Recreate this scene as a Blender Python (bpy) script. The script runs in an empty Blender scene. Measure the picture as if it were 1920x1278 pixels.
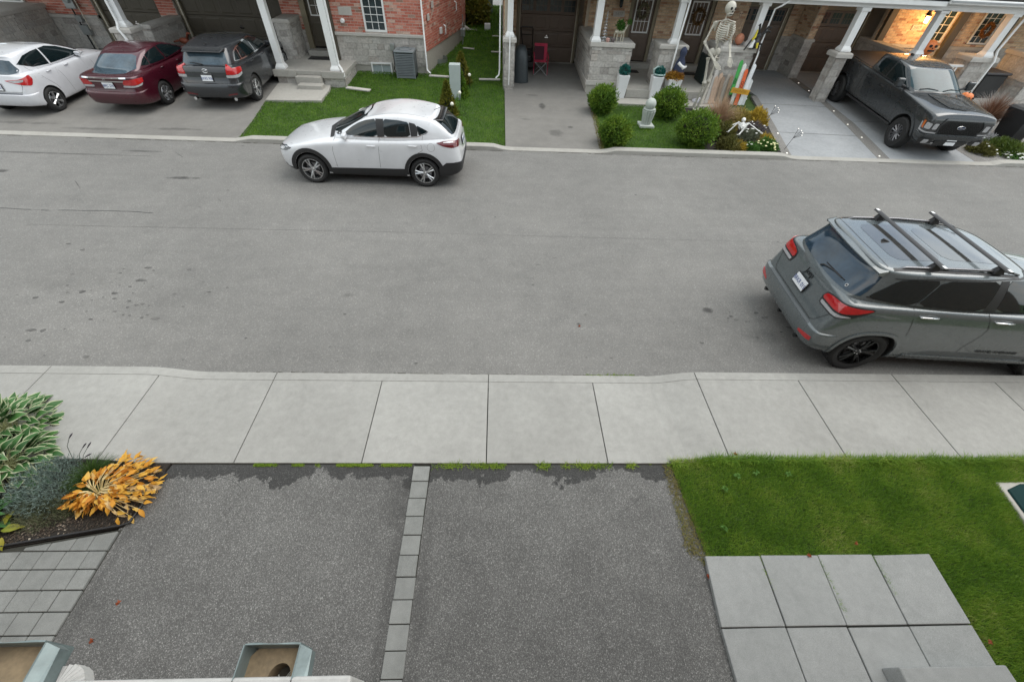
import bpy, bmesh, math, random
import numpy as np
from mathutils import Vector, Matrix, Euler
from mathutils.bvhtree import BVHTree
random.seed(7); np.random.seed(7)
SC = bpy.context.scene
COL = SC.collection
R = math.radians
PI = math.pi

# ------------------------------------------------------------------ camera
CAMP = Vector((0.0, 0.0, 4.75))
def cam_axes(p, y, r):
    F = Vector((math.sin(y)*math.cos(p), math.cos(y)*math.cos(p), -math.sin(p)))
    rt = F.cross(Vector((0, 0, 1))).normalized(); up = rt.cross(F)
    return (rt*math.cos(r)+up*math.sin(r)), (up*math.cos(r)-rt*math.sin(r)), F
_r, _u, _f = cam_axes(R(46.247), R(3.342), R(3.156))
cd = bpy.data.cameras.new('camera'); cam = bpy.data.objects.new('camera', cd); COL.objects.link(cam)
cam.matrix_world = Matrix(((_r.x, _u.x, -_f.x, CAMP.x), (_r.y, _u.y, -_f.y, CAMP.y), (_r.z, _u.z, -_f.z, CAMP.z), (0, 0, 0, 1)))
cd.sensor_width = 36; cd.lens = 769.54/1920*36; cd.clip_start = 0.02; cd.clip_end = 400
SC.camera = cam

# ------------------------------------------------------------------ world, sun, exposure
W = bpy.data.worlds.new("World"); SC.world = W; W.use_nodes = True
nt = W.node_tree; nt.nodes.clear()
def wn(t, **k):
    n = nt.nodes.new(t)
    for a, b in k.items(): setattr(n, a, b)
    return n
SUN_EL, SUN_AZ = 60, 80
sky = wn('ShaderNodeTexSky', sky_type='NISHITA', sun_disc=False, sun_elevation=R(SUN_EL), sun_rotation=R(SUN_AZ), dust_density=3.0, air_density=1.0, ozone_density=1.0)
tc = wn('ShaderNodeTexCoord'); mp = wn('ShaderNodeMapping'); mp.inputs['Scale'].default_value = (1.6, 1.6, 4.0)
nz = wn('ShaderNodeTexNoise'); nz.inputs['Scale'].default_value = 1.3; nz.inputs['Detail'].default_value = 5
cr = wn('ShaderNodeValToRGB'); cr.color_ramp.elements[0].position = .36; cr.color_ramp.elements[1].position = .66
cr.color_ramp.elements[0].color = (.72, .72, .72, 1); cr.color_ramp.elements[1].color = (1, 1, 1, 1)
cloud = wn('ShaderNodeValToRGB'); cloud.color_ramp.elements[0].position = .3; cloud.color_ramp.elements[0].color = (3.0, 3.9, 4.9, 1); cloud.color_ramp.elements[1].position = .75; cloud.color_ramp.elements[1].color = (10.5, 9.6, 8.6, 1); _e = cloud.color_ramp.elements.new(.52); _e.color = (7.6, 8.2, 8.3, 1)
mx = wn('ShaderNodeMix', data_type='RGBA'); bg = wn('ShaderNodeBackground'); out = wn('ShaderNodeOutputWorld')
L = nt.links.new
L(tc.outputs['Generated'], mp.inputs['Vector']); L(mp.outputs['Vector'], nz.inputs['Vector'])
L(nz.outputs['Fac'], cr.inputs['Fac']); L(nz.outputs['Fac'], cloud.inputs['Fac'])
L(cr.outputs['Color'], mx.inputs['Factor']); L(sky.outputs['Color'], mx.inputs['A']); L(cloud.outputs['Color'], mx.inputs['B'])
L(mx.outputs['Result'], bg.inputs['Color']); bg.inputs['Strength'].default_value = 0.12
L(bg.outputs['Background'], out.inputs['Surface'])
sl = bpy.data.lights.new('sun', 'SUN'); sl.energy = 1.2; sl.angle = R(50); sl.color = (1.0, .96, .9)
so = bpy.data.objects.new('sun', sl); COL.objects.link(so)
_d = Vector((math.sin(R(SUN_AZ))*math.cos(R(SUN_EL)), math.cos(R(SUN_AZ))*math.cos(R(SUN_EL)), math.sin(R(SUN_EL))))
so.rotation_euler = (-_d).to_track_quat('-Z', 'Y').to_euler(); so.location = (0, 0, 30)
SC.view_settings.view_transform = 'Standard'; SC.view_settings.look = 'None'; SC.view_settings.gamma = 1
SC.view_settings.use_curve_mapping = False; SC.view_settings.exposure = 0.72
SC.render.engine = 'CYCLES'

# ------------------------------------------------------------------ materials
class NT:
    def __init__(s, name):
        s.m = bpy.data.materials.new(name); s.m.use_nodes = True; s.t = s.m.node_tree
        s.b = s.t.nodes['Principled BSDF']; s.o = s.t.nodes['Material Output']
    def n(s, t, ins=None, **k):
        x = s.t.nodes.new(t)
        for a, b in k.items(): setattr(x, a, b)
        for a, b in (ins or {}).items():
            if isinstance(b, bpy.types.NodeSocket): s.t.links.new(b, x.inputs[a])
            else: x.inputs[a].default_value = b
        return x
    def l(s, a, b): s.t.links.new(a, b)
    def math(s, op, a, b=0.0, c=0.0, clamp=False):
        return s.n('ShaderNodeMath', {0: a, 1: b, 2: c}, operation=op, use_clamp=clamp).outputs[0]
    def mix(s, f, a, b, blend='MIX'):
        x = s.t.nodes.new('ShaderNodeMix'); x.data_type = 'RGBA'; x.blend_type = blend
        for key, v in (('Factor', f), ('A', a), ('B', b)):
            if isinstance(v, bpy.types.NodeSocket): s.t.links.new(v, x.inputs[key])
            elif key == 'Factor': x.inputs[key].default_value = v
            else: x.inputs[key].default_value = (*v, 1) if len(v) == 3 else v
        return x.outputs['Result']
    def noise(s, scale, detail=3, vec=None, rough=.5, dist=0):
        i = {'Scale': scale, 'Detail': detail, 'Roughness': rough, 'Distortion': dist}
        if vec is not None: i['Vector'] = vec
        return s.n('ShaderNodeTexNoise', i).outputs['Fac']
    def ramp(s, f, stops):
        x = s.n('ShaderNodeValToRGB', {'Fac': f}); e = x.color_ramp.elements
        while len(e) < len(stops): e.new(.5)
        for k, (p, c) in enumerate(stops):
            e[k].position = p; e[k].color = (*c, 1) if len(c) == 3 else c
        return x.outputs['Color']
    def mr(s, v, a, b, c=0., d=1.):
        return s.n('ShaderNodeMapRange', {'Value': v, 'From Min': a, 'From Max': b, 'To Min': c, 'To Max': d}).outputs[0]
    def pos(s):
        return s.n('ShaderNodeNewGeometry').outputs['Position']
    def bump(s, h, st=.3, d=.01):
        x = s.n('ShaderNodeBump', {'Height': h, 'Strength': st, 'Distance': d}); s.l(x.outputs['Normal'], s.b.inputs['Normal'])
    def set(s, **k):
        al = dict(col='Base Color', rough='Roughness', metal='Metallic', coat='Coat Weight', crough='Coat Roughness', spec='Specular IOR Level', em='Emission Color', ems='Emission Strength', trans='Transmission Weight', alpha='Alpha', sheen='Sheen Weight')
        for a, v in k.items():
            q = s.b.inputs[al[a]]
            if isinstance(v, bpy.types.NodeSocket): s.l(v, q)
            elif a in ('col', 'em'): q.default_value = (*v, 1)
            else: q.default_value = v
        return s

def M(name, col, rough=.6, metal=0., coat=0., var=.12, scale=6., bump=0., bscale=60., spec=.5, em=0., obj=True):
    s = NT(name); P = s.n('ShaderNodeTexCoord').outputs['Object']
    if var > 0:
        f = s.noise(scale, 4, P); f2 = s.noise(scale*7, 3, P)
        f = s.math('ADD', s.math('MULTIPLY', f, .65), s.math('MULTIPLY', f2, .35))
        k = s.mr(f, .3, .7, 1-var, 1+var)
        c = s.mix(1.0, col, s.n('ShaderNodeCombineColor', {0: k, 1: k, 2: k}).outputs[0], 'MULTIPLY')
        s.set(col=c, rough=s.mr(f2, .3, .7, max(0.02, rough-.06), min(1, rough+.06)))
    else: s.set(col=col, rough=rough)
    s.set(metal=metal, coat=coat, spec=spec)
    if coat: s.set(crough=.04)
    if bump: s.bump(s.noise(bscale, 4, P), bump)
    if em: s.set(em=col, ems=em)
    return s.m

def rnd_mat(name, stops, rough=.85, bump=.3, bscale=40, obj=True, var=.15, vscale=14, spec=.3):
    """colour by object and by mesh island, so every piece differs"""
    s = NT(name); P = s.pos()
    oi = s.n('ShaderNodeObjectInfo').outputs['Random']; isl = s.n('ShaderNodeNewGeometry').outputs['Random Per Island']
    f = s.math('FRACT', s.math('ADD', oi, isl))
    c = s.ramp(f, stops)
    k = s.mr(s.noise(vscale, 4, P), .3, .7, 1-var, 1+var)
    c = s.mix(1.0, c, s.n('ShaderNodeCombineColor', {0: k, 1: k, 2: k}).outputs[0], 'MULTIPLY')
    s.set(col=c, rough=rough, spec=spec)
    if bump: s.bump(s.noise(bscale, 4, P), bump)
    return s.m

def concrete(name, a=(.36, .355, .33), b=(.44, .435, .41), fine=.35, stain=.0):
    s = NT(name); P = s.pos()
    big = s.noise(.9, 4, P); mid = s.noise(9, 5, P, .6); fi = s.noise(260, 2, P); sp = s.n('ShaderNodeTexVoronoi', {'Vector': P, 'Scale': 120.}).outputs['Distance']
    oi = s.n('ShaderNodeObjectInfo').outputs['Random']
    f = s.math('ADD', s.math('MULTIPLY', big, .6), s.math('MULTIPLY', mid, .4))
    f = s.mr(s.math('ADD', f, s.math('MULTIPLY', s.math('SUBTRACT', oi, .5), .13)), .32, .68)
    c = s.mix(f, a, b)
    pit = s.mr(sp, .0, .16, .72, 1.)
    k = s.math('MULTIPLY', s.mr(fi, .3, .7, 1-fine*.3, 1+fine*.3), pit)
    blot = s.math('MULTIPLY', s.mr(s.noise(2.3, 7, P, .75, .8), .54, .74, 1., .88), s.mr(s.noise(14, 6, P, .7), .35, .7, 1.04, .93))
    k = s.math('MULTIPLY', k, blot)
    c = s.mix(1.0, c, s.n('ShaderNodeCombineColor', {0: k, 1: k, 2: k}).outputs[0], 'MULTIPLY')
    s.set(col=c, rough=.9, spec=.25); s.bump(s.math('ADD', fi, mid), .25, .004)
    return s.m

def asphalt(name, a, b, speck=.2, scale=75., edge=None, spots=(), warm=(1, .985, .95), light=.0):
    s = NT(name); P = s.pos()
    big = s.noise(.35, 3, P); mid = s.noise(2.6, 6, P, .65)
    f = s.mr(s.math('ADD', s.math('MULTIPLY', big, .55), s.math('MULTIPLY', mid, .45)), .36, .64)
    c = s.mix(f, a, b)
    v = s.n('ShaderNodeTexVoronoi', {'Vector': P, 'Scale': scale}); vc = s.n('ShaderNodeSeparateColor', {0: v.outputs['Color']}).outputs[0]
    v2 = s.n('ShaderNodeTexVoronoi', {'Vector': P, 'Scale': scale*2.1}); vc2 = s.n('ShaderNodeSeparateColor', {0: v2.outputs['Color']}).outputs[1]
    g = s.math('MULTIPLY', s.math('POWER', vc, 3.), s.mr(v.outputs['Distance'], .25, .5, 1, 0))
    g = s.math('ADD', s.math('MULTIPLY', g, .8), s.math('MULTIPLY', s.math('POWER', vc2, 2.5), .45))
    k = s.mr(g, 0, 1, 1-speck*.5, 1+speck*2.6)
    c = s.mix(1.0, c, s.n('ShaderNodeCombineColor', {0: s.math('MULTIPLY', k, warm[0]), 1: s.math('MULTIPLY', k, warm[1]), 2: s.math('MULTIPLY', k, warm[2])}).outputs[0], 'MULTIPLY')
    xyz = s.n('ShaderNodeSeparateXYZ', {0: P})
    wob = s.noise(3.2, 6, P, .65)
    mpn = s.n('ShaderNodeMapping', {'Vector': P, 'Scale': (.22, 2.6, 1)}); st_ = s.noise(1.6, 6, mpn.outputs[0], .6)
    kk = s.mr(st_, .34, .66, .965, 1.03); c = s.mix(1.0, c, s.n('ShaderNodeCombineColor', {0: kk, 1: kk, 2: kk}).outputs[0], 'MULTIPLY')
    if edge:   # dark tar worn bare along a line y = edge[0]
        d = s.math('SUBTRACT', edge[0], xyz.outputs['Y'])
        wd = s.mr(s.noise(1.7, 6, P, .65), .38, .62, edge[1]*.1, edge[1]*1.8)
        m = s.mr(s.math('SUBTRACT', s.math('ADD', d, s.math('MULTIPLY', s.math('SUBTRACT', s.noise(9, 6, P, .7), .5), .22)), wd), -.006, .012, 1, 0)
        c = s.mix(s.math('MULTIPLY', m, .8), c, s.mix(g, (.022, .022, .022), (.06, .06, .058)))
    for (x, y, rx, ry, st) in spots:
        dx = s.math('DIVIDE', s.math('SUBTRACT', xyz.outputs['X'], x), rx); dy = s.math('DIVIDE', s.math('SUBTRACT', xyz.outputs['Y'], y), ry)
        d = s.math('ADD', s.math('MULTIPLY', dx, dx), s.math('MULTIPLY', dy, dy))
        m = s.mr(s.math('ADD', d, s.math('MULTIPLY', s.math('SUBTRACT', wob, .5), 3.2)), .1, 1.1, st, 0)
        c = s.mix(m, c, (.035, .034, .033))
    s.set(col=c, rough=.88, spec=.3)
    s.bump(s.math('ADD', s.mr(v.outputs['Distance'], 0, .5, 1, 0), s.noise(scale*3, 2, P)), .45, .004)
    return s.m

def leafmat(name, stops, rough=.6, trans=.25, spec=.3):
    s = NT(name)
    isl = s.n('ShaderNodeNewGeometry').outputs['Random Per Island']; oi = s.n('ShaderNodeObjectInfo').outputs['Random']
    big = s.noise(2.2, 3, s.pos())
    f = s.math('ADD', s.math('MULTIPLY', s.math('FRACT', s.math('ADD', isl, oi)), .55), s.mr(big, .32, .68, 0, .45))
    c = s.ramp(f, stops); s.set(col=c, rough=rough, spec=spec)
    tr = s.n('ShaderNodeBsdfTranslucent', {'Color': c}); ms = s.n('ShaderNodeMixShader', {0: trans})
    s.l(s.b.outputs[0], ms.inputs[1]); s.l(tr.outputs[0], ms.inputs[2]); s.l(ms.outputs[0], s.o.inputs['Surface'])
    return s.m

# ------------------------------------------------------------------ tags, mesh helpers
def tag(o, label=None, cat=None, group=None, kind=None):
    if label: o['label'] = label
    if cat: o['category'] = cat
    if group: o['group'] = group
    if kind: o['kind'] = kind
    return o
def thing(name, label, cat, loc=(0, 0, 0), rz=0., group=None):
    o = bpy.data.objects.new(name, None); COL.objects.link(o); o.empty_display_size = .2
    o.location = loc; o.rotation_euler = (0, 0, rz)
    return tag(o, label, cat, group)
def adopt(o, parent):
    """parent a mesh modelled in world coordinates to a thing standing elsewhere"""
    o.parent = parent
    r = parent
    while r.parent: r = r.parent
    if parent is r and r.type == 'EMPTY': o.location = o.location - r.location
    return o

class MB:
    def __init__(s): s.v = []; s.f = []; s.mi = []
    def add(s, vs, fs, m=0):
        k = len(s.v); s.v.extend([tuple(p) for p in vs]); s.f.extend([tuple(i+k for i in f) for f in fs]); s.mi.extend([m]*len(fs)); return s
    def box(s, x0, x1, y0, y1, z0, z1, m=0):
        v = [(x, y, z) for z in (z0, z1) for y in (y0, y1) for x in (x0, x1)]
        return s.add(v, [(0, 2, 3, 1), (4, 5, 7, 6), (0, 1, 5, 4), (2, 6, 7, 3), (0, 4, 6, 2), (1, 3, 7, 5)], m)
    def hex(s, b, t, m=0):
        """frustum from 4 bottom and 4 top points"""
        return s.add(list(b)+list(t), [(3, 2, 1, 0), (4, 5, 6, 7), (0, 1, 5, 4), (1, 2, 6, 5), (2, 3, 7, 6), (3, 0, 4, 7)], m)
    def obox(s, c, size, e=(0, 0, 0), m=0):
        Mx = Euler(e).to_matrix(); c = Vector(c); a, b, d = [q/2 for q in size]
        v = [c+Mx@Vector((x, y, z)) for z in (-d, d) for y in (-b, b) for x in (-a, a)]
        return s.add(v, [(0, 2, 3, 1), (4, 5, 7, 6), (0, 1, 5, 4), (2, 6, 7, 3), (0, 4, 6, 2), (1, 3, 7, 5)], m)
    def prism(s, poly, z0, z1, m=0, zf=None):
        n = len(poly); z = zf or (lambda x, y: 0)
        v = [(x, y, z(x, y)+z0) for x, y in poly]+[(x, y, z(x, y)+z1) for x, y in poly]
        return s.add(v, [tuple(range(n))[::-1], tuple(range(n, 2*n))]+[(i, (i+1) % n, n+(i+1) % n, n+i) for i in range(n)], m)
    def tube(s, pts, r, n=8, m=0, closed=False):
        P = [Vector(p) for p in pts]; rr = r if hasattr(r, '__len__') else [r]*len(P); vs = []; fs = []
        prev = None
        for i, p in enumerate(P):
            a = P[i-1] if i else (P[-1] if closed else p); b = P[(i+1) % len(P)] if (i < len(P)-1 or closed) else p
            t = (b-a).normalized() if (b-a).length > 1e-9 else Vector((0, 0, 1))
            if prev is None: q = t.orthogonal().normalized()
            else:
                q = prev-t*prev.dot(t)
                q = q.normalized() if q.length > 1e-6 else t.orthogonal().normalized()
            prev = q; w = t.cross(q)
            for k in range(n):
                an = 2*PI*k/n; vs.append(p+(q*math.cos(an)+w*math.sin(an))*rr[i])
        for i in range(len(P)-(0 if closed else 1)):
            j = (i+1) % len(P)
            for k in range(n): fs.append((i*n+k, i*n+(k+1) % n, j*n+(k+1) % n, j*n+k))
        if not closed: fs.append(tuple(range(n))[::-1]); fs.append(tuple((len(P)-1)*n+k for k in range(n)))
        return s.add(vs, fs, m)
    def lathe(s, prof, c=(0, 0, 0), n=24, axis='z', m=0, cap=True, a0=0.):
        vs = []; fs = []; c = Vector(c)
        for (r, h) in prof:
            for k in range(n):
                a = 2*PI*k/n+a0; x, y = r*math.cos(a), r*math.sin(a)
                vs.append(c+(Vector((x, y, h)) if axis == 'z' else Vector((x, h, y)) if axis == 'y' else Vector((h, x, y))))
        for i in range(len(prof)-1):
            for k in range(n): fs.append((i*n+k, i*n+(k+1) % n, (i+1)*n+(k+1) % n, (i+1)*n+k))
        if cap:
            fs.append(tuple(range(n))[::-1]); fs.append(tuple((len(prof)-1)*n+k for k in range(n)))
        return s.add(vs, fs, m)
    def ball(s, c, r, n=12, m=0, sq=(1, 1, 1)):
        k = n//2; prof = [(math.sin(PI*i/k), -math.cos(PI*i/k)) for i in range(k+1)]
        prof[0] = (.02, -1); prof[-1] = (.02, 1); vs = []; fs = []
        for (q, h) in prof:
            for j in range(n): vs.append((c[0]+r*sq[0]*q*math.cos(2*PI*j/n), c[1]+r*sq[1]*q*math.sin(2*PI*j/n), c[2]+r*sq[2]*h))
        for i in range(k):
            for j in range(n): fs.append((i*n+j, i*n+(j+1) % n, (i+1)*n+(j+1) % n, (i+1)*n+j))
        fs.append(tuple(range(n))[::-1]); fs.append(tuple(k*n+j for j in range(n)))
        return s.add(vs, fs, m)
    def build(s, name, mats, parent=None, smooth=False, bevel=0., loc=None, auto=None, seg=1, world=True):
        me = bpy.data.meshes.new(name); me.from_pydata(s.v, [], s.f)
        for m in (mats if isinstance(mats, (list, tuple)) else [mats]): me.materials.append(m)
        me.polygons.foreach_set('material_index', s.mi)
        if smooth or auto: me.shade_smooth()
        if auto: me.set_sharp_from_angle(angle=R(auto))
        me.update(); o = bpy.data.objects.new(name, me); COL.objects.link(o)
        if bevel:
            b = o.modifiers.new('bevel', 'BEVEL'); b.width = bevel; b.segments = seg; b.limit_method = 'ANGLE'; b.angle_limit = R(40)
        if loc is not None: o.location = loc
        if parent is not None:
            if world: adopt(o, parent)
            else: o.parent = parent
        return o

def npmesh(name, verts, faces, mats, nper, parent=None, smooth=False, mi=None):
    """verts (N,3), faces (F,nper) numpy arrays"""
    me = bpy.data.meshes.new(name); me.vertices.add(len(verts)); me.vertices.foreach_set('co', verts.astype(np.float32).ravel())
    F = len(faces); me.loops.add(F*nper); me.loops.foreach_set('vertex_index', faces.astype(np.int32).ravel())
    me.polygons.add(F); me.polygons.foreach_set('loop_start', np.arange(0, F*nper, nper, dtype=np.int32))
    try: me.polygons.foreach_set('loop_total', np.full(F, nper, dtype=np.int32))
    except Exception: pass
    for m in (mats if isinstance(mats, (list, tuple)) else [mats]): me.materials.append(m)
    if mi is not None: me.polygons.foreach_set('material_index', mi.astype(np.int32))
    me.update(calc_edges=True); me.validate()
    if smooth: me.shade_smooth()
    o = bpy.data.objects.new(name, me); COL.objects.link(o)
    if parent is not None: adopt(o, parent)
    return o

SLOPE = .045
def gz(y): return max(0., (y-12.3)*SLOPE)
def hgt(x, y): return gz(y)
def pxof(p):
    c = Vector(p)-CAMP; z = c.dot(_f)
    if z < .1: return None
    return 960+769.54*c.dot(_r)/z, 639-769.54*c.dot(_u)/z, z
def copy_tree(o, parent=None):
    c = o.copy(); COL.objects.link(c)
    if parent is not None: c.parent = parent
    for ch in list(o.children): copy_tree(ch, c)
    return c
def txt(s, size, mat, loc, rot, parent=None, name='lettering', ext=.002, align='CENTER', sx=1., shear=0.):
    cu = bpy.data.curves.new(name, 'FONT'); cu.body = s; cu.size = size; cu.extrude = ext; cu.align_x = align; cu.align_y = 'CENTER'; cu.shear = shear
    t = bpy.data.objects.new(name, cu); COL.objects.link(t); dg = bpy.context.evaluated_depsgraph_get()
    me = bpy.data.meshes.new_from_object(t.evaluated_get(dg)); bpy.data.objects.remove(t)
    me.materials.clear(); me.materials.append(mat)
    o = bpy.data.objects.new(name, me); COL.objects.link(o); o.location = loc; o.rotation_euler = rot; o.scale = (sx, 1, 1)
    if parent is not None: o.parent = parent
    return o

MT = {}
MT['white_paint'] = M('white_painted_wood', (.74, .745, .74), .45, var=.05)
MT['cream'] = M('cream_trim', (.55, .51, .42), .5, var=.06)
MT['tan_trim'] = M('tan_trim', (.22, .19, .13), .55, var=.06)
MT['brown_door'] = M('brown_painted_door', (.13, .095, .072), .5, var=.08)
MT['olive_door'] = M('dark_olive_brown_door', (.085, .073, .052), .5, var=.1)
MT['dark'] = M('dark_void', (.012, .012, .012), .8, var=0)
MT['black_plastic'] = M('black_plastic', (.018, .018, .019), .5, var=.1, bump=.1, bscale=200)
MT['rubber'] = M('tyre_rubber', (.016, .016, .016), .75, var=.15, scale=20, bump=.25, bscale=120)
MT['alloy'] = M('silver_alloy', (.55, .56, .57), .28, metal=.9, var=.06)
MT['dark_alloy'] = M('black_alloy', (.02, .021, .022), .3, metal=.6, var=.05, coat=.4)
MT['grey_alloy'] = M('gunmetal_alloy', (.2, .2, .21), .3, metal=.85, var=.05)
MT['chrome'] = M('chrome', (.75, .76, .78), .1, metal=1, var=.0)
MT['steel'] = M('galvanised_steel', (.35, .37, .37), .4, metal=.7, var=.12, scale=20)
MT['car_glass'] = M('tinted_car_glass', (.006, .012, .014), .04, var=0, spec=.75)
MT['pale_sky_glass'] = M('car_glass_painted_pale_sky', (.05, .075, .095), .04, var=.45, scale=2.5, spec=.6)  # rear windows: bluish reflected sky is painted into this base colour
MT['house_glass'] = M('house_window_glass', (.03, .045, .05), .08, var=.5, scale=3, spec=.6)
MT['red_lens'] = M('red_lens', (.42, .012, .014), .12, coat=1, var=.18, scale=20)
MT['dark_red_lens'] = M('dark_red_lens', (.11, .008, .012), .1, coat=1, var=.15, scale=20)
MT['clear_lens'] = M('clear_lens', (.36, .36, .37), .12, coat=1, var=.2, scale=25)
MT['orange_lens'] = M('amber_lens', (.5, .12, .02), .15, coat=1, var=.1)
MT['plate'] = M('licence_plate_white', (.72, .74, .76), .35, var=.03)
MT['plate_blue'] = M('licence_plate_blue_letters', (.03, .06, .22), .4, var=0)
MT['concrete'] = concrete('sidewalk_concrete', (.265, .262, .246), (.345, .342, .322))
MT['concrete_far'] = concrete('smooth_grey_concrete', (.25, .26, .268), (.33, .34, .348), .2)
MT['porch_conc'] = concrete('porch_concrete', (.34, .325, .295), (.42, .405, .37), .2)
MT['patio'] = concrete('patio_slab_concrete', (.235, .242, .235), (.295, .30, .292), .8)
MT['paver'] = concrete('grey_paver', (.17, .175, .166), (.25, .254, .242), .9)
MT['kerb'] = concrete('kerb_concrete', (.30, .288, .262), (.365, .355, .328), .3)
MT['black_metal'] = M('black_metal', (.02, .02, .02), .4, metal=.4, var=.1)
MT['joint'] = M('joint_soil', (.035, .035, .028), .95, var=.3, scale=15, bump=.5)
MT['mulch'] = M('dark_mulch', (.02, .016, .012), .95, var=.6, scale=25, bump=.8, bscale=90)
# ------------------------------------------------------------------ ground, road, paths
def struct(o): return tag(o, kind='structure')
def sheet(name, poly, dz, mat, thick=.05, cuts=True, parent=None, kind='structure'):
    mb = MB()
    ys = sorted(p[1] for p in poly)
    if ys[0] < 12.3 < ys[-1] and cuts:
        # split at the break of slope
        lo = []; hi = []
        n = len(poly)
        for i in range(n):
            a = poly[i]; b = poly[(i+1) % n]
            (lo if a[1] <= 12.3 else hi).append(a)
            if (a[1]-12.3)*(b[1]-12.3) < 0:
                t = (12.3-a[1])/(b[1]-a[1]); q = (a[0]+t*(b[0]-a[0]), 12.3); lo.append(q); hi.append(q)
        for pl in (lo, hi):
            if len(pl) > 2: mb.prism(pl, dz-thick, dz, 0, hgt)
    else: mb.prism(poly, dz-thick, dz, 0, hgt)
    o = mb.build(name, mat)
    if kind: tag(o, kind=kind)
    return o
soil = NT('lawn_soil'); _p = soil.pos()
soil.set(col=soil.ramp(soil.noise(6, 5, _p), [(.3, (.03, .055, .01)), (.7, (.06, .11, .018))]), rough=.95); MT['soil'] = soil.m
g = MB()
X0, X1 = -70, 70
ys = [-12, 12.3, 31.2, 60, 150]; zs = [-.06, -.06, .79, .79, .79]
g.add([(x, y, z) for y, z in zip(ys, zs) for x in (X0, X1)], [(2*i, 2*i+1, 2*i+3, 2*i+2) for i in range(4)])
struct(g.build('ground', MT['soil']))
road_m = asphalt('road_asphalt', (.152, .151, .148), (.196, .194, .189), .2, 40, spots=[
    (-12.0, 9.95, .35, .1, .75), (-7.6, 9.85, .4, .09, .8), (-9.4, 11.3, .55, .06, .55), (-11.6, 11.0, 1.8, .05, .4), (3.75, 5.35, .1, .08, .8),
    (-5.6, 5.3, .9, .45, .12), (-7.4, 5.9, .8, .4, .14),
    (1.4, 4.95, .05, .04, .7), (-2.6, 5.6, .12, .06, .3), (4.5, 4.75, .5, .2, .2)], warm=(1, .985, .955))
MT['road'] = road_m
r = MB(); r.add([(X0, 3.6, 0), (X1, 3.6, 0), (X1, 12.2, 0), (X0, 12.2, 0)], [(0, 1, 2, 3)])
struct(r.build('road', road_m))
r = MB(); r.add([(-40, 31.2, .83), (50, 31.2, .83), (50, 60, .83), (-40, 60, .83)], [(0, 1, 2, 3)])
struct(r.build('far_road', M('far_road_asphalt', (.22, .22, .21), .9)))
# long crack and tar line
rc = MB(); pts = []
x = -14.5
while x < -7.2:
    pts.append((x, 8.28+.03*math.sin(x*2.1)+random.uniform(-.012, .012)-(x+14.5)*.012)); x += random.uniform(.08, .22)
for (a, b) in zip(pts, pts[1:]):
    w = .02 if a[0] < -12.6 else .008*(1 if random.random() < .8 else .2)
    rc.add([(a[0], a[1]-w, .004), (b[0], b[1]-w, .004), (b[0], b[1]+w, .004), (a[0], a[1]+w, .004)], [(0, 1, 2, 3)])
struct(rc.build('road_crack', M('crack_tar', (.035, .035, .035), .7)))
rc = MB()
for (xa, ya, xb, yb, w) in [(-9.9, 9.55, -9.55, 9.2, .012), (-12.9, 9.6, -12.8, 9.45, .02), (-9.5, 7.62, -1.2, 7.66, .0025), (-1.0, 7.64, 6.8, 7.6, .002), (-14, 11.05, -9, 11.0, .004), (-8.55, 11.3, -8.2, 11.0, .01), (-6.35, 8.9, -6.2, 8.75, .008), (-11.0, 10.0, -10.9, 9.9, .008)]:
    rc.add([(xa, ya-w, .004), (xb, yb-w, .004), (xb, yb+w, .004), (xa, ya+w, .004)], [(0, 1, 2, 3)])
for k in range(190):
    if k < 40: x, y, rr = random.uniform(-13, 12), random.uniform(4.1, 11.8), random.uniform(.01, .026)
    elif k > 130: x, y, rr = random.uniform(-13, 12), random.choice([random.uniform(11.3, 11.95), random.uniform(3.95, 4.6)]), random.uniform(.008, .02)
    elif k < 100: x, y, rr = random.gauss(-6.6, 1.1), random.gauss(5.4, .55), min(.05, .008+random.expovariate(70))
    else: x, y, rr = random.gauss(4.4, .5), random.gauss(4.85, .35), min(.035, .008+random.expovariate(90))
    if y < 4.0: continue
    n = 9; e_ = random.uniform(1.0, 2.6); rc.add([(x+rr*e_*math.cos(2*PI*i/n)*random.uniform(.45, 1), y+rr*math.sin(2*PI*i/n)*random.uniform(.45, 1), .004) for i in range(n)], [tuple(range(n))])
tag(rc.build('road_marks', M('dark_grime', (.10, .097, .092), .9, var=.6, scale=3)), kind='stuff')

# hairline cracks in the near driveways
for (cx, cy, a, ln) in [(-3.35, 2.22, .25, .55), (-2.55, 2.28, 2.9, .35), (-.5, 1.5, -1.2, .5), (1.3, 1.7, .4, .6), (-2.9, 2.3, .1, .3)]:
    rc = MB(); x, y = cx, cy; k = 0
    while k < ln:
        nx, ny = x+.04*math.cos(a), y+.04*math.sin(a); w = random.uniform(.001, .003)
        rc.add([(x, y-w, .0055), (nx, ny-w, .0055), (nx, ny+w, .0055), (x, y+w, .0055)], [(0, 1, 2, 3)]); x, y = nx, ny; a += random.uniform(-.3, .3); k += .04
    struct(rc.build('driveway_crack', bpy.data.materials['crack_tar']))
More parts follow.
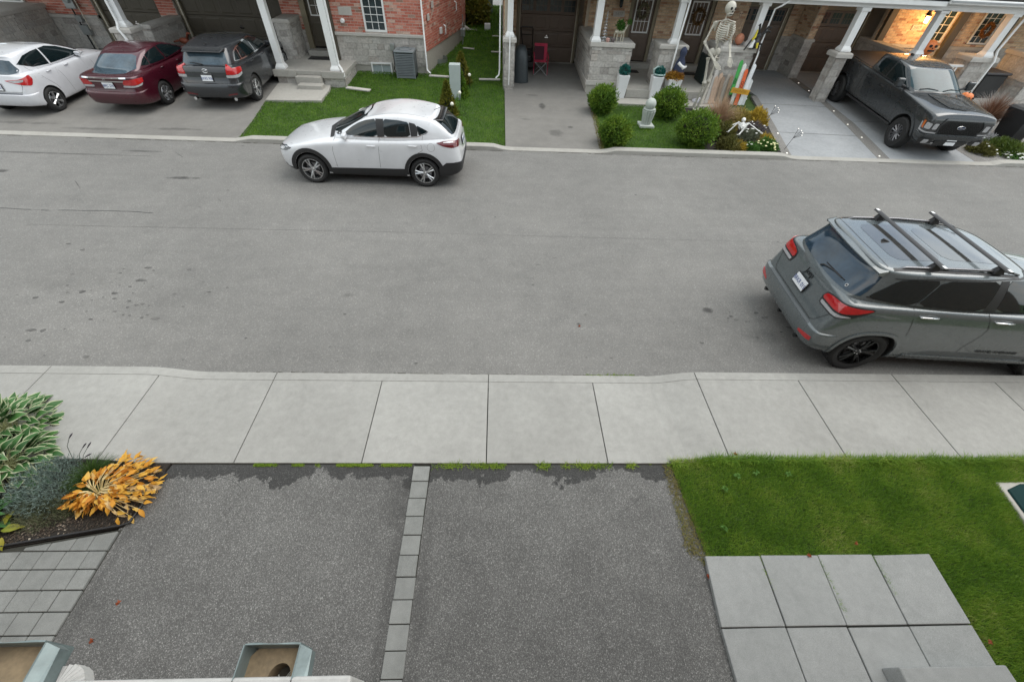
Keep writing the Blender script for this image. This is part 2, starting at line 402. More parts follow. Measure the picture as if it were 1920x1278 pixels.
# near sidewalk: single slabs, kerb stones every second joint
def swz(x):
    def sm(t): t = min(1, max(0, t)); return t*t*(3-2*t)
    return .02+.1*sm((-4.1-x)/.75)+.1*sm((x-2.3)/.65)
JX = [-1.636, -.095]; d = 1.545
joints = [-.095+k*.7725*2/1.0 for k in range(-6, 8)]
joints = [-.095+1.527*k for k in range(-6, 8)]
sw = MB(); n = 60; xs = np.linspace(-10.2, 11.6, n)
sw.add([(x, y, swz(x)-.03) for x in xs for y in (2.42, 3.8)], [(2*i, 2*i+1, 2*i+3, 2*i+2) for i in range(n-1)])
side = struct(sw.build('sidewalk', MT['joint']))
def slabx(name, xa, xb, y0, y1, mat, th=.1, wob=0, g=.006):
    m = MB(); k = max(1, int((xb-xa)/.16)); xs = [xa+g+(xb-xa-2*g)*i/k for i in range(k+1)]
    v = []
    for x in xs: v += [(x, y0, swz(x)-th), (x, y1, swz(x)-th), (x, y1, swz(x)), (x, y0, swz(x))]
    f = [(0, 1, 2, 3), (4*k+3, 4*k+2, 4*k+1, 4*k)]
    for i in range(k):
        a = 4*i
        for j in range(4): f.append((a+j, a+4+j, a+4+(j+1) % 4, a+(j+1) % 4))
    m.add(v, f)
    o = m.build(name, mat, bevel=.004); o.parent = side
    return o
for i in range(len(joints)-1):
    slabx('concrete_slab', joints[i], joints[i+1], 2.425, 3.694, MT['concrete'])
for i in range(0, len(joints)-1):
    if (i-6) % 2 == 0:
        a = joints[i]; b = joints[min(i+2, len(joints)-1)]
        slabx('kerb_stone', a, b, 3.697, 3.835, MT['concrete'])
slabx('kerb_stone', -12, joints[0], 3.697, 3.835, MT['concrete'])

# near driveways with the paver strip between
drv_m = asphalt('driveway_asphalt', (.094, .093, .09), (.145, .144, .139), .6, 74, edge=(2.41, .17), warm=(1, .995, .985),
    spots=[(-1.1, 2.05, .22, .4, .35), (-1.03, 1.1, .07, 1.3, .35), (-.7, .9, .08, 1.3, .25), (2.3, 1.7, .08, 1., .35), (-3.9, 1.2, .06, 1.2, .25)])
MT['drive_near'] = drv_m
sheet('driveway', [(-4.03, -.3), (-.985, -.3), (-.97, 2.41), (-3.86, 2.41), (-4.02, 1.66)], .004, drv_m, .06)
sheet('driveway', [(-.79, -.3), (2.24, -.3), (2.26, .7), (2.32, 1.35), (2.22, 2.41), (-.77, 2.41)], .004, drv_m, .06)
strip = thing('paver_strip', 'single row of grey concrete pavers dividing the two dark asphalt driveways', 'paver strip', (-.88, 1.2, 0))
MB().box(-.985, -.775, -.3, 2.39, -.06, .0).build('bedding', MT['joint'], strip)
yy = [2.385, 2.19, 1.985, 1.78, 1.58, 1.378, 1.172, .972, .77, .565, .362, .16, -.04]
for a, b in zip(yy, yy[1:]):
    j = random.uniform(-.004, .004); t = random.uniform(-.003, .004)
    MB().box(-.98+j, -.785+j, b+.004, a-.004, -.05, .022+t).build('paver', MT['paver'], strip, bevel=.004)

# patio slabs and step, right
pat = thing('patio_slab_walkway', 'light grey square concrete slabs laid along the right driveway', 'patio slabs', (3.5, .5, 0))
MB().prism([(2.24, -.8), (4.7, -.8), (4.78, 1.3), (2.27, 1.3)], -.05, .0).build('bedding', MT['joint'], pat)
TX = [2.275, 2.885, 3.525, 4.145, 4.80]; MX = [2.215, 2.86, 3.475, 4.10, 4.755]; BX = [2.20, 2.84, 3.45, 4.07, 4.72]; CX_ = [2.19, 2.83, 3.43, 4.04, 4.68]
for (ya, yb, lo, hi, t0) in [(.702, 1.335, MX, TX, .054), (.05, .69, BX, MX, .045), (-.6, .04, CX_, BX, .047)]:
    for i in range(4):
        q = .004+random.uniform(0, .002); w1, w2 = random.uniform(-.006, .006), random.uniform(-.006, .006)
        poly = [(lo[i]+q, ya), (lo[i+1]-q, ya), (hi[i+1]-q, yb+w2), (hi[i]+q, yb+w1)]
        MB().prism(poly, -.02, t0+random.uniform(-.004, .005)).build('slab', MT['patio'], pat, bevel=.005)
stp = MB(); stp.hex([(3.6, -.4, .05), (4.68, -.4, .05), (4.68, .37, .05), (3.6, .37, .05)], [(3.66, -.4, .2), (4.67, -.4, .2), (4.67, .365, .2), (3.66, .365, .2)])
tag(stp.build('concrete_step', MT['patio'], bevel=.012, seg=2), 'thick pale concrete step block standing on the patio slabs', 'step')

# left pavers
lp = thing('paver_path', 'grey block paver path beside the left driveway below the planted bed', 'paver path', (-4.6, .8, 0))
MB().prism([(-6.5, -.3), (-4.0, -.3), (-3.98, 1.66), (-5.2, 1.44), (-6.5, 1.2)], -.05, .005).build('bedding', MT['joint'], lp)
rows = [(1.262, 1.62), (1.085, 1.255), (.9, 1.078), (.715, .893), (.53, .708), (.34, .523), (.15, .333), (-.04, .143)]
rows = [(1.41-.002, 1.62), (1.262+.02, 1.41-.02)]
ry = [1.62, 1.44, 1.268, 1.085, .905, .722, .535, .35, .16, -.03]
def bedline(x): return 1.655+(x+3.98)*.19
for k in range(len(ry)-1):
    yb, ya = ry[k]-.004, ry[k+1]+.004; x = -3.99; i = 0
    while x > -6.2:
        w = .205 if (i+k) % 3 == 0 and i == 0 else random.choice([.17, .225, .2, .23]); xa = x-w; g0 = .003
        y1a = min(yb+(.06 if k == 0 else 0), bedline(xa)-.02); y1b = min(yb+(.06 if k == 0 else 0), bedline(x)-.02)
        if y1a > ya+.02 and y1b > ya+.02:
            MB().prism([(xa+g0, ya), (x-g0, ya), (x-g0, y1b), (xa+g0, y1a)], -.03, .03+random.uniform(-.003, .003)).build('paver', MT['paver'], lp, bevel=.005)
        x = xa; i += 1
# bed with edging
sheet('planting_bed', [(-9, .7), (-5.1, 1.46), (-3.98, 1.68), (-3.88, 2.42), (-9, 2.42)], .02, MT['mulch'], .06)
ed = MB(); ed.tube([(-8, .93, .03), (-5.2, 1.465, .035), (-4.0, 1.69, .035), (-3.93, 1.72, .035), (-3.87, 2.3, .03)], .014, 8)
tag(ed.build('bed_edging', MT['black_plastic'], smooth=True), 'black plastic edging bent around the planted bed', 'edging')
vb = thing('utility_box', 'dark green utility box on a concrete pad at the right edge', 'utility box', (6.9, 1.7, 0))
MB().prism([(6.12, 1.2), (7.5, 1.2), (7.5, 2.14), (6.22, 2.14)], -.05, .1).build('pad', MT['porch_conc'], vb, bevel=.01)
m = MB(); m.prism([(6.27, 2.035), (6.235, 1.80), (6.2, 1.3), (7.1, 1.3), (7.1, 2.1), (6.5, 2.11)], .08, .12); m.build('cover', M('dark_green_metal', (.006, .03, .03), .85, var=.1, spec=.2), vb, bevel=.01)

# far kerb
def kz(x):
    def sm(t): t = min(1, max(0, t)); return t*t*(3-2*t)
    hi = 0
    for a, b in ((-7.3, .2), (3.05, 8.7), (14.9, 30)): hi = max(hi, sm((x-a+.1)/.5)*sm((b+.1-x)/.5))
    return .025+.09*hi
kb = MB(); xs = np.linspace(-40, 40, 320); v = []
for x in xs: v += [(x, 12.06, -.02), (x, 12.07, kz(x)*.9), (x, 12.09, kz(x)), (x, 12.3, kz(x)+.005), (x, 12.3, -.03)]
f = []
for i in range(len(xs)-1):
    for j in range(4): f.append((5*i+j, 5*i+5+j, 5*i+6+j, 5*i+1+j))
kb.add(v, f); struct(kb.build('far_kerb', MT['kerb']))
# gutter grime line at the far kerb
gl = MB(); x = -16
while x < 19:
    L_ = random.uniform(.05, .4); w = random.uniform(.006, .022)
    if random.random() < .6: gl.add([(x, 12.058-w, .004), (x+L_, 12.058-w*random.random(), .004), (x+L_, 12.064, .004), (x, 12.064, .004)], [(0, 1, 2, 3)])
    x += L_+random.uniform(0, .2)
tag(gl.build('gutter_debris', M('gutter_dirt', (.045, .04, .03), .95)), kind='stuff')
gl = MB(); x = -10
while x < 10:
    L_ = random.uniform(.03, .2); w = random.uniform(.006, .02)
    if random.random() < .75: gl.add([(x, 3.837, .004), (x+L_, 3.837, .004), (x+L_, 3.842+w*random.random(), .004), (x, 3.842+w, .004)], [(0, 1, 2, 3)])
    x += L_
tag(gl.build('gutter_debris', bpy.data.materials['gutter_dirt']), kind='stuff')

lightasph = asphalt('pale_driveway_asphalt', (.155, .151, .144), (.205, .2, .19), .12, 60, spots=[
    (-14, 12.9, 1.5, .1, .4), (-9.2, 12.8, .8, .1, .45), (-11.5, 12.65, 1., .08, .4), (1.5, 15.6, .12, .35, .7), (1.8, 13.4, .25, .3, .45), (.9, 14.4, .2, .06, .5), (2.3, 13.9, .1, .1, .55), (1.2, 16.6, .25, .08, .5)], warm=(1, .985, .96))
MT['drive_far'] = lightasph
sheet('driveway', [(-24, 12.28), (-7.36, 12.28), (-7.45, 13.6), (-7.66, 15.2), (-7.82, 16.6), (-7.9, 20.2), (-24, 20.2)], .01, lightasph, .08)
sheet('driveway', [(.22, 12.28), (3.05, 12.28), (3.2, 14.5), (3.22, 17.2), (3.22, 20.6), (.22, 20.6)], .01, lightasph, .08)
sheet('driveway', [(8.78, 12.28), (11.46, 12.28), (11.93, 15.0), (12.14, 17.0), (12.3, 19.6), (12.0, 20.8), (9.3, 20.8), (9.85, 17.4), (9.3, 14.6)], .012, MT['concrete_far'], .08)
sheet('driveway', [(11.84, 12.28), (14.55, 12.28), (14.72, 17.2), (14.9, 20.8), (12.5, 20.8), (12.47, 18.0), (12.3, 15.0)], .012, MT['concrete_far'], .08)
exp = asphalt('exposed_aggregate', (.16, .155, .15), (.2, .195, .19), .5, 90); MT['expagg'] = exp
sheet('aggregate_strip', [(8.5, 12.28), (8.78, 12.28), (9.3, 14.6), (9.85, 17.4), (9.62, 17.4), (9.05, 14.6)], .016, exp, .08)
sheet('aggregate_strip', [(11.46, 12.28), (11.84, 12.28), (12.3, 15.0), (12.47, 18.0), (12.5, 20.8), (12.2, 20.8), (12.14, 17.0), (11.93, 15.0)], .016, exp, .08)
sheet('aggregate_strip', [(14.55, 12.28), (14.95, 12.28), (14.9, 17.0), (14.72, 17.2)], .016, exp, .08)
# saw cuts in concrete driveway
sc = MB(); 
for (xa, ya, xb, yb) in [(9.05, 14.05, 11.75, 13.95), (12.05, 15.2, 14.6, 15.2), (9.6, 16.6, 12.1, 16.5)]:
    sc.add([(xa, ya, gz(ya)+.016), (xb, yb, gz(yb)+.016), (xb, yb+.015, gz(yb)+.017), (xa, ya+.015, gz(ya)+.017)], [(0, 1, 2, 3)])
struct(sc.build('saw_cut', MT['joint']))
# small round lights set in the strips
for i, (x, y) in enumerate([(8.72, 12.5), (9.1, 13.95), (11.62, 12.5), (11.87, 13.85), (12.0, 14.9), (12.17, 16.1), (12.27, 17.3), (12.3, 18.2), (12.32, 19.1)]):
    n = MB(); z = gz(y)+.016; n.lathe([(.024, 0), (.024, .006), (.02, .008)], (x, y, z), 12)
    o = n.build('ground_light', M('lit_led', (1, .95, .85), .3, em=.8, var=0) if i == 0 else bpy.data.materials['lit_led'])
    names = ['nearest the road beside the flower bed', 'beside the yellow shrub bed', 'nearest the road', 'beside the pickup front wheel', 'beside the pickup front door', 'beside the pickup rear door', 'just before the stone pillar', 'behind the stone pillar', 'nearest the garage']
    tag(o, 'tiny lit ground light in the pebble strip, '+names[i], 'ground light', 'small lights set along the driveway strips')
# dirt/mulch beds on the far side
sheet('flower_bed', [(6.2, 12.28), (8.5, 12.28), (9.05, 14.6), (9.2, 15.4), (8.0, 15.7), (6.6, 15.9), (6.3, 14.0)], .012, MT['mulch'], .08)
sheet('flower_bed', [(14.95, 12.28), (22, 12.28), (22, 17), (14.9, 17.0)], .012, M('grey_gravel', (.2, .19, .18), .95, var=.6, scale=30, bump=.6), .08)
# ------------------------------------------------------------------ buildings
brick_red = rnd_mat('red_brick', [(0, (.40, .125, .09)), (.35, (.46, .16, .115)), (.65, (.50, .20, .15)), (.8, (.53, .27, .21)), (.9, (.54, .4, .33)), (.95, (.28, .17, .13)), (1, (.42, .14, .10))])
brick_tan = rnd_mat('tan_brick', [(0, (.55, .39, .26)), (.3, (.62, .46, .31)), (.6, (.68, .53, .37)), (.75, (.50, .32, .21)), (.87, (.38, .21, .14)), (1, (.61, .45, .30))])
stone_grey = rnd_mat('grey_ashlar', [(0, (.36, .34, .315)), (.35, (.44, .42, .39)), (.6, (.50, .48, .45)), (.8, (.41, .375, .34)), (.92, (.30, .28, .26)), (1, (.48, .465, .44))], bump=.6, bscale=22, var=.2)
MT['mortar_red'] = M('pale_mortar', (.58, .52, .47), .95, var=.12, scale=5)
MT['mortar_tan'] = M('tan_mortar', (.48, .42, .34), .95, var=.12, scale=5)
MT['mortar_stone'] = M('grey_mortar', (.47, .455, .425), .95, var=.12, scale=5)
MT['cap'] = concrete('stone_cap', (.42, .40, .37), (.52, .50, .465), .2)
MT['found'] = concrete('foundation_concrete', (.36, .34, .30), (.43, .41, .37), .2)
unit = MB().box(-.5, .5, -.5, .5, -.5, .5)
def unit_mesh(name, jit, mat):
    me = bpy.data.meshes.new(name); v = [tuple(q+random.uniform(-jit, jit) for q in p) for p in unit.v]
    me.from_pydata(v, [], unit.f); me.materials.append(mat); return me
UM = {'brick_red': [unit_mesh('brick', .0, brick_red) for _ in range(2)], 'brick_tan': [unit_mesh('brick', .0, brick_tan) for _ in range(2)], 'stone': [unit_mesh('stone', .02, stone_grey) for _ in range(5)]}
MORT = {'brick_red': 'mortar_red', 'brick_tan': 'mortar_tan', 'stone': 'mortar_stone'}
class House:
    def __init__(s, name, label, cat, loc): s.root = thing(name, label, cat, loc); s.p = []
    def wall(s, kind, o, u, L_, z0, z1, opens=(), th=.14, name='wall', both=False):
        """o: start (x, y); u: unit direction; outward normal is to the right of u"""
        for q in opens:
            if q[2] <= z0 and q[3] >= z1 and q[0] > .02 and q[1] < L_-.02:
                U = Vector((u[0], u[1])).normalized()
                s.wall(kind, o, u, q[0], z0, z1, [k for k in opens if k[1] <= q[0]], th, name)
                return s.wall(kind, (o[0]+U.x*q[1], o[1]+U.y*q[1]), u, L_-q[1], z0, z1, [(k[0]-q[1], k[1]-q[1], k[2], k[3]) for k in opens if k[0] >= q[1]], th, name)
        u = Vector((u[0], u[1])).normalized(); n = Vector((u.y, -u.x)); rz = math.atan2(u.y, u.x)
        cx = sorted({0, L_} | {min(max(a, 0), L_) for q in opens for a in q[:2]}); cz = sorted({z0, z1} | {min(max(a, z0), z1) for q in opens for a in q[2:]})
        m = MB()
        for a, b in zip(cx, cx[1:]):
            for c, d in zip(cz, cz[1:]):
                mx_, mz = (a+b)/2, (c+d)/2
                if any(q[0] < mx_ < q[1] and q[2] < mz < q[3] for q in opens) or b-a < 1e-4 or d-c < 1e-4: continue
                P = lambda t, k: (o[0]+u.x*t+n.x*k, o[1]+u.y*t+n.y*k)
                q = [P(a, -th), P(b, -th), P(b, 0), P(a, 0)]
                m.hex([(x, y, c) for x, y in q], [(x, y, d) for x, y in q])
        w = m.build(name, MT[MORT[kind]], s.root)
        z = z0; row = 0
        rnd_ = random.Random(int(abs(o[0])*97+abs(z0)*31+L_*13))
        while z < z1-.02:
            h = .082 if kind != 'stone' else rnd_.choice([.1, .18, .18, .22])
            h = min(h, z1-z)
            if z1-z-h < .04: h = z1-z
            t = -(.12 if row % 2 else 0) if kind != 'stone' else -rnd_.uniform(0, .3)
            while t < L_:
                ln = .245 if kind != 'stone' else rnd_.uniform(.2, .55)
                segs = [(max(t, 0), min(t+ln, L_))]
                for q in opens:
                    if q[2] < z+h-.01 and q[3] > z+.01:
                        ns = []
                        for a, b in segs:
                            if q[1] <= a or q[0] >= b: ns.append((a, b))
                            else:
                                if q[0] > a: ns.append((a, q[0]))
                                if q[1] < b: ns.append((q[1], b))
                        segs = ns
                for a, b in segs:
                    if b-a > .03:
                        g0 = .013 if kind != 'stone' else .014
                        pr = .008+(rnd_.uniform(0, .012) if kind == 'stone' else rnd_.uniform(0, .003))
                        mid = (a+b)/2; cxx = o[0]+u.x*mid+n.x*(pr/2-.01); cyy = o[1]+u.y*mid+n.y*(pr/2-.01)
                        s.p.append((kind, (cxx, cyy, z+h/2), (b-a-g0, .02+pr, h-g0), rz, w, n))
                t += ln
            z += h; row += 1
        return w
    def finish(s, limit=300):
        sc = []
        for q in s.p:
            c = pxof(q[1]); vis = c is not None and -30 < c[0] < 1950 and -30 < c[1] < 1300
            face = (Vector(q[1])-CAMP).normalized().dot(Vector((q[5].x, q[5].y, 0)))
            sz = (q[2][0]*q[2][2])/(c[2]**2)*max(0, -face) if vis else -1
            sc.append((sz, q))
        for kinds in (('brick_red', 'brick_tan'), ('stone',)):
            part = sorted([q for q in sc if q[1][0] in kinds], key=lambda t: -t[0])
            rest = {}
            for i, (sz, q) in enumerate(part):
                kind, c, dm, rz, w, n = q
                if sz > 0 and i < limit:
                    o = bpy.data.objects.new('stone' if kind == 'stone' else 'brick', random.choice(UM[kind])); COL.objects.link(o)
                    o.parent = w; o.location = Vector(c)-Vector((0, 0, 0)); o.rotation_euler = (0, 0, rz); o.scale = dm
                else: rest.setdefault(kind, []).append(q)
            for kind, L_ in rest.items():
                m = MB()
                for (kind, c, dm, rz, w, n) in L_: m.obox(c, dm, (0, 0, rz))
                tag(m.build('stones' if kind == 'stone' else 'bricks', {'brick_red': brick_red, 'brick_tan': brick_tan, 'stone': stone_grey}[kind], s.root), kind='stuff')

def piece(h, name, mat, *boxes, bevel=0., parent=None):
    return [MB().box(*b).build(name, mat, parent or h.root, bevel=bevel) for b in boxes][0]

def garage_door(h, x0, x1, y, z0, z1, mat, trim, frame='both', win=True, fl=.16, step=True):
    root = h.root
    g = MB().box(x0, x1, y+.05, y+.1, z0, z1).build('garage_door', mat, root)
    n = 4; hh = (z1-z0)/n
    for i in range(n):
        za, zb = z0+i*hh, z0+(i+1)*hh
        MB().box(x0, x1, y+.012, y+.049, za+.004, zb-.004).build('door_panel', mat, g, bevel=.008)
        k = 4 if x1-x0 < 3.2 else 6; w = (x1-x0)/k
        if i < n-1:
            for j in range(k):
                a, b = x0+j*w+.07, x0+(j+1)*w-.07
                m = MB(); m.hex([(a, y+.013, za+.07), (b, y+.013, za+.07), (b, y+.013, zb-.07), (a, y+.013, zb-.07)], [(a+.04, y+.003, za+.11), (b-.04, y+.003, za+.11), (b-.04, y+.003, zb-.11), (a+.04, y+.003, zb-.11)])
                m.build('raised_panel', mat, g)
        elif win:
            for j in range(k):
                a, b = x0+j*w+.06, x0+(j+1)*w-.06
                MB().box(a, b, y+.004, y+.011, za+.1, zb-.08).build('door_window', MT['house_glass'], g)
                m = MB()
                for t in range(1, 3): m.box(a+(b-a)*t/3-.008, a+(b-a)*t/3+.008, y-.002, y+.003, za+.1, zb-.08)
                m.box(a, b, y-.003, y+.0025, (za+zb)/2-.0, (za+zb)/2+.016); m.build('window_bars', mat, g)
    if frame in ('both', 'left'): MB().box(x0-fl, x0-.003, y-.03, y+.1, z0, z1+.12).build('door_frame', trim, root, bevel=.005)
    if frame in ('both', 'right'): MB().box(x1+.003, x1+fl, y-.03, y+.1, z0, z1+.12).build('door_frame', trim, root, bevel=.005)
    MB().box(x0-fl if frame in ('both', 'left') else x0, x1+fl if frame in ('both', 'right') else x1, y-.032, y+.1, z1+.003, z1+.2).build('door_header', trim, root)
    m = MB(); m.box((x0+x1)/2-.07, (x0+x1)/2+.07, y-.006, y+.003, z0+.82, z0+.86); m.lathe([(.025, y-.02), (.025, y+.0)], ((x0+x1)/2, 0, z0+.9), 10, 'y'); m.build('door_handle', MT['chrome'], g)
    if step: MB().box(x0-.05, x1+.05, y-.15, y+.06, z0-.25, z0-.005).build('door_sill', MT['porch_conc'], root, bevel=.01)
    return g

def window(h, x0, x1, y, z0, z1, nx=3, nz=5, fr=.06, parent=None, blinds=True, glass=None):
    f = MB(); f.box(x0, x0+fr, y-.03, y+.06, z0, z1); f.box(x1-fr, x1, y-.03, y+.06, z0, z1); f.box(x0+fr, x1-fr, y-.03, y+.06, z0, z0+fr); f.box(x0+fr, x1-fr, y-.03, y+.06, z1-fr, z1)
    w = f.build('window', MT['white_paint'], parent or h.root)
    a0, a1, b0, b1 = x0+fr, x1-fr, z0+fr, z1-fr
    MB().box(a0, a1, y+.02, y+.028, b0, b1).build('pane', glass or MT['house_glass'], w)
    m = MB()
    for i in range(1, nx): x = a0+(a1-a0)*i/nx; m.box(x-.009, x+.009, y+.006, y+.019, b0, b1)
    for i in range(1, nz): z = b0+(b1-b0)*i/nz; m.box(a0, a1, y+.005, y+.0185, z-.009, z+.009)
    m.build('muntins', MT['white_paint'], w)
    if blinds and glass is None:
        m = MB(); z = b0+.02
        while z < b1: m.box(a0, a1, y+.035, y+.04, z, z+.03); z += .05
        m.build('blinds', M('blind_slat', (.12, .13, .13), .6, var=.1) if 'blind_slat' not in bpy.data.materials else bpy.data.materials['blind_slat'], w)
    return w

def post(h, x, y, z0, z1, w=.19, name='porch_post', top=True):
    m = MB(); a = w/2
    m.box(x-a, x+a, y-a, y+a, z0+.16, z1)
    m.hex([(x-a-.055, y-a-.055, z0+.06), (x+a+.055, y-a-.055, z0+.06), (x+a+.055, y+a+.055, z0+.06), (x-a-.055, y+a+.055, z0+.06)], [(x-a-.003, y-a-.003, z0+.161), (x+a+.003, y-a-.003, z0+.161), (x+a+.003, y+a+.003, z0+.161), (x-a-.003, y+a+.003, z0+.161)])
    m.box(x-a-.06, x+a+.06, y-a-.06, y+a+.06, z0, z0+.06)
    m.box(x-a-.04, x+a+.04, y-a-.04, y+a+.04, z1-.1, z1)
    return m.build(name, MT['white_paint'], h.root, bevel=.006)

def cap(h, x0, x1, y0, y1, z, t=.12, ov=.05, name='stone_cap'):
    m = MB(); X0, X1, Y0, Y1 = x0-ov, x1+ov, y0-ov, y1+ov
    m.box(X0, X1, Y0, Y1, z, z+t*.75)
    m.hex([(X0+.003, Y0+.003, z+t*.75), (X1-.003, Y0+.003, z+t*.75), (X1-.003, Y1-.003, z+t*.75), (X0+.003, Y1-.003, z+t*.75)], [(X0+.03, Y0+.03, z+t), (X1-.03, Y0+.03, z+t), (X1-.03, Y1-.03, z+t), (X0+.03, Y1-.03, z+t)])
    return m.build(name, MT['cap'], h.root, bevel=.006)
def pier(h, x0, x1, y0, y1, z0, z1, capt=.12, ov=.05):
    """stone pier with four clad faces"""
    h.wall('stone', (x0, y0), (1, 0), x1-x0, z0, z1, th=.05); h.wall('stone', (x1, y0), (0, 1), y1-y0, z0, z1, th=.05)
    h.wall('stone', (x0, y1), (0, -1), y1-y0, z0, z1, th=.05)
    MB().box(x0+.05, x1-.05, y0+.05, y1, z0, z1-.003).build('pier_core', MT['mortar_stone'], h.root)
    if capt: cap(h, x0, x1, y0, y1, z1, capt, ov)
def downspout(label, pts, mat=None, r=.035, group=None):
    m = MB(); m.tube(pts, r, 4); o = m.build('downspout', mat or MT['white_paint'], auto=40, bevel=.006)
    return tag(o, label, 'downspout', group)

# ============ left: red brick house
H = House('brick_house', 'red brick house on a grey stone base behind the three parked cars', 'house', (-7, 20, .3))
zb = .26
# right bay front (y 18.5) and skewed side wall
H.wall('stone', (-5.95, 18.5), (1, 0), 3.17, .5, 1.40)
H.wall('brick_red', (-5.95, 18.5), (1, 0), 3.17, 1.5, 3.6, [(1.1, 1.88, 1.54, 2.95)])
piece(H, 'stone_ledge', MT['cap'], (-6.0, -2.74, 18.43, 18.52, 1.40, 1.497), bevel=.01)
piece(H, 'foundation', MT['found'], (-5.5, -2.80, 18.52, 18.7, -.1, .497))
window(H, -4.85, -4.07, 18.5, 1.54, 2.95, 3, 6)
window(H, -4.86, -4.08, 18.48, .16, .60, 2, 1, .05, blinds=False, glass=M('pale_basement_glass', (.33, .38, .39), .15, var=.2))
sv = Vector((-1.7+2.76, 23.5-18.5)); SL = sv.length; su = sv.normalized()
H.wall('brick_red', (-2.78, 18.5), su, SL, .95, 3.6)
H.wall('brick_red', (-1.72, 23.5), (0, 1), 8, .95, 3.6)
m = MB(); n_ = Vector((su.y, -su.x))
for (a, b, zt) in [(0, SL, .948)]:
    P = [(-2.78+su.x*t-n_.x*k, 18.5+su.y*t-n_.y*k) for t, k in ((0, .01), (SL, .01), (SL, .2), (0, .2))]
    m.prism(P, -.1, zt)
m.box(-1.9, -1.73, 23.5, 31.5, -.1, .948); m.build('foundation', MT['found'], H.root)
# recess with the front door
H.wall('brick_red', (-5.97, 18.5), (0, 1), .0001+.9, .6, 3.6) if False else None
H.wall('brick_red', (-8.05, 19.4), (1, 0), 2.1, 1.36, 3.6, [(.72, 1.9, 0, 2.75)])
H.wall('stone', (-8.05, 19.4), (1, 0), 2.1, .55, 1.27, [(.72, 1.9, 0, 2.75)])
piece(H, 'stone_ledge', MT['cap'], (-8.0, -7.33, 19.35, 19.42, 1.27, 1.357), bevel=.01)
piece(H, 'corner_trim', MT['olive_door'], (-6.02, -5.955, 18.42, 19.4, .6, 3.5))
piece(H, 'door_frame', MT['tan_trim'], (-7.33, -7.14, 19.34, 19.5, .72, 2.75), (-6.2, -6.03, 19.34, 19.5, .72, 2.75), (-7.33, -6.03, 19.34, 19.5, 2.753, 2.9))
dr = piece(H, 'front_door', MT['olive_door'], (-7.13, -6.21, 19.46, 19.5, .84, 2.75))
for (a, b, c, d) in [(-7.05, -6.72, .95, 1.6), (-6.62, -6.29, .95, 1.6)]:
    q = MB(); q.hex([(a, 19.459, c), (b, 19.459, c), (b, 19.459, d), (a, 19.459, d)], [(a+.04, 19.448, c+.04), (b-.04, 19.448, c+.04), (b-.04, 19.448, d-.04), (a+.04, 19.448, d-.04)]); q.build('door_panel', MT['olive_door'], dr)
window(H, -7.02, -6.32, 19.45, 1.78, 2.65, 3, 3, .04, dr, blinds=False, glass=M('frosted_glass', (.33, .37, .37), .2, var=.15))
piece(H, 'door_step', MT['porch_conc'], (-7.3, -6.0, 19.0, 19.46, .6, .78), bevel=.012)
# porch
PT_ = .63
piece(H, 'porch_slab', MT['porch_conc'], (-7.86, -5.42, 16.86, 19.4, .5, PT_), bevel=.012)
piece(H, 'porch_slab', MT['porch_conc'], (-7.86, -7.1, 16.78, 16.858, .44, PT_+.004), (-6.2, -5.42, 16.78, 16.858, .44, PT_+.004))
H.wall('stone', (-7.8, 16.88), (1, 0), .72, .0, .5, th=.06); H.wall('stone', (-6.2, 16.88), (1, 0), .72, .0, .5, th=.06); H.wall('stone', (-5.48, 16.88), (0, 1), 1.62, .1, .5, th=.06)
piece(H, 'porch_core', MT['found'], (-7.75, -5.53, 16.95, 19.0, -.1, .498))
piece(H, 'step', MT['porch_conc'], (-7.08, -6.22, 16.62, 16.945, .1, .498), bevel=.01)
piece(H, 'step', MT['porch_conc'], (-6.95, -6.12, 16.28, 16.617, .05, .33), bevel=.01)
pier(H, -8.0, -7.47, 18.35, 19.39, .55, 1.70, .12, .03)
for x in (-7.62, -5.74): post(H, x, 17.05, PT_+.004, 3.0, .21)
# garages
garage_door(H, -12.03, -8.07, 20.1, .36, 2.75, MT['olive_door'], MT['tan_trim'], 'left', step=False)
H.wall('brick_red', (-12.9, 20.0), (1, 0), .66, 1.5, 3.6); H.wall('stone', (-12.9, 20.0), (1, 0), .66, .3, 1.5)
pier(H, -12.56, -12.2, 18.05, 19.98, .25, 1.42, .12, .04)
garage_door(H, -15.07, -12.92, 20.1, .36, 2.75, MT['olive_door'], MT['tan_trim'], 'left', step=False)
piece(H, 'door_edge_trim', MT['cream'], (-12.06, -12.02, 19.98, 20.05, .36, 2.75), (-15.1, -15.06, 19.98, 20.05, .36, 2.75))
H.wall('brick_red', (-18.0, 20.0), (1, 0), 2.75, 1.42, 3.6); H.wall('stone', (-18.0, 20.0), (1, 0), 2.75, .25, 1.31)
piece(H, 'stone_ledge', MT['cap'], (-17.2, -15.26, 19.93, 20.02, 1.31, 1.417), bevel=.01)
pier(H, -19.4, -17.03, 17.3, 19.95, .2, 1.60, .13, .05)
pier(H, -12.66, -12.1, 16.85, 17.4, .2, 1.50, .13, .06)
post(H, -12.38, 17.15, 1.63, 3.0, .2)
piece(H, 'entry_door', MT['tan_trim'], (-19.6, -18.6, 20.3, 20.4, .5, 2.8)); 
window(H, -18.55, -17.6, 19.9, 1.72, 2.9, 3, 3, .06, None, False, M('blue_window_sheet', (.02, .05, .11), .4, var=.2))
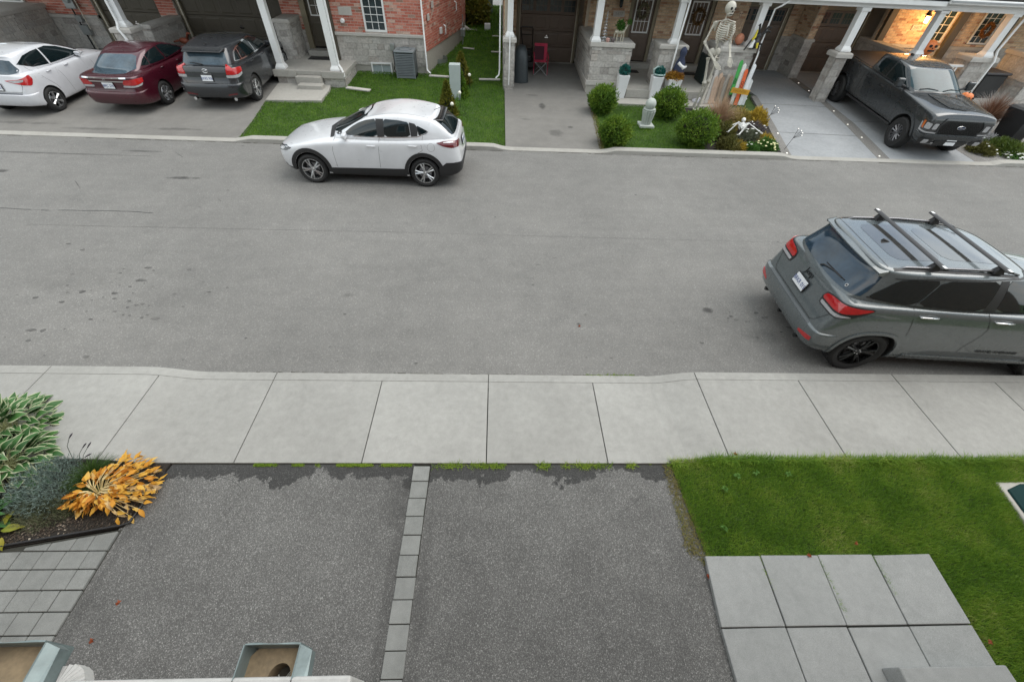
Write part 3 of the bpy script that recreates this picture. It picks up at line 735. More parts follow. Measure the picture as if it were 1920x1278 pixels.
# shell above: porch roofs and upper storey
piece(H, 'porch_beam', MT['white_paint'], (-19.5, -5.5, 16.95, 17.2, 3.0, 3.3))
piece(H, 'porch_ceiling', MT['white_paint'], (-19.5, -5.5, 17.2, 20.1, 3.05, 3.12))
piece(H, 'roof', M('dark_shingles', (.06, .055, .05), .9), (-19.7, -5.3, 16.6, 20.0, 3.32, 3.5), (-22, -1.8, 18.3, 31.5, 6.2, 6.5))
piece(H, 'upper_storey', MT['mortar_red'], (-22, -2.9, 20.2, 31.4, 2.8, 6.2), (-5.9, -2.95, 18.65, 20.2, 2.9, 6.2), (-22, -1.95, 23.6, 31.4, 1, 6.2))
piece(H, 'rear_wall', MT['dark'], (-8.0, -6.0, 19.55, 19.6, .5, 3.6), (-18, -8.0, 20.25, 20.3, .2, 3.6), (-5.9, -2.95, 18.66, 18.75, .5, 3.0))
H.finish()
downspout('white downspout at the corner of the red brick bay beside the air conditioner', [(-2.74, 18.42, 3.5), (-2.74, 18.42, .5), (-2.72, 18.36, .42), (-2.6, 18.25, .36)])
downspout('white downspout beside the right porch post with a curved foot', [(-5.6, 17.0, 3.0), (-5.6, 17.0, .82), (-5.5, 16.9, .72), (-5.45, 16.83, .62), (-5.42, 16.8, .5)], r=.04)
downspout('white downspout down the post between the two garages behind the burgundy car', [(-12.47, 17.0, 3.0), (-12.47, 17.0, 1.78), (-12.4, 16.8, 1.6), (-12.3, 16.78, 1.4), (-12.1, 16.78, .3)], r=.045)
# stone name plate, hose tap etc.
m = MB(); m.box(-6.33+.65, -5.97+.65+.1, 18.47, 18.495, 1.98, 2.22)
tag(m.build('wall_plaque', MT['cap'], bevel=.006), 'grey stone number block set in the red brick beside the front door', 'plaque')
m = MB(); m.lathe([(.05, 18.40), (.075, 18.43), (.08, 18.49)], (-5.6, 0, 1.82), 16, 'y'); tag(m.build('wall_vent', MT['white_paint'], auto=40), 'small round vent low on the red brick beside the porch post', 'vent')
# concrete pad and doormat
MB()
sheet('walkway', [(-7.66, 15.2), (-5.9, 15.32), (-5.9, 16.28), (-6.0, 16.9), (-7.82, 16.9)], .03, MT['porch_conc'], .08)
m = MB(); m.box(-7.15, -6.35, 18.35, 18.8, PT_+.002, PT_+.014); tag(m.build('doormat', MT['black_plastic']), 'dark doormat on the red brick house porch', 'doormat')
# electricity meter and boxes
mt = thing('electric_meter', 'grey electricity meter with two boxes and conduits on the red brick wall', 'meter', (-15.9, 19.9, 1.6))
m = MB(); m.box(-16.1, -15.75, 19.78, 19.99, 1.62, 2.1); m.build('meter_box', MT['steel'], mt, bevel=.01)
m = MB(); m.lathe([(.09, 19.7), (.1, 19.78)], (-15.92, 0, 1.88), 20, 'y'); m.build('meter_dial', M('meter_glass', (.3, .33, .33), .1, var=0), mt)
for (a, b, c, d) in [(-16.02, -15.82, 1.22, 1.42), (-16.06, -15.76, .82, 1.12)]:
    MB().box(a, b, 19.82, 19.98, c, d).build('junction_box', MT['steel'], mt, bevel=.008)
m = MB(); m.tube([(-15.97, 19.86, 1.62), (-15.97, 19.86, .3)], .025, 8); m.build('conduit', MT['dark_alloy'], mt)
m = MB(); m.tube([(-15.86, 19.86, .82), (-15.86, 19.86, .3)], .02, 8); m.build('conduit', MT['cream'], mt)
m = MB(); m.tube([(-15.7, 19.86, 2.0), (-15.7, 19.86, 1.0)], .018, 8); m.build('conduit', MT['cream'], mt)

# side wall vents and fittings
def sidept(t, k=.05): return Vector((-2.78+su.x*t+n_.x*k, 18.5+su.y*t+n_.y*k, 0))
fit = [(1.1, 2.25, 'plate'), (.55, 1.95, 'plate'), (2.6, 2.3, 'pipe'), (3.6, 2.45, 'pipe'), (1.9, 1.35, 'vent'), (2.25, 1.2, 'pipe'), (3.9, 1.75, 'pipe')]
for i, (t, z, k) in enumerate(fit):
    p = sidept(t); m = MB()
    if k == 'plate': m.obox((p.x, p.y, z), (.22, .03, .2), (0, 0, math.atan2(su.y, su.x)))
    elif k == 'vent': m.obox((p.x, p.y, z), (.2, .06, .2), (0, 0, math.atan2(su.y, su.x)))
    else: m.tube([(p.x, p.y, z+.3), (p.x+.08, p.y, z+.25), (p.x+.08, p.y, z), (p.x+.03, p.y+.1, z-.05)], .025, 8)
    lab = ['flat grey plate on the side wall of the red brick house, the upper one', 'flat grey plate on the side wall nearest the corner', 'white bent pipe high on the side wall of the red brick house', 'white bent pipe high on the side wall toward the back', 'small white vent hood low on the side wall', 'white straight pipe beside the low vent hood', 'white pipe on the side wall far toward the back yard'][i]
    tag(m.build('wall_pipe' if k == 'pipe' else 'wall_vent', MT['cap'] if k == 'plate' else MT['white_paint'], bevel=.004), lab, 'pipe' if k == 'pipe' else 'vent')
gm = thing('gas_meter', 'grey gas meter with pipes against the side wall at the far end', 'gas meter', (-1.75, 22.8, .45))
m = MB(); m.box(-1.85+.1, -1.55, 22.7, 23.0, .75, 1.05); m.build('meter_body', MT['steel'], gm, bevel=.03, seg=2)
m = MB(); m.tube([(-1.65, 22.6, .45), (-1.65, 22.6, 1.2), (-1.65, 22.85, 1.25), (-1.65, 22.9, 1.05)], .02, 6); m.tube([(-1.65, 23.1, .45), (-1.65, 23.1, 1.5)], .02, 6); m.build('meter_pipe', MT['steel'], gm)
m = MB(); m.tube([(-2.2, 20.9, .42), (-1.95, 20.85, .42), (-1.85, 21.1, .43), (-2.0, 21.3, .43)], .02, 6)
ww = thing('window_well', 'low curved metal window well at the foot of the side wall', 'window well', (-2.2, 20.0, .4))
m = MB(); pp = [sidept(1.3+.35-.35*math.cos(a), .02+.28*math.sin(a)) for a in np.linspace(0, PI, 12)]
for a, b in zip(pp, pp[1:]): m.hex([(a.x, a.y, .2), (b.x, b.y, .2), (b.x*.999, b.y+.01, .2), (a.x, a.y+.01, .2)], [(a.x, a.y, .5), (b.x, b.y, .5), (b.x*.999, b.y+.01, .5), (a.x, a.y+.01, .5)])
m.build('well_rim', MT['steel'], ww)

# ============ right: tan brick townhouse row
T = House('townhouse_row', 'row of tan brick townhouses with stone piers, white posts and brown garage doors', 'townhouses', (9, 20, .35))
YW, YG, YP = 20.0, 20.7, 17.15
# left end pier, side wall
pier(T, .17, .54, 17.12, 17.5, .1, 1.64, .13, .05)
post(T, .36, 17.3, 1.77, 3.0, .19)
T.wall('stone', (.17, 31.0), (0, -1), 13.5, .3, 1.64, th=.1); T.wall('brick_tan', (.17, 31), (0, -1), 13.5, 1.64, 3.4, th=.1)
T.wall('brick_tan', (.28, 20.6), (1, 0), .4, .35, 3.4)
T.wall('brick_tan', (.42, 17.55), (0, 1), 3.05, 1.64, 3.4, th=.1); T.wall('stone', (.42, 17.55), (0, 1), 3.05, .25, 1.64, th=.1)
garage_door(T, .82, 3.03, YG-.1, .39, 2.5, MT['brown_door'], MT['tan_trim'], 'both', fl=.12)
piece(T, 'door_edge_trim', MT['cream'], (3.03, 3.06, YG-.15, YG-.11, .4, 2.5), (.80, .82, YG-.15, YG-.11, .4, 2.5))
# porch block, driveway-side wall
T.wall('stone', (3.22, YP), (1, 0), 1.42, .62, 1.62, th=.1); T.wall('stone', (3.22, YG-.12), (0, -1), YG-.12-YP, .62, 1.62, th=.1)
piece(T, 'plinth', MT['cap'], (3.17, 4.67, YP-.05, YP+.1, .46, .617), (3.17, 3.3, YP+.103, YG-.2, .46, .617), bevel=.008)
piece(T, 'plinth', MT['found'], (3.2, 4.64, YP-.02, YP+.1, .1, .458), (3.2, 3.3, YP+.1, YG-.2, .1, .458))
T.wall('stone', (4.64, YP), (0, 1), .9, .4, 1.62, th=.1)
piece(T, 'pier_core', MT['mortar_stone'], (3.33, 4.53, YP+.11, YP+.88, .2, 1.618))
m = MB(); m.box(3.14, 4.70, YP-.05, YP+.95, 1.62, 1.75); m.box(3.14, 3.62, YP+.953, YW-.0, 1.62, 1.75); m.build('stone_cap', MT['cap'], T.root, bevel=.01)
T.wall('brick_tan', (3.3, YW), (0, -1), .0001, 1.75, 3.4) if False else None
post(T, 3.32, 17.27, 1.75, 3.0, .22)
T.wall('brick_tan', (3.32, YG-.1), (0, -1), .72, 1.75, 3.4, th=.1)
# door wall: brick above, stone below
T.wall('brick_tan', (3.32, YW), (1, 0), 6.3, 1.45, 3.4, [(1.7, 2.78, 0, 2.9), (3.9, 4.98, 0, 2.9), ])
T.wall('stone', (3.32, YW), (1, 0), 6.3, .35, 1.36, [(1.7, 2.78, 0, 2.9), (3.9, 4.98, 0, 2.9)])
piece(T, 'stone_ledge', MT['cap'], (3.33, 5.01, YW-.05, YW+.02, 1.36, 1.447), (6.11, 7.21, YW-.05, YW+.02, 1.36, 1.447), (8.31, 9.6, YW-.05, YW+.02, 1.36, 1.447), bevel=.008)
def entry(x0, x1, y, z0, wreath, parent=None):
    d = piece(T, 'front_door', MT['brown_door'], (x0, x1, y+.04, y+.08, z0, 2.8))
    w = x1-x0
    for (a, b) in ((x0+.08, x0+w/2-.04), (x0+w/2+.04, x1-.08)):
        q = MB(); q.hex([(a, y+.0395, z0+.1), (b, y+.0395, z0+.1), (b, y+.0395, z0+.85), (a, y+.0395, z0+.85)], [(a+.04, y+.028, z0+.15), (b-.04, y+.028, z0+.15), (b-.04, y+.028, z0+.8), (a+.04, y+.028, z0+.8)]); q.build('door_panel', MT['brown_door'], d)
    window(T, x0+.1, x1-.1, y+.03, 1.6, 2.66, 4, 3, .045, d, False)
    piece(T, 'door_frame', MT['tan_trim'], (x0-.12, x0-.003, y-.03, y+.1, z0-.02, 2.9), (x1+.003, x1+.12, y-.03, y+.1, z0-.02, 2.9))
    piece(T, 'door_step', MT['porch_conc'], (x0-.2, x1+.2, y-.28, y+.035, .45, z0-.03), bevel=.012)
    m = MB(); m.ball((x0+.07, y+.0, z0+.95), .028, 10); m.ball((x0+.07, y+.0, z0+1.1), .02, 10); m.build('door_handle', MT['chrome'], d)
    return d
entry(5.12, 5.96, YW, .68, 1); entry(7.28, 8.12, YW, .68, 2)
# porch floor
piece(T, 'porch_floor', MT['porch_conc'], (4.62, 8.0, 16.72, YW, .2, .47), (7.98, 9.3, 18.3, YW, .2, .468), bevel=.01)
piece(T, 'walkway', MT['porch_conc'], (3.4, 8.2, 16.05, 16.715, .05, .2), bevel=.008)
# middle pier and right-hand block
pier(T, 5.62, 6.55, YP, YP+.75, .45, 1.64, .13, .05)
post(T, 6.06, 17.3, 1.77, 3.0, .2)
pier(T, 7.78, 9.0, YP+.05, YP+1.15, .2, 1.62, .15, .05)
post(T, 9.05-.2, 17.4, 1.77, 3.0, .22)
# garages two and three with the dividing wall
T.wall('brick_tan', (8.72, YW), (1, 0), .001, 1.4, 3.4) if False else None
T.wall('stone', (9.56, YW+.1), (0, -1), .0001, 1, 1.1) if False else None
garage_door(T, 9.62, 11.5, YG, .4, 2.5, MT['brown_door'], MT['tan_trim'], 'both', fl=.14)
piece(T, 'door_edge_trim', MT['cream'], (11.5, 11.54, YG-.04, YG-.0301, .4, 2.5))
T.wall('stone', (11.7, YG), (1, 0), .45, .35, 1.6); T.wall('brick_tan', (11.7, YG), (1, 0), .45, 1.6, 3.4)
T.wall('stone', (12.14, 19.7), (1, 0), .36, .2, 1.6, th=.3); T.wall('brick_tan', (12.2, 19.7), (1, 0), .27, 1.7, 3.4, th=.3)
T.wall('stone', (12.14, YG), (0, -1), 1.0, .3, 1.6, th=.1); T.wall('brick_tan', (12.18, YG), (0, -1), 1.0, 1.7, 3.4, th=.1)
T.wall('stone', (12.5, 19.7), (0, 1), 1.0, .3, 1.6, th=.1); T.wall('brick_tan', (12.47, 19.7), (0, 1), 1.0, 1.7, 3.4, th=.1)
cap(T, 12.14, 12.5, 19.7, YG-.03, 1.6, .1, .04)
garage_door(T, 12.92, 14.85, YG, .4, 2.5, MT['brown_door'], MT['tan_trim'], 'both', fl=.12)
piece(T, 'door_edge_trim', MT['cream'], (14.86, 14.9, YG-.05, YG-.031, .4, 2.5))
pier(T, 11.9, 12.3, 17.02, 17.42, .1, 1.62, .15, .1)
post(T, 12.15, 17.25, 1.78, 3.0, .24)
# third porch behind the pickup
T.wall('stone', (15.0, YG), (0, -1), YG-YP, .3, 1.6, th=.1)
piece(T, 'stone_cap', MT['cap'], (14.95, 15.35, YP, YG-.05, 1.6, 1.72), bevel=.01)
T.wall('brick_tan', (15.1, YW), (1, 0), 11, 1.62, 3.4, [(2.15, 2.85, 1.7, 2.9), (3.9, 4.8, 1.7, 2.9)]); T.wall('stone', (15.1, YW), (1, 0), 11, .3, 1.5)
piece(T, 'stone_ledge', MT['cap'], (15.1, 25.8, YW-.05, YW+.02, 1.5, 1.617), bevel=.008)
window(T, 17.3, 17.92, YW, 1.72, 2.85, 2, 4, .05); window(T, 19.05, 19.85, YW, 1.72, 2.8, 3, 5, .05)
piece(T, 'door_frame', MT['olive_door'], (18.0, 18.3, YW-.16, YW+.1, .6, 3.0), (20.0, 20.35, YW-.16, YW+.1, .6, 3.0), (15.15, 15.4, YW-.16, YW, 1.72, 3.0))
post(T, 14.88, 17.27, 1.74, 3.03, .22); post(T, 17.42, 17.27, 1.78, 3.03, .24)
pier(T, 16.95, 17.85, YP, YP+.6, .2, 1.64, .15, .07); pier(T, 19.3, 20.6, YP-.3, YP+1.2, .2, 1.75, .14, .06)
pier(T, 14.66, 15.1, YP, YP+.5, .2, 1.6, .13, .05)
piece(T, 'porch_floor', MT['porch_conc'], (15.1, 25, 16.9, YW, .2, .5))
# railing
rl = MB(); 
for k in range(7): rl.box(15.95+.12*k, 16.0+.12*k, YP+.1, YP+.14, .55, 1.45)
rl.box(15.8, 16.9, YP+.08, YP+.16, 1.45, 1.52); rl.box(15.8, 16.9, YP+.08, YP+.16, .55, .6)
tag(rl.build('railing', MT['white_paint'], T.root), kind='stuff')
# beam, soffit, roofs, upper storey
piece(T, 'porch_beam', MT['white_paint'], (.1, 26, 17.12, 17.4, 3.0, 3.24), bevel=.01)
piece(T, 'gutter', MT['white_paint'], (.05, 14.6, 16.9, 17.02, 3.12, 3.26), (14.6, 26, 16.82, 16.95, 3.2, 3.34), bevel=.02)
piece(T, 'gutter_edge', M('gutter_grey', (.3, .31, .32), .5, var=.05), (14.6, 26, 16.78, 16.82, 3.26, 3.3))
piece(T, 'porch_ceiling', MT['white_paint'], (.2, 26, 17.4, 20.6, 3.06, 3.12))
piece(T, 'porch_roof', bpy.data.materials['dark_shingles'], (.0, 26.3, 16.85, 20.6, 3.36, 3.5))
piece(T, 'upper_storey', MT['mortar_tan'], (.3, 26, 20.9, 31, .4, 6.2)); piece(T, 'roof', bpy.data.materials['dark_shingles'], (0, 26.4, 19.5, 31.4, 6.2, 6.5))
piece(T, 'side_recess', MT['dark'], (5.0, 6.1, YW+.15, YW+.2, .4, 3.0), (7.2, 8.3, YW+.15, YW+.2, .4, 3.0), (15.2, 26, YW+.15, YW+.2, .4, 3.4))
T.finish()
downspout('white downspout hanging beside the leftmost townhouse pillar with its foot above the grass', [(.02, 17.5, 3.1), (.02, 17.5, .75), (.0, 17.42, .6), (-.12, 17.35, .5)])
downspout('thin white downspout down the face of the leftmost townhouse pillar', [(.36, 17.14, 1.9), (.36, 17.05, 1.7), (.36, 17.05, .38)], r=.028)
downspout('white downspout running down the second townhouse post past the tall planter', [(6.2, 17.1, 3.05), (6.16, 17.1, 1.95), (6.14, 17.02, 1.75), (6.14, 17.02, .5)], r=.035)
downspout('white downspout down the corner of the stone block behind the picket boards', [(9.4, 16.98, 3.1), (9.2, 17.0, 2.95), (9.1, 17.14, 2.85), (9.08, 17.14, 1.85), (9.08, 17.06, 1.6), (9.06, 17.1, .5), (9.1, 17.0, .32), (9.25, 16.9, .25)], r=.032)
downspout('white downspout down the rightmost townhouse post above the dark bin', [(17.85, 16.95, 3.15), (17.7, 17.08, 2.95), (17.62, 17.12, 2.0), (17.66, 17.0, 1.7), (17.6, 17.02, .4)], r=.04)

# ============ own house behind the camera
O = House('brick_house', 'brick house the photo is taken from, standing behind the camera', 'house', (0, -1, 0))
piece(O, 'wall', M('own_house_brick', (.26, .18, .14), .9, var=.25, scale=8), (-14, -1.6, -.75, -.45, 0, 5.9), (-1.6, 1.6, -.75, -.45, 0, 3.7), (1.6, 14, -.75, -.45, 0, 5.9), (-1.6, 1.6, -.75, -.45, 5.6, 5.9))
piece(O, 'eave', MT['white_paint'], (-14, 14, -.75, -.3, 5.9, 6.0))
piece(O, 'roof', bpy.data.materials['dark_shingles'], (-14, 14, -7, -.3, 6.01, 6.2))
for x in (-9, -5, 4, 8):
    window(O, x, x+1.4, -.44, 4.0, 5.6, 2, 2, .08, None, False)
# ------------------------------------------------------------------ vehicles (car frame: x forward from rear axle, y left, z up)
def paint(name, col, metal=.35, rough=.32):
    s = NT(name); P = s.n('ShaderNodeTexCoord').outputs['Object']
    k = s.mr(s.noise(3, 5, P), .3, .7, .93, 1.05)
    c = s.mix(1.0, col, s.n('ShaderNodeCombineColor', {0: k, 1: k, 2: k}).outputs[0], 'MULTIPLY')
    s.set(col=c, metal=metal, rough=s.mr(s.noise(9, 5, P), .3, .7, rough-.04, rough+.07), coat=1., crough=.035)
    return s.m

def ring_mesh(rings, capmid=None):
    """closed rings of N points (index 0 = centre bottom/front, symmetric: j pairs with N-j)"""
    N = len(rings[0]); v = [p for r in rings for p in r]; f = []
    for i in range(len(rings)-1):
        for j in range(N): f.append((i*N+j, i*N+(j+1) % N, (i+1)*N+(j+1) % N, (i+1)*N+j))
    h = N//2
    def cap(base, flip):
        for j in range(h):
            a, b = j, j+1; c, d = (N-b) % N, (N-a) % N
            q = [a, b, c, d]; q = [base+k for k in dict.fromkeys(q)]
            f.append(tuple(q[::-1] if flip else q))
    cap(0, False); cap((len(rings)-1)*N, True)
    return v, f

def subsurf_obj(name, v, f, mats, levels=2, creases=None):
    me = bpy.data.meshes.new(name); me.from_pydata(v, [], f)
    bm = bmesh.new(); bm.from_mesh(me); bmesh.ops.recalc_face_normals(bm, faces=bm.faces)
    if creases:
        lay = bm.edges.layers.float.get('crease_edge') or bm.edges.layers.float.new('crease_edge')
        for e in bm.edges:
            c = creases(e)
            if c: e[lay] = c
    bm.to_mesh(me); bm.free()
    o = bpy.data.objects.new(name, me); COL.objects.link(o)
    sm = o.modifiers.new('s', 'SUBSURF'); sm.levels = levels; sm.render_levels = levels
    dg = bpy.context.evaluated_depsgraph_get(); m2 = bpy.data.meshes.new_from_object(o.evaluated_get(dg))
    bpy.data.objects.remove(o); m2.name = name
    m2.materials.clear()
    for m in mats: m2.materials.append(m)
    o = bpy.data.objects.new(name, m2); COL.objects.link(o); m2.shade_smooth()
    return o

def interp(tab, x, k):
    if x <= tab[0][0]: return tab[0][k]
    for a, b in zip(tab, tab[1:]):
        if x <= b[0]:
            t = (x-a[0])/(b[0]-a[0]) if b[0] > a[0] else 0; return a[k]+(b[k]-a[k])*t
    return tab[-1][k]

def body_section(x, w, zb, zs, zc, tumb=.03):
    H = zs-zb
    return [(0, zb), (.72*w, zb), (.93*w, zb+.02), (.975*w, zb+.09), (.995*w, zb+.38*H), (1.0*w, zb+.62*H), (.985*w, zs-.09), (.955*w, zs-.012), (.90*w, zs+.012), (.55*w, zc-.004), (0, zc)]

class Car:
    def __init__(s, spec, root):
        s.root = root; s.sp = spec; s.trees = []
        # lower body
        st = spec['stations']           # (x, w, zb, zs, zc, tf)   tf<0 rear rake factor, >0 front rake factor
        rings = []
        for (x, w, zb, zs, zc, tf) in st:
            half = body_section(x, w, zb, zs, zc)
            pts = []
            for (y, z) in half:
                dx = 0
                if tf < 0: dx = -tf*spec['rear_prof'](z)
                if tf > 0: dx = tf*spec['front_prof'](z)
                pts.append((x+dx, y, z))
            rings.append(pts+[(p[0], -p[1], p[2]) for p in pts[-2:0:-1]])
        v, f = ring_mesh(rings)
        s.body = subsurf_obj('body', v, f, [spec['paint'], MT['dark']], 3)
        # greenhouse
        g = spec['green']               # rings: (z front, z mid, z rear, xf, xr, wf, wm, wr, bulge front, bulge rear)
        rings = []
        for (zf, zm, zr, xf, xr, wf, wm, wr, bf, br) in g:
            L_ = xf-xr; xs = [xf+bf, xf+bf*.75, xf-.03*L_*0-.02, xf-.12*L_, xf-.32*L_, xf-.55*L_, xf-.78*L_, xr+.1*L_, xr+.02, xr-br*.75, xr-br]
            ysr = [0, .6*wf, .93*wf, wf, (wf+wm)/2+.008, wm, (wm+wr)/2+.006, wr, .93*wr, .6*wr, 0]
            zz = []
            for x in xs:
                t = (xf-x)/L_; t = min(1, max(0, t))
                zz.append(zf+(zm-zf)*(1-(1-min(1, t/.45))**2) if t < .45 else zm+(zr-zm)*((t-.45)/.55)**1.7)
            rings.append([(x, y, z) for x, y, z in zip(xs, ysr, zz)]+[(x, -y, z) for x, y, z in list(zip(xs, ysr, zz))[-2:0:-1]])
        v, f = ring_mesh(rings)
        s.cabin = subsurf_obj('roof', v, f, [spec.get('roof_paint', spec['paint'])], 3)
        bm = bmesh.new(); bm.from_mesh(s.body.data); bm.from_mesh(s.cabin.data); s.bvh = BVHTree.FromBMesh(bm); bm.free()
        # wheel arches
        R_ = spec['R']; ra = spec.get('arch', R_+.055); wb = spec['wb']; wm = max(q[1] for q in st)
        a0_ = spec.get('ax0', 0.)
        for ax in (a0_, a0_+wb):
            for sd in (1, -1):
                c = MB(); y0, y1 = (wm-.34, wm+.2) if sd > 0 else (-wm-.2, -wm+.34)
                c.lathe([(ra, y0), (ra, y1)], (ax, 0, R_+.01), 40, 'y'); co = c.build('cut', MT['dark'], None)
                bm = bmesh.new(); bm.from_mesh(co.data); bmesh.ops.recalc_face_normals(bm, faces=bm.faces); bm.to_mesh(co.data); bm.free()
                md = s.body.modifiers.new('b', 'BOOLEAN'); md.object = co; md.operation = 'DIFFERENCE'; md.solver = 'EXACT'
                dg = bpy.context.evaluated_depsgraph_get(); m2 = bpy.data.meshes.new_from_object(s.body.evaluated_get(dg))
                s.body.modifiers.clear(); old = s.body.data; s.body.data = m2; bpy.data.meshes.remove(old); bpy.data.objects.remove(co)
        me = s.body.data; me.name = 'body'; me.materials.clear(); me.materials.append(spec['paint']); me.materials.append(MT['dark'])
        for p in me.polygons:
            p.material_index = 0
            for ax in (a0_, a0_+wb):
                d = math.hypot(p.center.x-ax, p.center.z-R_-.01)
                if (abs(d-ra) < .02 and abs(p.normal.y) < .3 and abs(p.center.y) < wm-.0) or (d < ra and abs(p.center.y) < wm-.3): p.material_index = 1
            if p.normal.z < -.8 and p.center.z < .35: p.material_index = 1
        me.shade_smooth(); me.set_sharp_from_angle(angle=R(50))
        s.body.parent = root; s.cabin.parent = root
        # wheels
        wt = spec['tyre_w']
        for ax in (a0_, a0_+wb):
            for sd in (1, -1):
                if (ax, sd) == (a0_, 1): w0 = s.wheel(R_, spec['rr'], wt, spec['spokes'], spec['rim_mat'], spec.get('style', 'spoke')); o = w0
                else: o = copy_tree(w0, root)
                o.location = (ax, sd*(spec['track']/2), R_); o.rotation_euler = (0, random.uniform(0, 6), 0 if sd > 0 else PI)
    def wheel(s, R_, rr, w, nsp, rim, style):
        h = w/2
        m = MB(); m.lathe([(rr*.97, -h*.8), (rr+.02, -h*.98), (R_-.04, -h), (R_-.012, -h*.8), (R_, -h*.55), (R_, h*.55), (R_-.012, h*.8), (R_-.04, h), (rr+.02, h*.98), (rr*.97, h*.8)], (0, 0, 0), 40, 'y', cap=False)
        for k in range(40):        # tread blocks
            a = 2*PI*k/40; 
            m.obox((R_*math.cos(a), 0, R_*math.sin(a)), (.012, w*.7, R_*.09), (0, -a, 0))
        t = m.build('wheel', MT['rubber'], s.root, smooth=False, auto=40, world=False)
        m = MB(); m.lathe([(rr*.99, h*.80), (rr*.97, h*.86), (rr*.92, h*.84), (rr*.9, h*.5), (rr*.88, -h*.6)], (0, 0, 0), 40, 'y', cap=False)
        hub = rr*.2
        for k in range(nsp):
            a = 2*PI*k/nsp
            if style == 'y' or style == 'split':
                for da in (-.16, .16):
                    ca, sa = math.cos(a), math.sin(a)
                    p0 = Vector((hub*ca, h*.62, hub*sa)); p1 = Vector((rr*.93*math.cos(a+da), h*.8, rr*.93*math.sin(a+da)))
                    m.tube([p0, (p0+p1)/2+Vector((0, .01, 0)), p1], [rr*.1, rr*.08, rr*.08], 6)
            elif style == 'cover':
                p0 = Vector((hub*.5*math.cos(a), h*.8, hub*.5*math.sin(a))); p1 = Vector((rr*.9*math.cos(a), h*.82, rr*.9*math.sin(a)))
                m.tube([p0, (p0+p1)/2, p1], [rr*.1, rr*.13, rr*.2], 6)
            else:
                p0 = Vector((hub*math.cos(a), h*.6, hub*math.sin(a))); p1 = Vector((rr*.93*math.cos(a), h*.8, rr*.93*math.sin(a)))
                m.tube([p0, (p0+p1)/2+Vector((0, .012, 0)), p1], [rr*.12, rr*.09, rr*.1], 6)
        m.lathe([(hub*1.25, h*.45), (hub*1.2, h*.7), (hub*.6, h*.76), (hub*.5, h*.82), (.001, h*.83)], (0, 0, 0), 20, 'y')
        rm = m.build('rim', rim, t, smooth=False, auto=35, world=False)
        m = MB(); m.lathe([(rr*.9, h*.2), (.01, h*.2)], (0, 0, 0), 32, 'y'); 
        m.lathe([(rr*.6, h*.22), (rr*.6, h*.34), (rr*.2, h*.34)], (0, 0, 0), 24, 'y', 1); m.build('brake', [MT['dark'], MT['grey_alloy']], t, auto=40, world=False)
        if s.sp.get('lugs'):
            m = MB()
            for k in range(5):
                a = 2*PI*k/5; m.lathe([(.011, h*.6), (.011, h*.8), (.004, h*.82)], (hub*.75*math.cos(a), 0, hub*.75*math.sin(a)), 8, 'y')
            m.build('wheel_nut', MT['chrome'], t, world=False)
        return t
    def bumper(s, z0, z1, off, end='r', mat=None, w=.45, name='bumper', th1=84, pad=None):
        cw = s.sp['cw']; rows = []
        sx = -1 if end == 'r' else 1
        for sd in (-1, 1):
            seq = []
            for k in range(15):
                th = th1-(th1)*k/14; seq.append(('c', th))
            for k in range(1, 6): seq.append(('m', (cw-.45)*(1-k/6)))
            if sd > 0: seq = seq[::-1]
            if sd < 0: seq.append(('m', 0.))
            for (t, q) in seq:
                col = []
                for (z, f_) in ((z1+.012, -.1), (z1+.004, .55), (z1-.004, .92), (z1-.03, 1.), ((z0+z1)/2, .96), (z0+.04, .8), (z0, .45), (z0, -.3)):
                    if t == 'c': h = s.cast('rc' if sx < 0 else 'fc', q/180*PI*0+q*.008, z, sd); e = Vector((sx*math.cos(R(q)), sd*math.sin(R(q)), 0)); o_ = off*max(0, math.cos(R(q)*90/th1*.98))**.8
                    else: h = s.cast('rear' if sx < 0 else 'front', q*sd, z, 1); e = Vector((sx, 0, 0)); o_ = off
                    if h is None: h = (Vector((s.sp['x0'] if sx < 0 else s.sp['x1'], q*sd if t == 'm' else sd*cw, z)),)
                    p = h[0]+e*(o_*f_+(.004 if f_ > 0 else 0)); p.z = z; col.append(p)
                rows.append(col)
        nr = len(rows[0]); m = MB(); m.add([p for c_ in rows for p in c_], [(i*nr+j, i*nr+j+1, (i+1)*nr+j+1, (i+1)*nr+j) for i in range(len(rows)-1) for j in range(nr-1)])
        o = m.build(name, mat or s.sp['paint'], s.root, auto=45, world=False)
        if pad:
            m = MB(); P = [c_ for c_ in rows if abs(c_[1].y) < cw-.25]
            m.add([q+Vector((0, 0, .006)) for c_ in P for q in (c_[1].lerp(c_[0], .6), c_[2])], [(2*i, 2*i+1, 2*i+3, 2*i+2) for i in range(len(P)-1)]); m.build('bumper_step', pad, o, world=False)
        return o
    # ---- pieces projected onto the skin
    def cast(s, axis, a, b, sd):
        if axis in ('rc', 'fc'):
            w_ = s.sp['cw']; th = a/.008*PI/180; sx = -1 if axis == 'rc' else 1
            C = Vector(((s.sp['x0']+.45) if sx < 0 else (s.sp['x1']-.45), sd*(w_-.45), b))
            e = Vector((sx*math.cos(th), sd*math.sin(th), 0)); o, d = C+e*2, -e
        elif axis == 'side': o, d = Vector((a, 3*sd, b)), Vector((0, -sd, 0))
        elif axis == 'rear': o, d = Vector((-4, a, b)), Vector((1, 0, 0))
        elif axis == 'front': o, d = Vector((8, a, b)), Vector((-1, 0, 0))
        else: o, d = Vector((a, b, 5)), Vector((0, 0, -1))
        h = s.bvh.ray_cast(o, d)
        return (h[0], h[1], d) if h[0] is not None else None
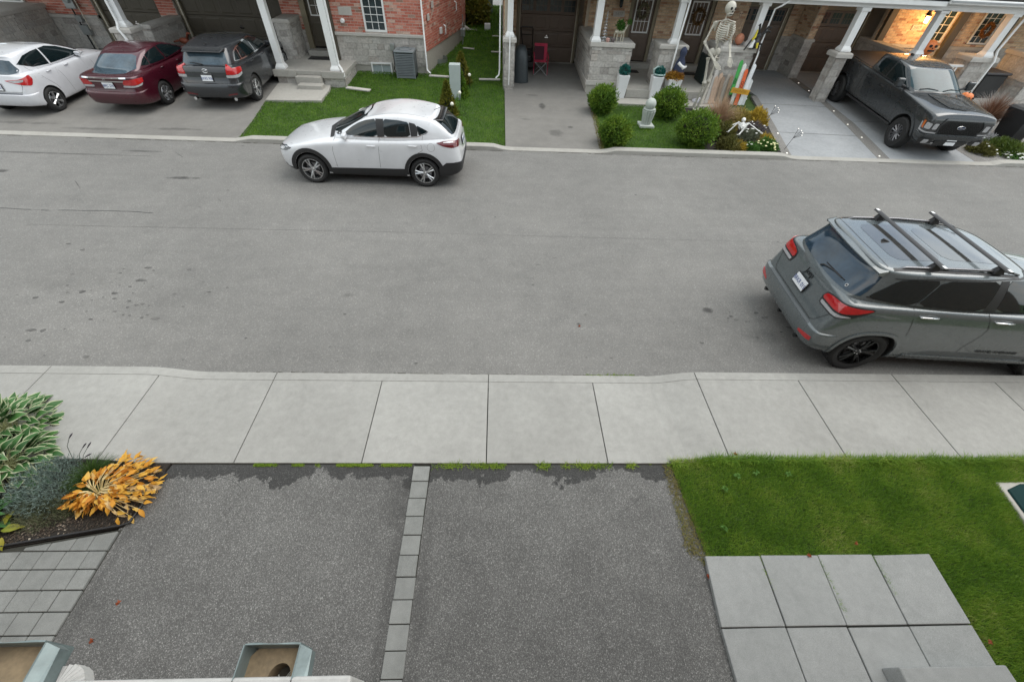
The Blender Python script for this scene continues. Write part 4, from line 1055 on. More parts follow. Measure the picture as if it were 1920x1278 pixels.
    def patch(s, name, poly, axis, mat, off=.004, sd=1, rnd=0, parent=None, grid=.045, skirt=.014, join=None, flat=False):
        pts = [Vector((p[0]*(.008 if axis in ('rc', 'fc') else 1), p[1])) for p in poly]
        for _ in range(rnd):
            q = []
            for i in range(len(pts)):
                a, b = pts[i], pts[(i+1) % len(pts)]; q += [a.lerp(b, .12), a.lerp(b, .88)]
            pts = q
        bm = bmesh.new(); bm.faces.new([bm.verts.new((p.x, p.y, 0)) for p in pts])
        x0, x1 = min(p.x for p in pts), max(p.x for p in pts); y0, y1 = min(p.y for p in pts), max(p.y for p in pts)
        for (a, b, nrm) in ((x0, x1, (1, 0, 0)), (y0, y1, (0, 1, 0))):
            n = int((b-a)/grid)
            for k in range(1, n+1):
                c = a+(b-a)*k/(n+1); bmesh.ops.bisect_plane(bm, geom=bm.verts[:]+bm.edges[:]+bm.faces[:], plane_co=Vector(nrm)*c, plane_no=Vector(nrm))
        bmesh.ops.triangulate(bm, faces=[f for f in bm.faces if len(f.verts) > 4])
        dirs = {}; last = None
        for v in bm.verts:
            h = s.cast(axis, v.co.x, v.co.y, sd)
            if h is None:
                a, b = v.co.x, v.co.y
                q = Vector((a, .8*sd, b)) if axis == 'side' else Vector((s.sp['x0'], a, b)) if axis == 'rear' else Vector((s.sp['x1'], a, b)) if axis == 'front' else Vector((a, b, s.sp['zt']))
                loc, nr, _, _ = s.bvh.find_nearest(q); d = {'side': Vector((0, -sd, 0)), 'rear': Vector((1, 0, 0)), 'front': Vector((-1, 0, 0)), 'top': Vector((0, 0, -1)), 'rc': Vector((1, 0, 0)), 'fc': Vector((-1, 0, 0))}[axis]
                h = (loc, nr, d)
            nn = h[1] if h[1].dot(h[2]) < 0 else -h[1]
            v.co = h[0]+nn*off; dirs[v] = (h[2], nn)
        if skirt:
            be = [e for e in bm.edges if e.is_boundary]
            ex = bmesh.ops.extrude_edge_only(bm, edges=be)['geom']
            m_ = {}
            for e in be:
                for v in e.verts: m_[tuple(round(c, 6) for c in v.co)] = v
            for v in [q for q in ex if isinstance(q, bmesh.types.BMVert)]:
                o = m_.get(tuple(round(c, 6) for c in v.co))
                if o in dirs: v.co = v.co-dirs[o][1]*skirt
        me = bpy.data.meshes.new(name); bm.to_mesh(me); bm.free(); me.materials.append(mat); me.shade_smooth(); me.set_sharp_from_angle(angle=R(40))
        ob = bpy.data.objects.new(name, me); COL.objects.link(ob); ob.parent = parent or s.root
        return ob
    def seam(s, path, axis, sd=1, w=.006, mat=None, name='door_seam', off=.0015):
        P = [Vector(p) for p in path]; L_ = []; R2 = []
        for i, p in enumerate(P):
            a = P[max(0, i-1)]; b = P[min(len(P)-1, i+1)]; t = (b-a).normalized(); n = Vector((-t.y, t.x)); L_.append(p+n*w/2); R2.append(p-n*w/2)
        return s.patch(name, L_+R2[::-1], axis, mat or MT['dark'], off, sd, skirt=0, grid=.1)
    def both(s, fn):
        for sd in (1, -1): fn(sd)
    def on(s, axis, a, b, sd=1):
        h = s.cast(axis, a, b, sd); return h[0] if h else Vector((0, 0, 0))
    def handle(s, x, z, L_=.2, mat=None):
        for sd in (1, -1):
            y = s.on('side', x, z, sd).y
            m = MB(); m.tube([(x-L_/2, y, z-.004), (x-L_/2+.02, y+sd*.028, z), (x, y+sd*.034, z+.003), (x+L_/2-.02, y+sd*.028, z), (x+L_/2, y, z-.004)], [.008, .013, .014, .013, .008], 8)
            m.build('door_handle', mat or s.sp['paint'], s.root, smooth=True, world=False)
    def mirror(s, x, z, w=.2, h=.14, mat=None, y=None):
        for sd in (1, -1):
            yy = y or abs(s.on('side', x, z-.02, sd).y)
            m = MB(); y0, y1 = sd*(yy+.03), sd*(yy+.03+w*.9); xb = x-.05; zz = z+.03
            m.hex([(xb, y0, zz-h*.4), (xb, y1, zz-h*.35), (x+.07, y1-sd*.05, zz-h*.25), (x+.09, y0, zz-h*.3)], [(xb, y0, zz+h*.45), (xb, y1, zz+h*.4), (x+.05, y1-sd*.05, zz+h*.3), (x+.07, y0, zz+h*.35)])
            o = m.build('wing_mirror', mat or s.sp['paint'], s.root, bevel=.028, seg=3, auto=60, world=False)
            m = MB(); m.tube([(x+.02, sd*(yy-.03), z-.05), (x+.02, sd*(yy+.05), z-.02)], [.03, .025], 8); m.build('mirror_base', MT['black_plastic'], o, world=False)
    def window(s, poly, axis, sd=1, mat=None, rnd=1, off=.006, frame=None, fw=.018, name='window'):
        if frame:
            c = Vector((sum(p[0] for p in poly)/len(poly), sum(p[1] for p in poly)/len(poly)))
            pp = []
            P = [Vector(p) for p in poly]
            for i, p in enumerate(P):
                d = (p-c).normalized(); pp.append(p+d*fw)
            s.patch('window_frame', pp, axis, frame, off*.5, sd, rnd)
        return s.patch(name, poly, axis, mat or MT['car_glass'], off, sd, rnd)
    def plate(s, axis, y, z, text, w=.3, h=.15, tilt=0, frame=True):
        p = s.on(axis, y, z); sg = -1 if axis == 'rear' else 1
        q = s.on(axis, y, z-.06); q2 = s.on(axis, y, z+.06); ang = math.atan2((q2.x-q.x), .12)
        px = min(p.x, q.x, q2.x) if axis == 'rear' else max(p.x, q.x, q2.x)
        m = MB(); 
        if frame: m.obox((sg*.004, 0, 0), (.012, w+.025, h+.025), (0, 0, 0), 1)
        m.obox((sg*.013, 0, 0), (.008, w, h), (0, 0, 0), 0)
        o = m.build('licence_plate', [MT['plate'], MT['black_plastic']], s.root, world=False); o.location = (px+sg*.006, y, z); o.rotation_euler = (0, ang*.9, 0)
        t = txt(text, h*.62, MT['plate_blue'], (sg*.019, 0, -.008), (PI/2, 0, -PI/2 if axis == 'rear' else PI/2), o, 'plate_number', .001, sx=.82)
        return o

MT['roof_glass'] = M('roof_gloss_grey', (.045, .045, .043), .1, var=.25, scale=3, coat=1)
MT['painted_sky_glass'] = M('rear_glass_painted_sky_blue', (.022, .04, .06), .04, var=.5, scale=2.2, spec=.7)  # blue sky reflection put into the base colour of the rear glass
MT['truck_glass'] = M('green_windscreen', (.02, .045, .052), .04, var=.4, scale=2, spec=.4)
MT['gloss_black'] = M('gloss_black', (.012, .012, .013), .08, var=0, coat=1)
MT['headlamp'] = M('headlamp_housing', (.05, .052, .055), .12, coat=1, var=.4, scale=12, metal=.5)
def lin(*pts):
    def f(z):
        if z <= pts[0][0]: return pts[0][1]
        for a, b in zip(pts, pts[1:]):
            if z <= b[0]: return a[1]+(b[1]-a[1])*(z-a[0])/(b[0]-a[0])
        return pts[-1][1]
    return f

# ============ white crossover hatchback parked on the street
PW = paint('white_pearl_paint', (.62, .63, .65), .05, .3)
root = thing('parked_car', 'white compact crossover with black wheel arch cladding parked on the street at the far kerb', 'car', (-1.72, 10.6, 0), PI-R(1.0))
sp = dict(cw=.885, x0=-.86, x1=3.5, zt=1.5, wb=2.655, R=.338, rr=.248, tyre_w=.215, track=1.565, spokes=5, rim_mat=MT['alloy'], style='split', paint=PW, lugs=False, arch=.385,
    rear_prof=lin((.2, .08), (.35, -.0), (.6, -.02), (.75, .02), (.95, .04), (1.1, .10), (1.2, .16)),
    front_prof=lin((.2, -.1), (.4, .0), (.6, .03), (.75, .02), (.9, -.07), (1.05, -.3)),
    stations=[(-.87, .62, .36, 1.02, 1.06, -1), (-.85, .72, .32, 1.04, 1.08, -1), (-.76, .83, .27, 1.06, 1.1, -.9), (-.5, .885, .22, 1.06, 1.1, -.5), (0, .9, .2, 1.05, 1.1, 0), (.7, .895, .19, 1.03, 1.08, 0), (1.4, .89, .19, 1.01, 1.06, 0),
        (2.0, .893, .19, .985, 1.06, 0), (2.5, .895, .2, .935, 1.0, 0), (2.9, .875, .21, .87, .935, .4), (3.2, .81, .24, .8, .85, .8), (3.36, .68, .28, .74, .78, 1), (3.42, .5, .32, .70, .73, 1)],
    green=[(.95, .97, .98, 2.2, -.76, .76, .84, .72, .16, .02), (1.0, 1.04, 1.1, 2.12, -.74, .75, .83, .71, .16, .03), (1.2, 1.26, 1.26, 1.72, -.56, .7, .765, .66, .13, .05), (1.38, 1.46, 1.40, 1.36, -.33, .615, .69, .6, .1, .05), (1.425, 1.515, 1.445, 1.25, -.24, .56, .64, .56, .09, .05), (1.445, 1.54, 1.46, 1.1, -.18, .42, .46, .4, .08, .03)])
c = Car(sp, root)
# cladding
def arc(cx, cz, r, a0, a1, n=18): return [(cx+r*math.cos(R(a0+(a1-a0)*i/n)), cz+r*math.sin(R(a0+(a1-a0)*i/n))) for i in range(n+1)]
for sd in (1, -1):
    for ax in (0, 2.655):
        a0, a1 = (-8, 188)
        po = arc(ax, .35, .475, a0, a1); pi_ = arc(ax, .35, .388, a1, a0)
        c.patch('arch_cladding', po+pi_, 'side', MT['black_plastic'], .012, sd, grid=.05, skirt=.02)
    c.patch('sill_cladding', [(.44, .2), (2.2, .2), (2.2, .40), (2.1, .405), (.5, .43), (.44, .43)], 'side', MT['black_plastic'], .01, sd, skirt=.02)
    c.patch('bumper_cladding', [(3.1, .25), (3.45, .25), (3.45, .36), (3.12, .34)], 'side', MT['black_plastic'], .008, sd, skirt=.02)
    # side windows
    c.window([(1.80, 1.095), (1.60, 1.235), (1.42, 1.325), (1.25, 1.385), (1.02, 1.43), (1.0, 1.10)], 'side', sd)
    c.patch('pillar_trim', [(1.0, 1.10), (1.02, 1.43), (.84, 1.44), (.84, 1.11)], 'side', MT['black_plastic'], .004, sd)
    c.window([(.84, 1.11), (.84, 1.44), (.5, 1.435), (.28, 1.40), (.25, 1.13)], 'side', sd)
    c.patch('pillar_trim', [(.24, 1.13), (.27, 1.40), (.15, 1.375), (.08, 1.30), (.1, 1.14)], 'side', MT['black_plastic'], .004, sd)
    c.window([(.07, 1.15), (.1, 1.345), (-.02, 1.29), (-.13, 1.235), (-.1, 1.21)], 'side', sd)
    c.seam([(-.14, 1.225), (-.1, 1.195), (.1, 1.125), (.9, 1.098), (1.98, 1.072)], 'side', sd, .012, MT['chrome'], 'window_trim', .005)
    c.seam([(2.0, 1.06), (2.06, .8), (2.04, .42)], 'side', sd)
    c.seam([(.96, 1.10), (1.0, .9), (1.03, .44)], 'side', sd)
    c.seam([(-.02, 1.15), (.02, .98), (.0, .87), (.1, .82)], 'side', sd)
    c.patch('headlight', [(96, .80), (70, .72), (25, .70), (8, .71), (10, .77), (40, .79), (70, .82)], 'fc', MT['headlamp'], .007, sd, 1)
    c.patch('headlight_lens', [(70, .785), (58, .735), (35, .725), (35, .77), (55, .79)], 'fc', MT['clear_lens'], .011, sd, 1)
    c.patch('tail_light', [(103, 1.035), (80, .97), (55, .93), (25, .93), (-3, .97), (-2, 1.02), (25, 1.04), (55, 1.065), (80, 1.06)], 'rc', MT['dark_red_lens'], .007, sd, 1)
    c.patch('bumper_cladding', [(98, .28), (40, .28), (5, .3), (5, .56), (40, .60), (75, .60), (98, .46)], 'rc', MT['black_plastic'], .012, sd, skirt=.02)
y = c.on('side', -.2, .95, 1).y
c.seam([(-.2+.085*math.cos(k*PI/9), .94+.085*math.sin(k*PI/9)) for k in range(19)], 'side', 1, .004, None, 'fuel_flap')
c.patch('bumper_cladding', [(-.6, .3), (.6, .3), (.6, .56), (-.6, .56)], 'rear', MT['black_plastic'], .01)
c.patch('windshield', [(-.61, 1.08), (.61, 1.08), (.50, 1.425), (0, 1.44), (-.50, 1.425)], 'front', MT['car_glass'], .004, 1, 1)
c.patch('cowl', [(2.12, -.66), (2.27, 0), (2.12, .66), (2.02, .64), (2.12, 0), (2.02, -.64)], 'top', MT['black_plastic'], .003)
c.patch('rear_window', [(-.58, 1.13), (.58, 1.13), (.6, 1.2), (.5, 1.42), (-.5, 1.42), (-.6, 1.2)], 'rear', MT['car_glass'], .004, 1, 1)
m = MB(); m.hex([(-.2, -.56, 1.36), (-.2, .56, 1.36), (-.46, .46, 1.385), (-.46, -.46, 1.385)], [(-.2, -.54, 1.435), (-.2, .54, 1.435), (-.48, .44, 1.40), (-.48, -.44, 1.40)])
m.build('spoiler', MT['gloss_black'], root, bevel=.012, seg=2, world=False)
c.seam([(1.3, .5), (-.25, .52)], 'top', 1, .008, None, 'roof_seam')
c.seam([(1.3, -.5), (-.25, -.52)], 'top', 1, .008, None, 'roof_seam')
c.handle(1.17, .93); c.handle(.22, .965); c.mirror(1.74, 1.08, .22, .15)
c.plate('rear', 0, .86, 'CMXK 482')
m = MB(); m.tube([(-.22, 0, 1.47), (-.42, 0, 1.55)], [.008, .003], 6); m.build('antenna', MT['black_plastic'], root, world=False)
c.patch('grille', [(-.42, .36), (.42, .36), (.48, .6), (.3, .7), (-.3, .7), (-.48, .6)], 'front', MT['black_plastic'], .006)
c.patch('door_mirror_sail', [(1.98, 1.075), (1.86, 1.16), (1.8, 1.08)], 'side', MT['black_plastic'], .0045, 1)

# ============ grey sport utility on the near side, right edge
PG = paint('sting_grey_paint', (.10, .117, .122), .15, .25)
root = thing('parked_car', 'grey sport utility vehicle with two black roof bars parked beside the near sidewalk', 'car', (5.66, 4.95, 0), R(-3.4))
sp = dict(cw=.965, x0=-.98, x1=3.84, zt=1.75, wb=2.915, ax0=-.17, R=.385, rr=.27, tyre_w=.25, track=1.645, spokes=5, rim_mat=MT['dark_alloy'], style='split', paint=PG, lugs=True, arch=.43,
    rear_prof=lin((.25, .14), (.38, .02), (.55, -.03), (.68, -.03), (.74, .05), (1.0, .06), (1.15, .11), (1.3, .17)),
    front_prof=lin((.25, -.12), (.45, 0), (.8, .02), (1.0, -.04), (1.15, -.12)),
    stations=[(-.96, .76, .38, 1.19, 1.22, -1), (-.945, .86, .36, 1.21, 1.24, -1), (-.88, .935, .32, 1.235, 1.27, -.95), (-.6, .97, .28, 1.245, 1.28, -.45), (0, .97, .26, 1.235, 1.28, 0), (.8, .96, .25, 1.21, 1.26, 0), (1.6, .955, .25, 1.19, 1.25, 0),
        (2.3, .96, .25, 1.17, 1.27, 0), (2.9, .965, .26, 1.13, 1.22, 0), (3.3, .95, .28, 1.08, 1.17, .3), (3.6, .9, .3, 1.02, 1.1, .8), (3.76, .8, .34, .96, 1.03, 1), (3.82, .66, .38, .9, .96, 1)],
    green=[(1.1, 1.14, 1.15, 2.42, -.82, .82, .91, .84, .16, .05), (1.2, 1.235, 1.27, 2.3, -.76, .81, .90, .835, .16, .05), (1.4, 1.45, 1.46, 1.95, -.62, .77, .845, .79, .14, .05), (1.58, 1.63, 1.63, 1.6, -.52, .71, .785, .75, .12, .04), (1.635, 1.695, 1.685, 1.5, -.57, .68, .75, .72, .11, .03), (1.66, 1.725, 1.71, 1.4, -.52, .56, .64, .61, .09, .02)])
c = Car(sp, root)
for sd in (1, -1):
    c.window([(-.56, 1.335), (-.30, 1.585), (-.15, 1.61), (.22, 1.63), (.04, 1.275), (-.5, 1.30)], 'side', sd, name='window', frame=None)
    c.window([(.07, 1.275), (.25, 1.63), (1.02, 1.64), (1.0, 1.245)], 'side', sd)
    c.patch('pillar_trim', [(1.0, 1.245), (1.02, 1.64), (1.14, 1.64), (1.17, 1.24)], 'side', MT['black_plastic'], .004, sd)
    c.window([(1.17, 1.24), (1.14, 1.64), (1.5, 1.62), (1.85, 1.48), (2.17, 1.28), (2.2, 1.215)], 'side', sd)
    c.seam([(-.58, 1.315), (.0, 1.262), (1.0, 1.232), (2.24, 1.2)], 'side', sd, .014, MT['black_plastic'], 'window_trim', .006)
    c.seam([(-.36, 1.6), (.2, 1.645), (1.1, 1.655), (1.52, 1.635)], 'side', sd, .012, MT['black_plastic'], 'window_trim', .005)
    c.seam([(.24, 1.66), (.05, 1.26), (.2, .88), (.22, .80)], 'side', sd, .008)
    c.seam([(1.08, 1.25), (1.24, .98), (1.24, .88), (1.17, .62), (1.18, .5)], 'side', sd, .008)
    c.seam([(2.22, 1.2), (2.32, .85), (2.28, .5)], 'side', sd, .008)
    for ax, e0, e1 in ((-.17, 2, 178), (2.745, 2, 178)):
        # flat-topped flared arch lip
        def sq(r, a):
            x, y = math.cos(R(a)), math.sin(R(a)); k = (abs(x)**2.6+abs(y)**2.6)**(1/2.6); return (ax+r*x/k, .37+r*y/k*.98)
        n = 22; po = [sq(.475, e0-12+(e1-e0+24)*i/n) for i in range(n+1)]; pi_ = [sq(.428, e1+12-(e1-e0+24)*i/n) for i in range(n+1)]
        c.patch('arch_lip', po+pi_, 'side', PG, .016, sd, grid=.05, skirt=.02)
    c.patch('sill_cladding', [(.46, .27), (2.46, .27), (2.46, .40), (.46, .42)], 'side', PG, .014, sd, skirt=.02)
    c.patch('sill_recess', [(.5, .44), (2.3, .42), (2.2, .50), (.8, .52)], 'side', M('satin_grey_trim', (.09, .1, .105), .5, var=.05) if sd == 1 else bpy.data.materials['satin_grey_trim'], .003, sd, 1)
    c.patch('tail_light_surround', [(-2, .965), (45, .975), (72, 1.05), (104, 1.205), (60, 1.212), (20, 1.18), (-4, 1.15), (-8, 1.07)], 'rc', MT['black_plastic'], .006, sd, 1)
    c.patch('tail_light', [(0, 1.055), (45, 1.065), (75, 1.125), (100, 1.195), (60, 1.195), (20, 1.165), (0, 1.135), (-4, 1.085)], 'rc', MT['red_lens'], .016, sd, 1, skirt=.03)
    c.patch('reversing_light', [(2, .985), (45, .995), (68, 1.05), (62, 1.06), (40, 1.035), (0, 1.03)], 'rc', MT['clear_lens'], .013, sd, 1)
    c.patch('bumper_reflector', [(sd*.86, .535), (sd*.62, .50), (sd*.62, .545), (sd*.86, .60)], 'rear', MT['red_lens'], .05, 1, 1, skirt=.03)
    c.patch('headlight', [(95, .96), (50, .92), (10, .9), (10, .8), (50, .82), (80, .86)], 'fc', MT['headlamp'], .006, sd, 1)
c.patch('rear_window', [(-.76, 1.285), (-.3, 1.262), (.3, 1.262), (.76, 1.285), (.745, 1.40), (.68, 1.61), (.3, 1.635), (-.3, 1.635), (-.68, 1.61), (-.745, 1.40)], 'rear', MT['painted_sky_glass'], .006, 1, 1)
c.patch('windshield', [(-.76, 1.27), (.76, 1.27), (.6, 1.63), (0, 1.645), (-.6, 1.63)], 'front', MT['car_glass'], .004, 1, 1)
c.seam([(-.74, 1.25), (-.8, 1.0), (-.68, .78), (-.62, .735), (.62, .735), (.68, .78), (.8, 1.0), (.74, 1.25)], 'rear', 1, .009, None, 'hatch_seam')
c.bumper(.38, .70, .05, th1=72, pad=bpy.data.materials['satin_grey_trim'])
c.patch('lower_valance', [(-.72, .36), (.72, .36), (.6, .42), (.2, .43), (-.2, .43), (-.6, .42)], 'rear', MT['black_plastic'], .006, 1, 1)
# spoiler over the back window
m = MB(); ny = 12
def spo(t):
    y = -.70+1.40*t; k = abs(y)/.70; return y, k
v = []
for i in range(ny+1):
    y, k = spo(i/ny); xe = -.66+.09*k**2; zt = 1.705-.035*k**2
    v += [(-.46, y, zt+.004), (xe, y, zt-.035), (xe+.012, y, zt-.062), (-.5, y, zt-.075)]
f = [(0, 1, 2, 3), (4*ny+3, 4*ny+2, 4*ny+1, 4*ny)]
for i in range(ny):
    for j in range(4): f.append((4*i+j, 4*i+(j+1) % 4, 4*i+4+(j+1) % 4, 4*i+4+j))
m.add(v, f); m.build('spoiler', PG, root, auto=40, bevel=.006, world=False)
c.seam([(-.455, -.62), (-.47, 0), (-.455, .62)], 'top', 1, .008, None, 'roof_seam')
c.handle(.3, 1.15, .26, MT['chrome']); c.handle(1.36, 1.12, .26, MT['chrome']); c.mirror(1.98, 1.24, .26, .19, MT['dark_alloy'])
# roof rails and cross bars
for sd in (1, -1):
    m = MB(); zr = 1.70
    m.tube([(-.35, sd*.64, 1.675), (-.25, sd*.64, 1.715), (.4, sd*.645, 1.735), (1.1, sd*.62, 1.725), (1.3, sd*.61, 1.675)], [.014, .018, .018, .018, .014], 8)
    m.build('roof_rail', MT['grey_alloy'], root, smooth=True, world=False)
    c.seam([(-.4, sd*.665), (.4, sd*.68), (1.3, sd*.64)], 'top', 1, .05, MT['black_plastic'], 'roof_channel', .004)
for x in (.12, .96):
    m = MB(); n = 8; prof = [(-.04, 0), (-.025, .014), (.02, .017), (.042, .004), (.03, -.01), (-.025, -.012)]
    v = [(x+px_, y, 1.80+pz) for y in (-.77, .77) for px_, pz in prof]; k = len(prof)
    m.add(v, [tuple(range(k)), tuple(range(k, 2*k))[::-1]]+[(i, k+i, k+(i+1) % k, (i+1) % k) for i in range(k)])
    o = m.build('roof_bar', MT['black_plastic'], root, auto=50, world=False)
    q = MB()
    for sd in (1, -1): q.hex([(x-.075, sd*.585, 1.70), (x+.075, sd*.585, 1.70), (x+.075, sd*.675, 1.70), (x-.075, sd*.675, 1.70)], [(x-.035, sd*.60, 1.79), (x+.035, sd*.60, 1.79), (x+.035, sd*.66, 1.79), (x-.035, sd*.66, 1.79)])
    q.build('bar_foot', MT['black_plastic'], o, bevel=.008, world=False)
    q = MB()
    for sd in (1, -1): MB().box(x-.02, x+.02, sd*.74-.03, sd*.74+.03, 1.8165, 1.8185).build('bar_label', MT['white_paint'], o, world=False)
m = MB(); m.hex([(-.2, -.03, 1.70), (-.05, -.045, 1.70), (-.05, .045, 1.70), (-.2, .03, 1.70)], [(-.18, -.012, 1.755), (-.12, -.02, 1.735), (-.12, .02, 1.735), (-.18, .012, 1.755)])
m.build('antenna_fin', MT['black_plastic'], root, bevel=.006, world=False)
# sunroof
c.patch('sunroof', [(.42, -.42), (1.24, -.4), (1.24, .4), (.42, .42)], 'top', MT['roof_glass'], .002, 1, 2, skirt=0)
c.patch('sunroof', [(-.3, -.46), (.38, -.46), (.38, .46), (-.3, .46)], 'top', MT['roof_glass'], .002, 1, 2, skirt=0)
# wiper, badge, plate, sticker
def near(axis, y, z, off): p = c.cast(axis, y, z, 1); n = p[1] if p[1].dot(p[2]) < 0 else -p[1]; return p[0]+n*off
m = MB(); m.tube([near('rear', -.02, 1.27, .02), near('rear', -.06, 1.3, .035), near('rear', -.25, 1.335, .03), near('rear', -.42, 1.34, .02)], [.013, .011, .009, .006], 6)
m.tube([near('rear', -.04, 1.335, .014), near('rear', -.48, 1.345, .014)], .007, 4); m.build('rear_wiper', MT['black_plastic'], root, world=False)
c.plate('rear', 0, .94, 'BRKR 015', .31, .155)
p = near('rear', 0, 1.105, .004); txt('Jeep', .12, MT['dark_alloy'], (p.x, 0, p.z), (PI/2-R(18), 0, -PI/2), root, 'badge', .005)
for k, (tt, xx, z, s_) in enumerate([('GRAND CHEROKEE', 1.72, .56, .06)]):
    for sd in (1, -1):
        p = c.on('side', xx, z, sd); txt(tt, s_, MT['dark_alloy'], (xx, p.y+sd*.008, z), (PI/2, 0, 0 if sd < 0 else PI), root, 'badge', .003, sx=1.15)
p = near('rear', -.56, 1.325, .008); m = MB(); m.lathe([(.022, 0), (.022, .002)], (0, 0, 0), 16, 'z'); m.lathe([(.016, .0025), (.016, .003)], (0, 0, 0), 16, 'z', 1)
o = m.build('sticker', [MT['white_paint'], MT['dark']], root, world=False); o.location = p; o.rotation_euler = (0, -R(58), 0)
m = MB(); 
for sd in (1, -1): m.tube([(-.8, sd*.56, .33), (-.955, sd*.58, .34)], .035, 12)
m.tube([(-.9, 0, .34), (-.97, 0, .34)], .03, 6); m.build('exhaust', MT['dark_alloy'], root, world=False)

# ============ dark grey crossover wagon with its tail to the street
PD = paint('dark_grey_paint', (.024, .027, .032), .3, .3)
root = thing('parked_car', 'dark grey crossover wagon with chrome window trim parked nose-in beside the front porch', 'car', (-8.74, 15.28, .13), PI/2+R(2.5))
root.rotation_euler = (0, -R(2.6), PI/2+R(1.5))
sp = dict(cw=.945, x0=-.98, x1=3.8, zt=1.6, wb=2.775, R=.365, rr=.25, tyre_w=.235, track=1.63, spokes=5, rim_mat=MT['alloy'], style='split', paint=PD, arch=.405,
    rear_prof=lin((.25, .12), (.38, .02), (.6, -.02), (.75, -.01), (.8, .06), (1.0, .07), (1.15, .11)),
    front_prof=lin((.25, -.12), (.45, 0), (.8, 0), (1.0, -.15)),
    stations=[(-.96, .66, .36, 1.10, 1.13, -1), (-.94, .78, .33, 1.12, 1.15, -1), (-.84, .89, .29, 1.13, 1.17, -.9), (-.5, .94, .25, 1.12, 1.16, -.45), (0, .95, .23, 1.1, 1.14, 0), (.8, .945, .22, 1.06, 1.12, 0), (1.6, .94, .22, 1.03, 1.1, 0),
        (2.2, .94, .22, 1.0, 1.08, 0), (2.8, .93, .23, .95, 1.03, 0), (3.2, .89, .25, .89, .96, .4), (3.55, .8, .28, .8, .87, .9), (3.75, .6, .33, .72, .78, 1)],
    green=[(1.0, 1.02, 1.04, 2.45, -.78, .79, .88, .76, .16, .03), (1.05, 1.1, 1.16, 2.35, -.72, .78, .87, .75, .16, .04), (1.25, 1.32, 1.34, 1.95, -.58, .72, .80, .70, .13, .05), (1.43, 1.51, 1.47, 1.55, -.46, .64, .72, .64, .11, .05), (1.48, 1.57, 1.51, 1.42, -.45, .58, .67, .6, .1, .04), (1.5, 1.6, 1.525, 1.25, -.4, .44, .5, .45, .08, .02)])
c = Car(sp, root)
for sd in (1, -1):
    dlo = [(-.38, 1.2), (-.2, 1.37), (.1, 1.45), (.6, 1.485), (1.1, 1.47), (1.5, 1.38), (1.95, 1.2), (2.1, 1.09), (.9, 1.13), (-.2, 1.17)]
    c.patch('window_trim', [(p[0]+(p[0]-.8)*.028, p[1]+(p[1]-1.28)*.12) for p in dlo], 'side', MT['chrome'], .003, sd, 1)
    c.patch('window', [(-.36, 1.2), (-.18, 1.365), (-.02, 1.41), (-.06, 1.175), (-.2, 1.18)], 'side', MT['car_glass'], .006, sd)
    c.patch('window', [(-.02, 1.175), (.03, 1.425), (.6, 1.475), (.86, 1.475), (.88, 1.14)], 'side', MT['car_glass'], .006, sd)
    c.patch('window', [(.93, 1.14), (.91, 1.47), (1.1, 1.46), (1.5, 1.37), (1.93, 1.195), (2.05, 1.1)], 'side', MT['car_glass'], .006, sd)
    c.seam([(.0, 1.16), (.1, .9), (.3, .7)], 'side', sd); c.seam([(.92, 1.13), (1.0, .7), (.98, .4)], 'side', sd); c.seam([(2.1, 1.08), (2.2, .7), (2.15, .4)], 'side', sd)
    c.patch('tail_light', [(93, 1.09), (88, .99), (60, .96), (14, .96), (18, 1.07), (24, 1.17), (38, 1.18), (44, 1.11), (70, 1.105)], 'rc', MT['red_lens'], .014, sd, 1, skirt=.03)
    c.patch('reversing_light', [(86, .98), (80, .925), (55, .88), (12, .88), (12, .95), (55, .95)], 'rc', MT['clear_lens'], .016, sd, 1)
    c.patch('bumper_reflector', [(sd*.72, .47), (sd*.45, .44), (sd*.46, .475), (sd*.72, .51)], 'rear', MT['dark_red_lens'], .055, 1)
    m = MB(); m.tube([(-.8, sd*.58, .3), (-.95, sd*.6, .32)], [.04, .045], 12); m.build('exhaust_tip', MT['chrome'], root, world=False)
c.patch('rear_window', [(-.64, 1.17), (.64, 1.17), (.57, 1.43), (.3, 1.46), (-.3, 1.46), (-.57, 1.43)], 'rear', MT['pale_sky_glass'], .004, 1, 1)
c.patch('windshield', [(-.7, 1.12), (.7, 1.12), (.58, 1.47), (-.58, 1.47)], 'front', MT['car_glass'], .004, 1, 1)
m = MB(); m.hex([(-.42, -.6, 1.475), (-.42, .6, 1.475), (-.68, .54, 1.455), (-.68, -.54, 1.455)], [(-.38, -.6, 1.53), (-.38, .6, 1.53), (-.69, .54, 1.48), (-.69, -.54, 1.48)]); m.build('spoiler', PD, root, bevel=.015, seg=2, world=False)
c.seam([(-.66, 1.15), (-.7, .85), (-.62, .72), (.62, .72), (.7, .85), (.66, 1.15)], 'rear', 1, .01, None, 'hatch_seam')
c.handle(.28, 1.04, .2); c.handle(1.25, 1.0, .2); c.mirror(1.9, 1.1, .22, .16)
m = MB(); m.tube([near('rear', .05, 1.17, .02), near('rear', .3, 1.2, .03), near('rear', .42, 1.205, .02)], [.014, .011, .006], 6); m.build('rear_wiper', MT['black_plastic'], root, world=False)
c.bumper(.34, .73, .05, th1=76)
c.plate('rear', 0, .87, 'BXKE 936', .3, .15); p = near('rear', 0, 1.045, .006)
m = MB(); m.tube([(p.x, .075*math.cos(2*PI*k/20), p.z+.052*math.sin(2*PI*k/20)) for k in range(20)], .008, 6, closed=True); m.tube([(p.x, .035*math.cos(2*PI*k/16), p.z+.05*math.sin(2*PI*k/16)) for k in range(16)], .006, 6, closed=True); m.tube([(p.x, .055*math.cos(2*PI*k/16), p.z+.024+.022*math.sin(2*PI*k/16)) for k in range(16)], .006, 6, closed=True)
m.build('badge', MT['chrome'], root, smooth=True, world=False)
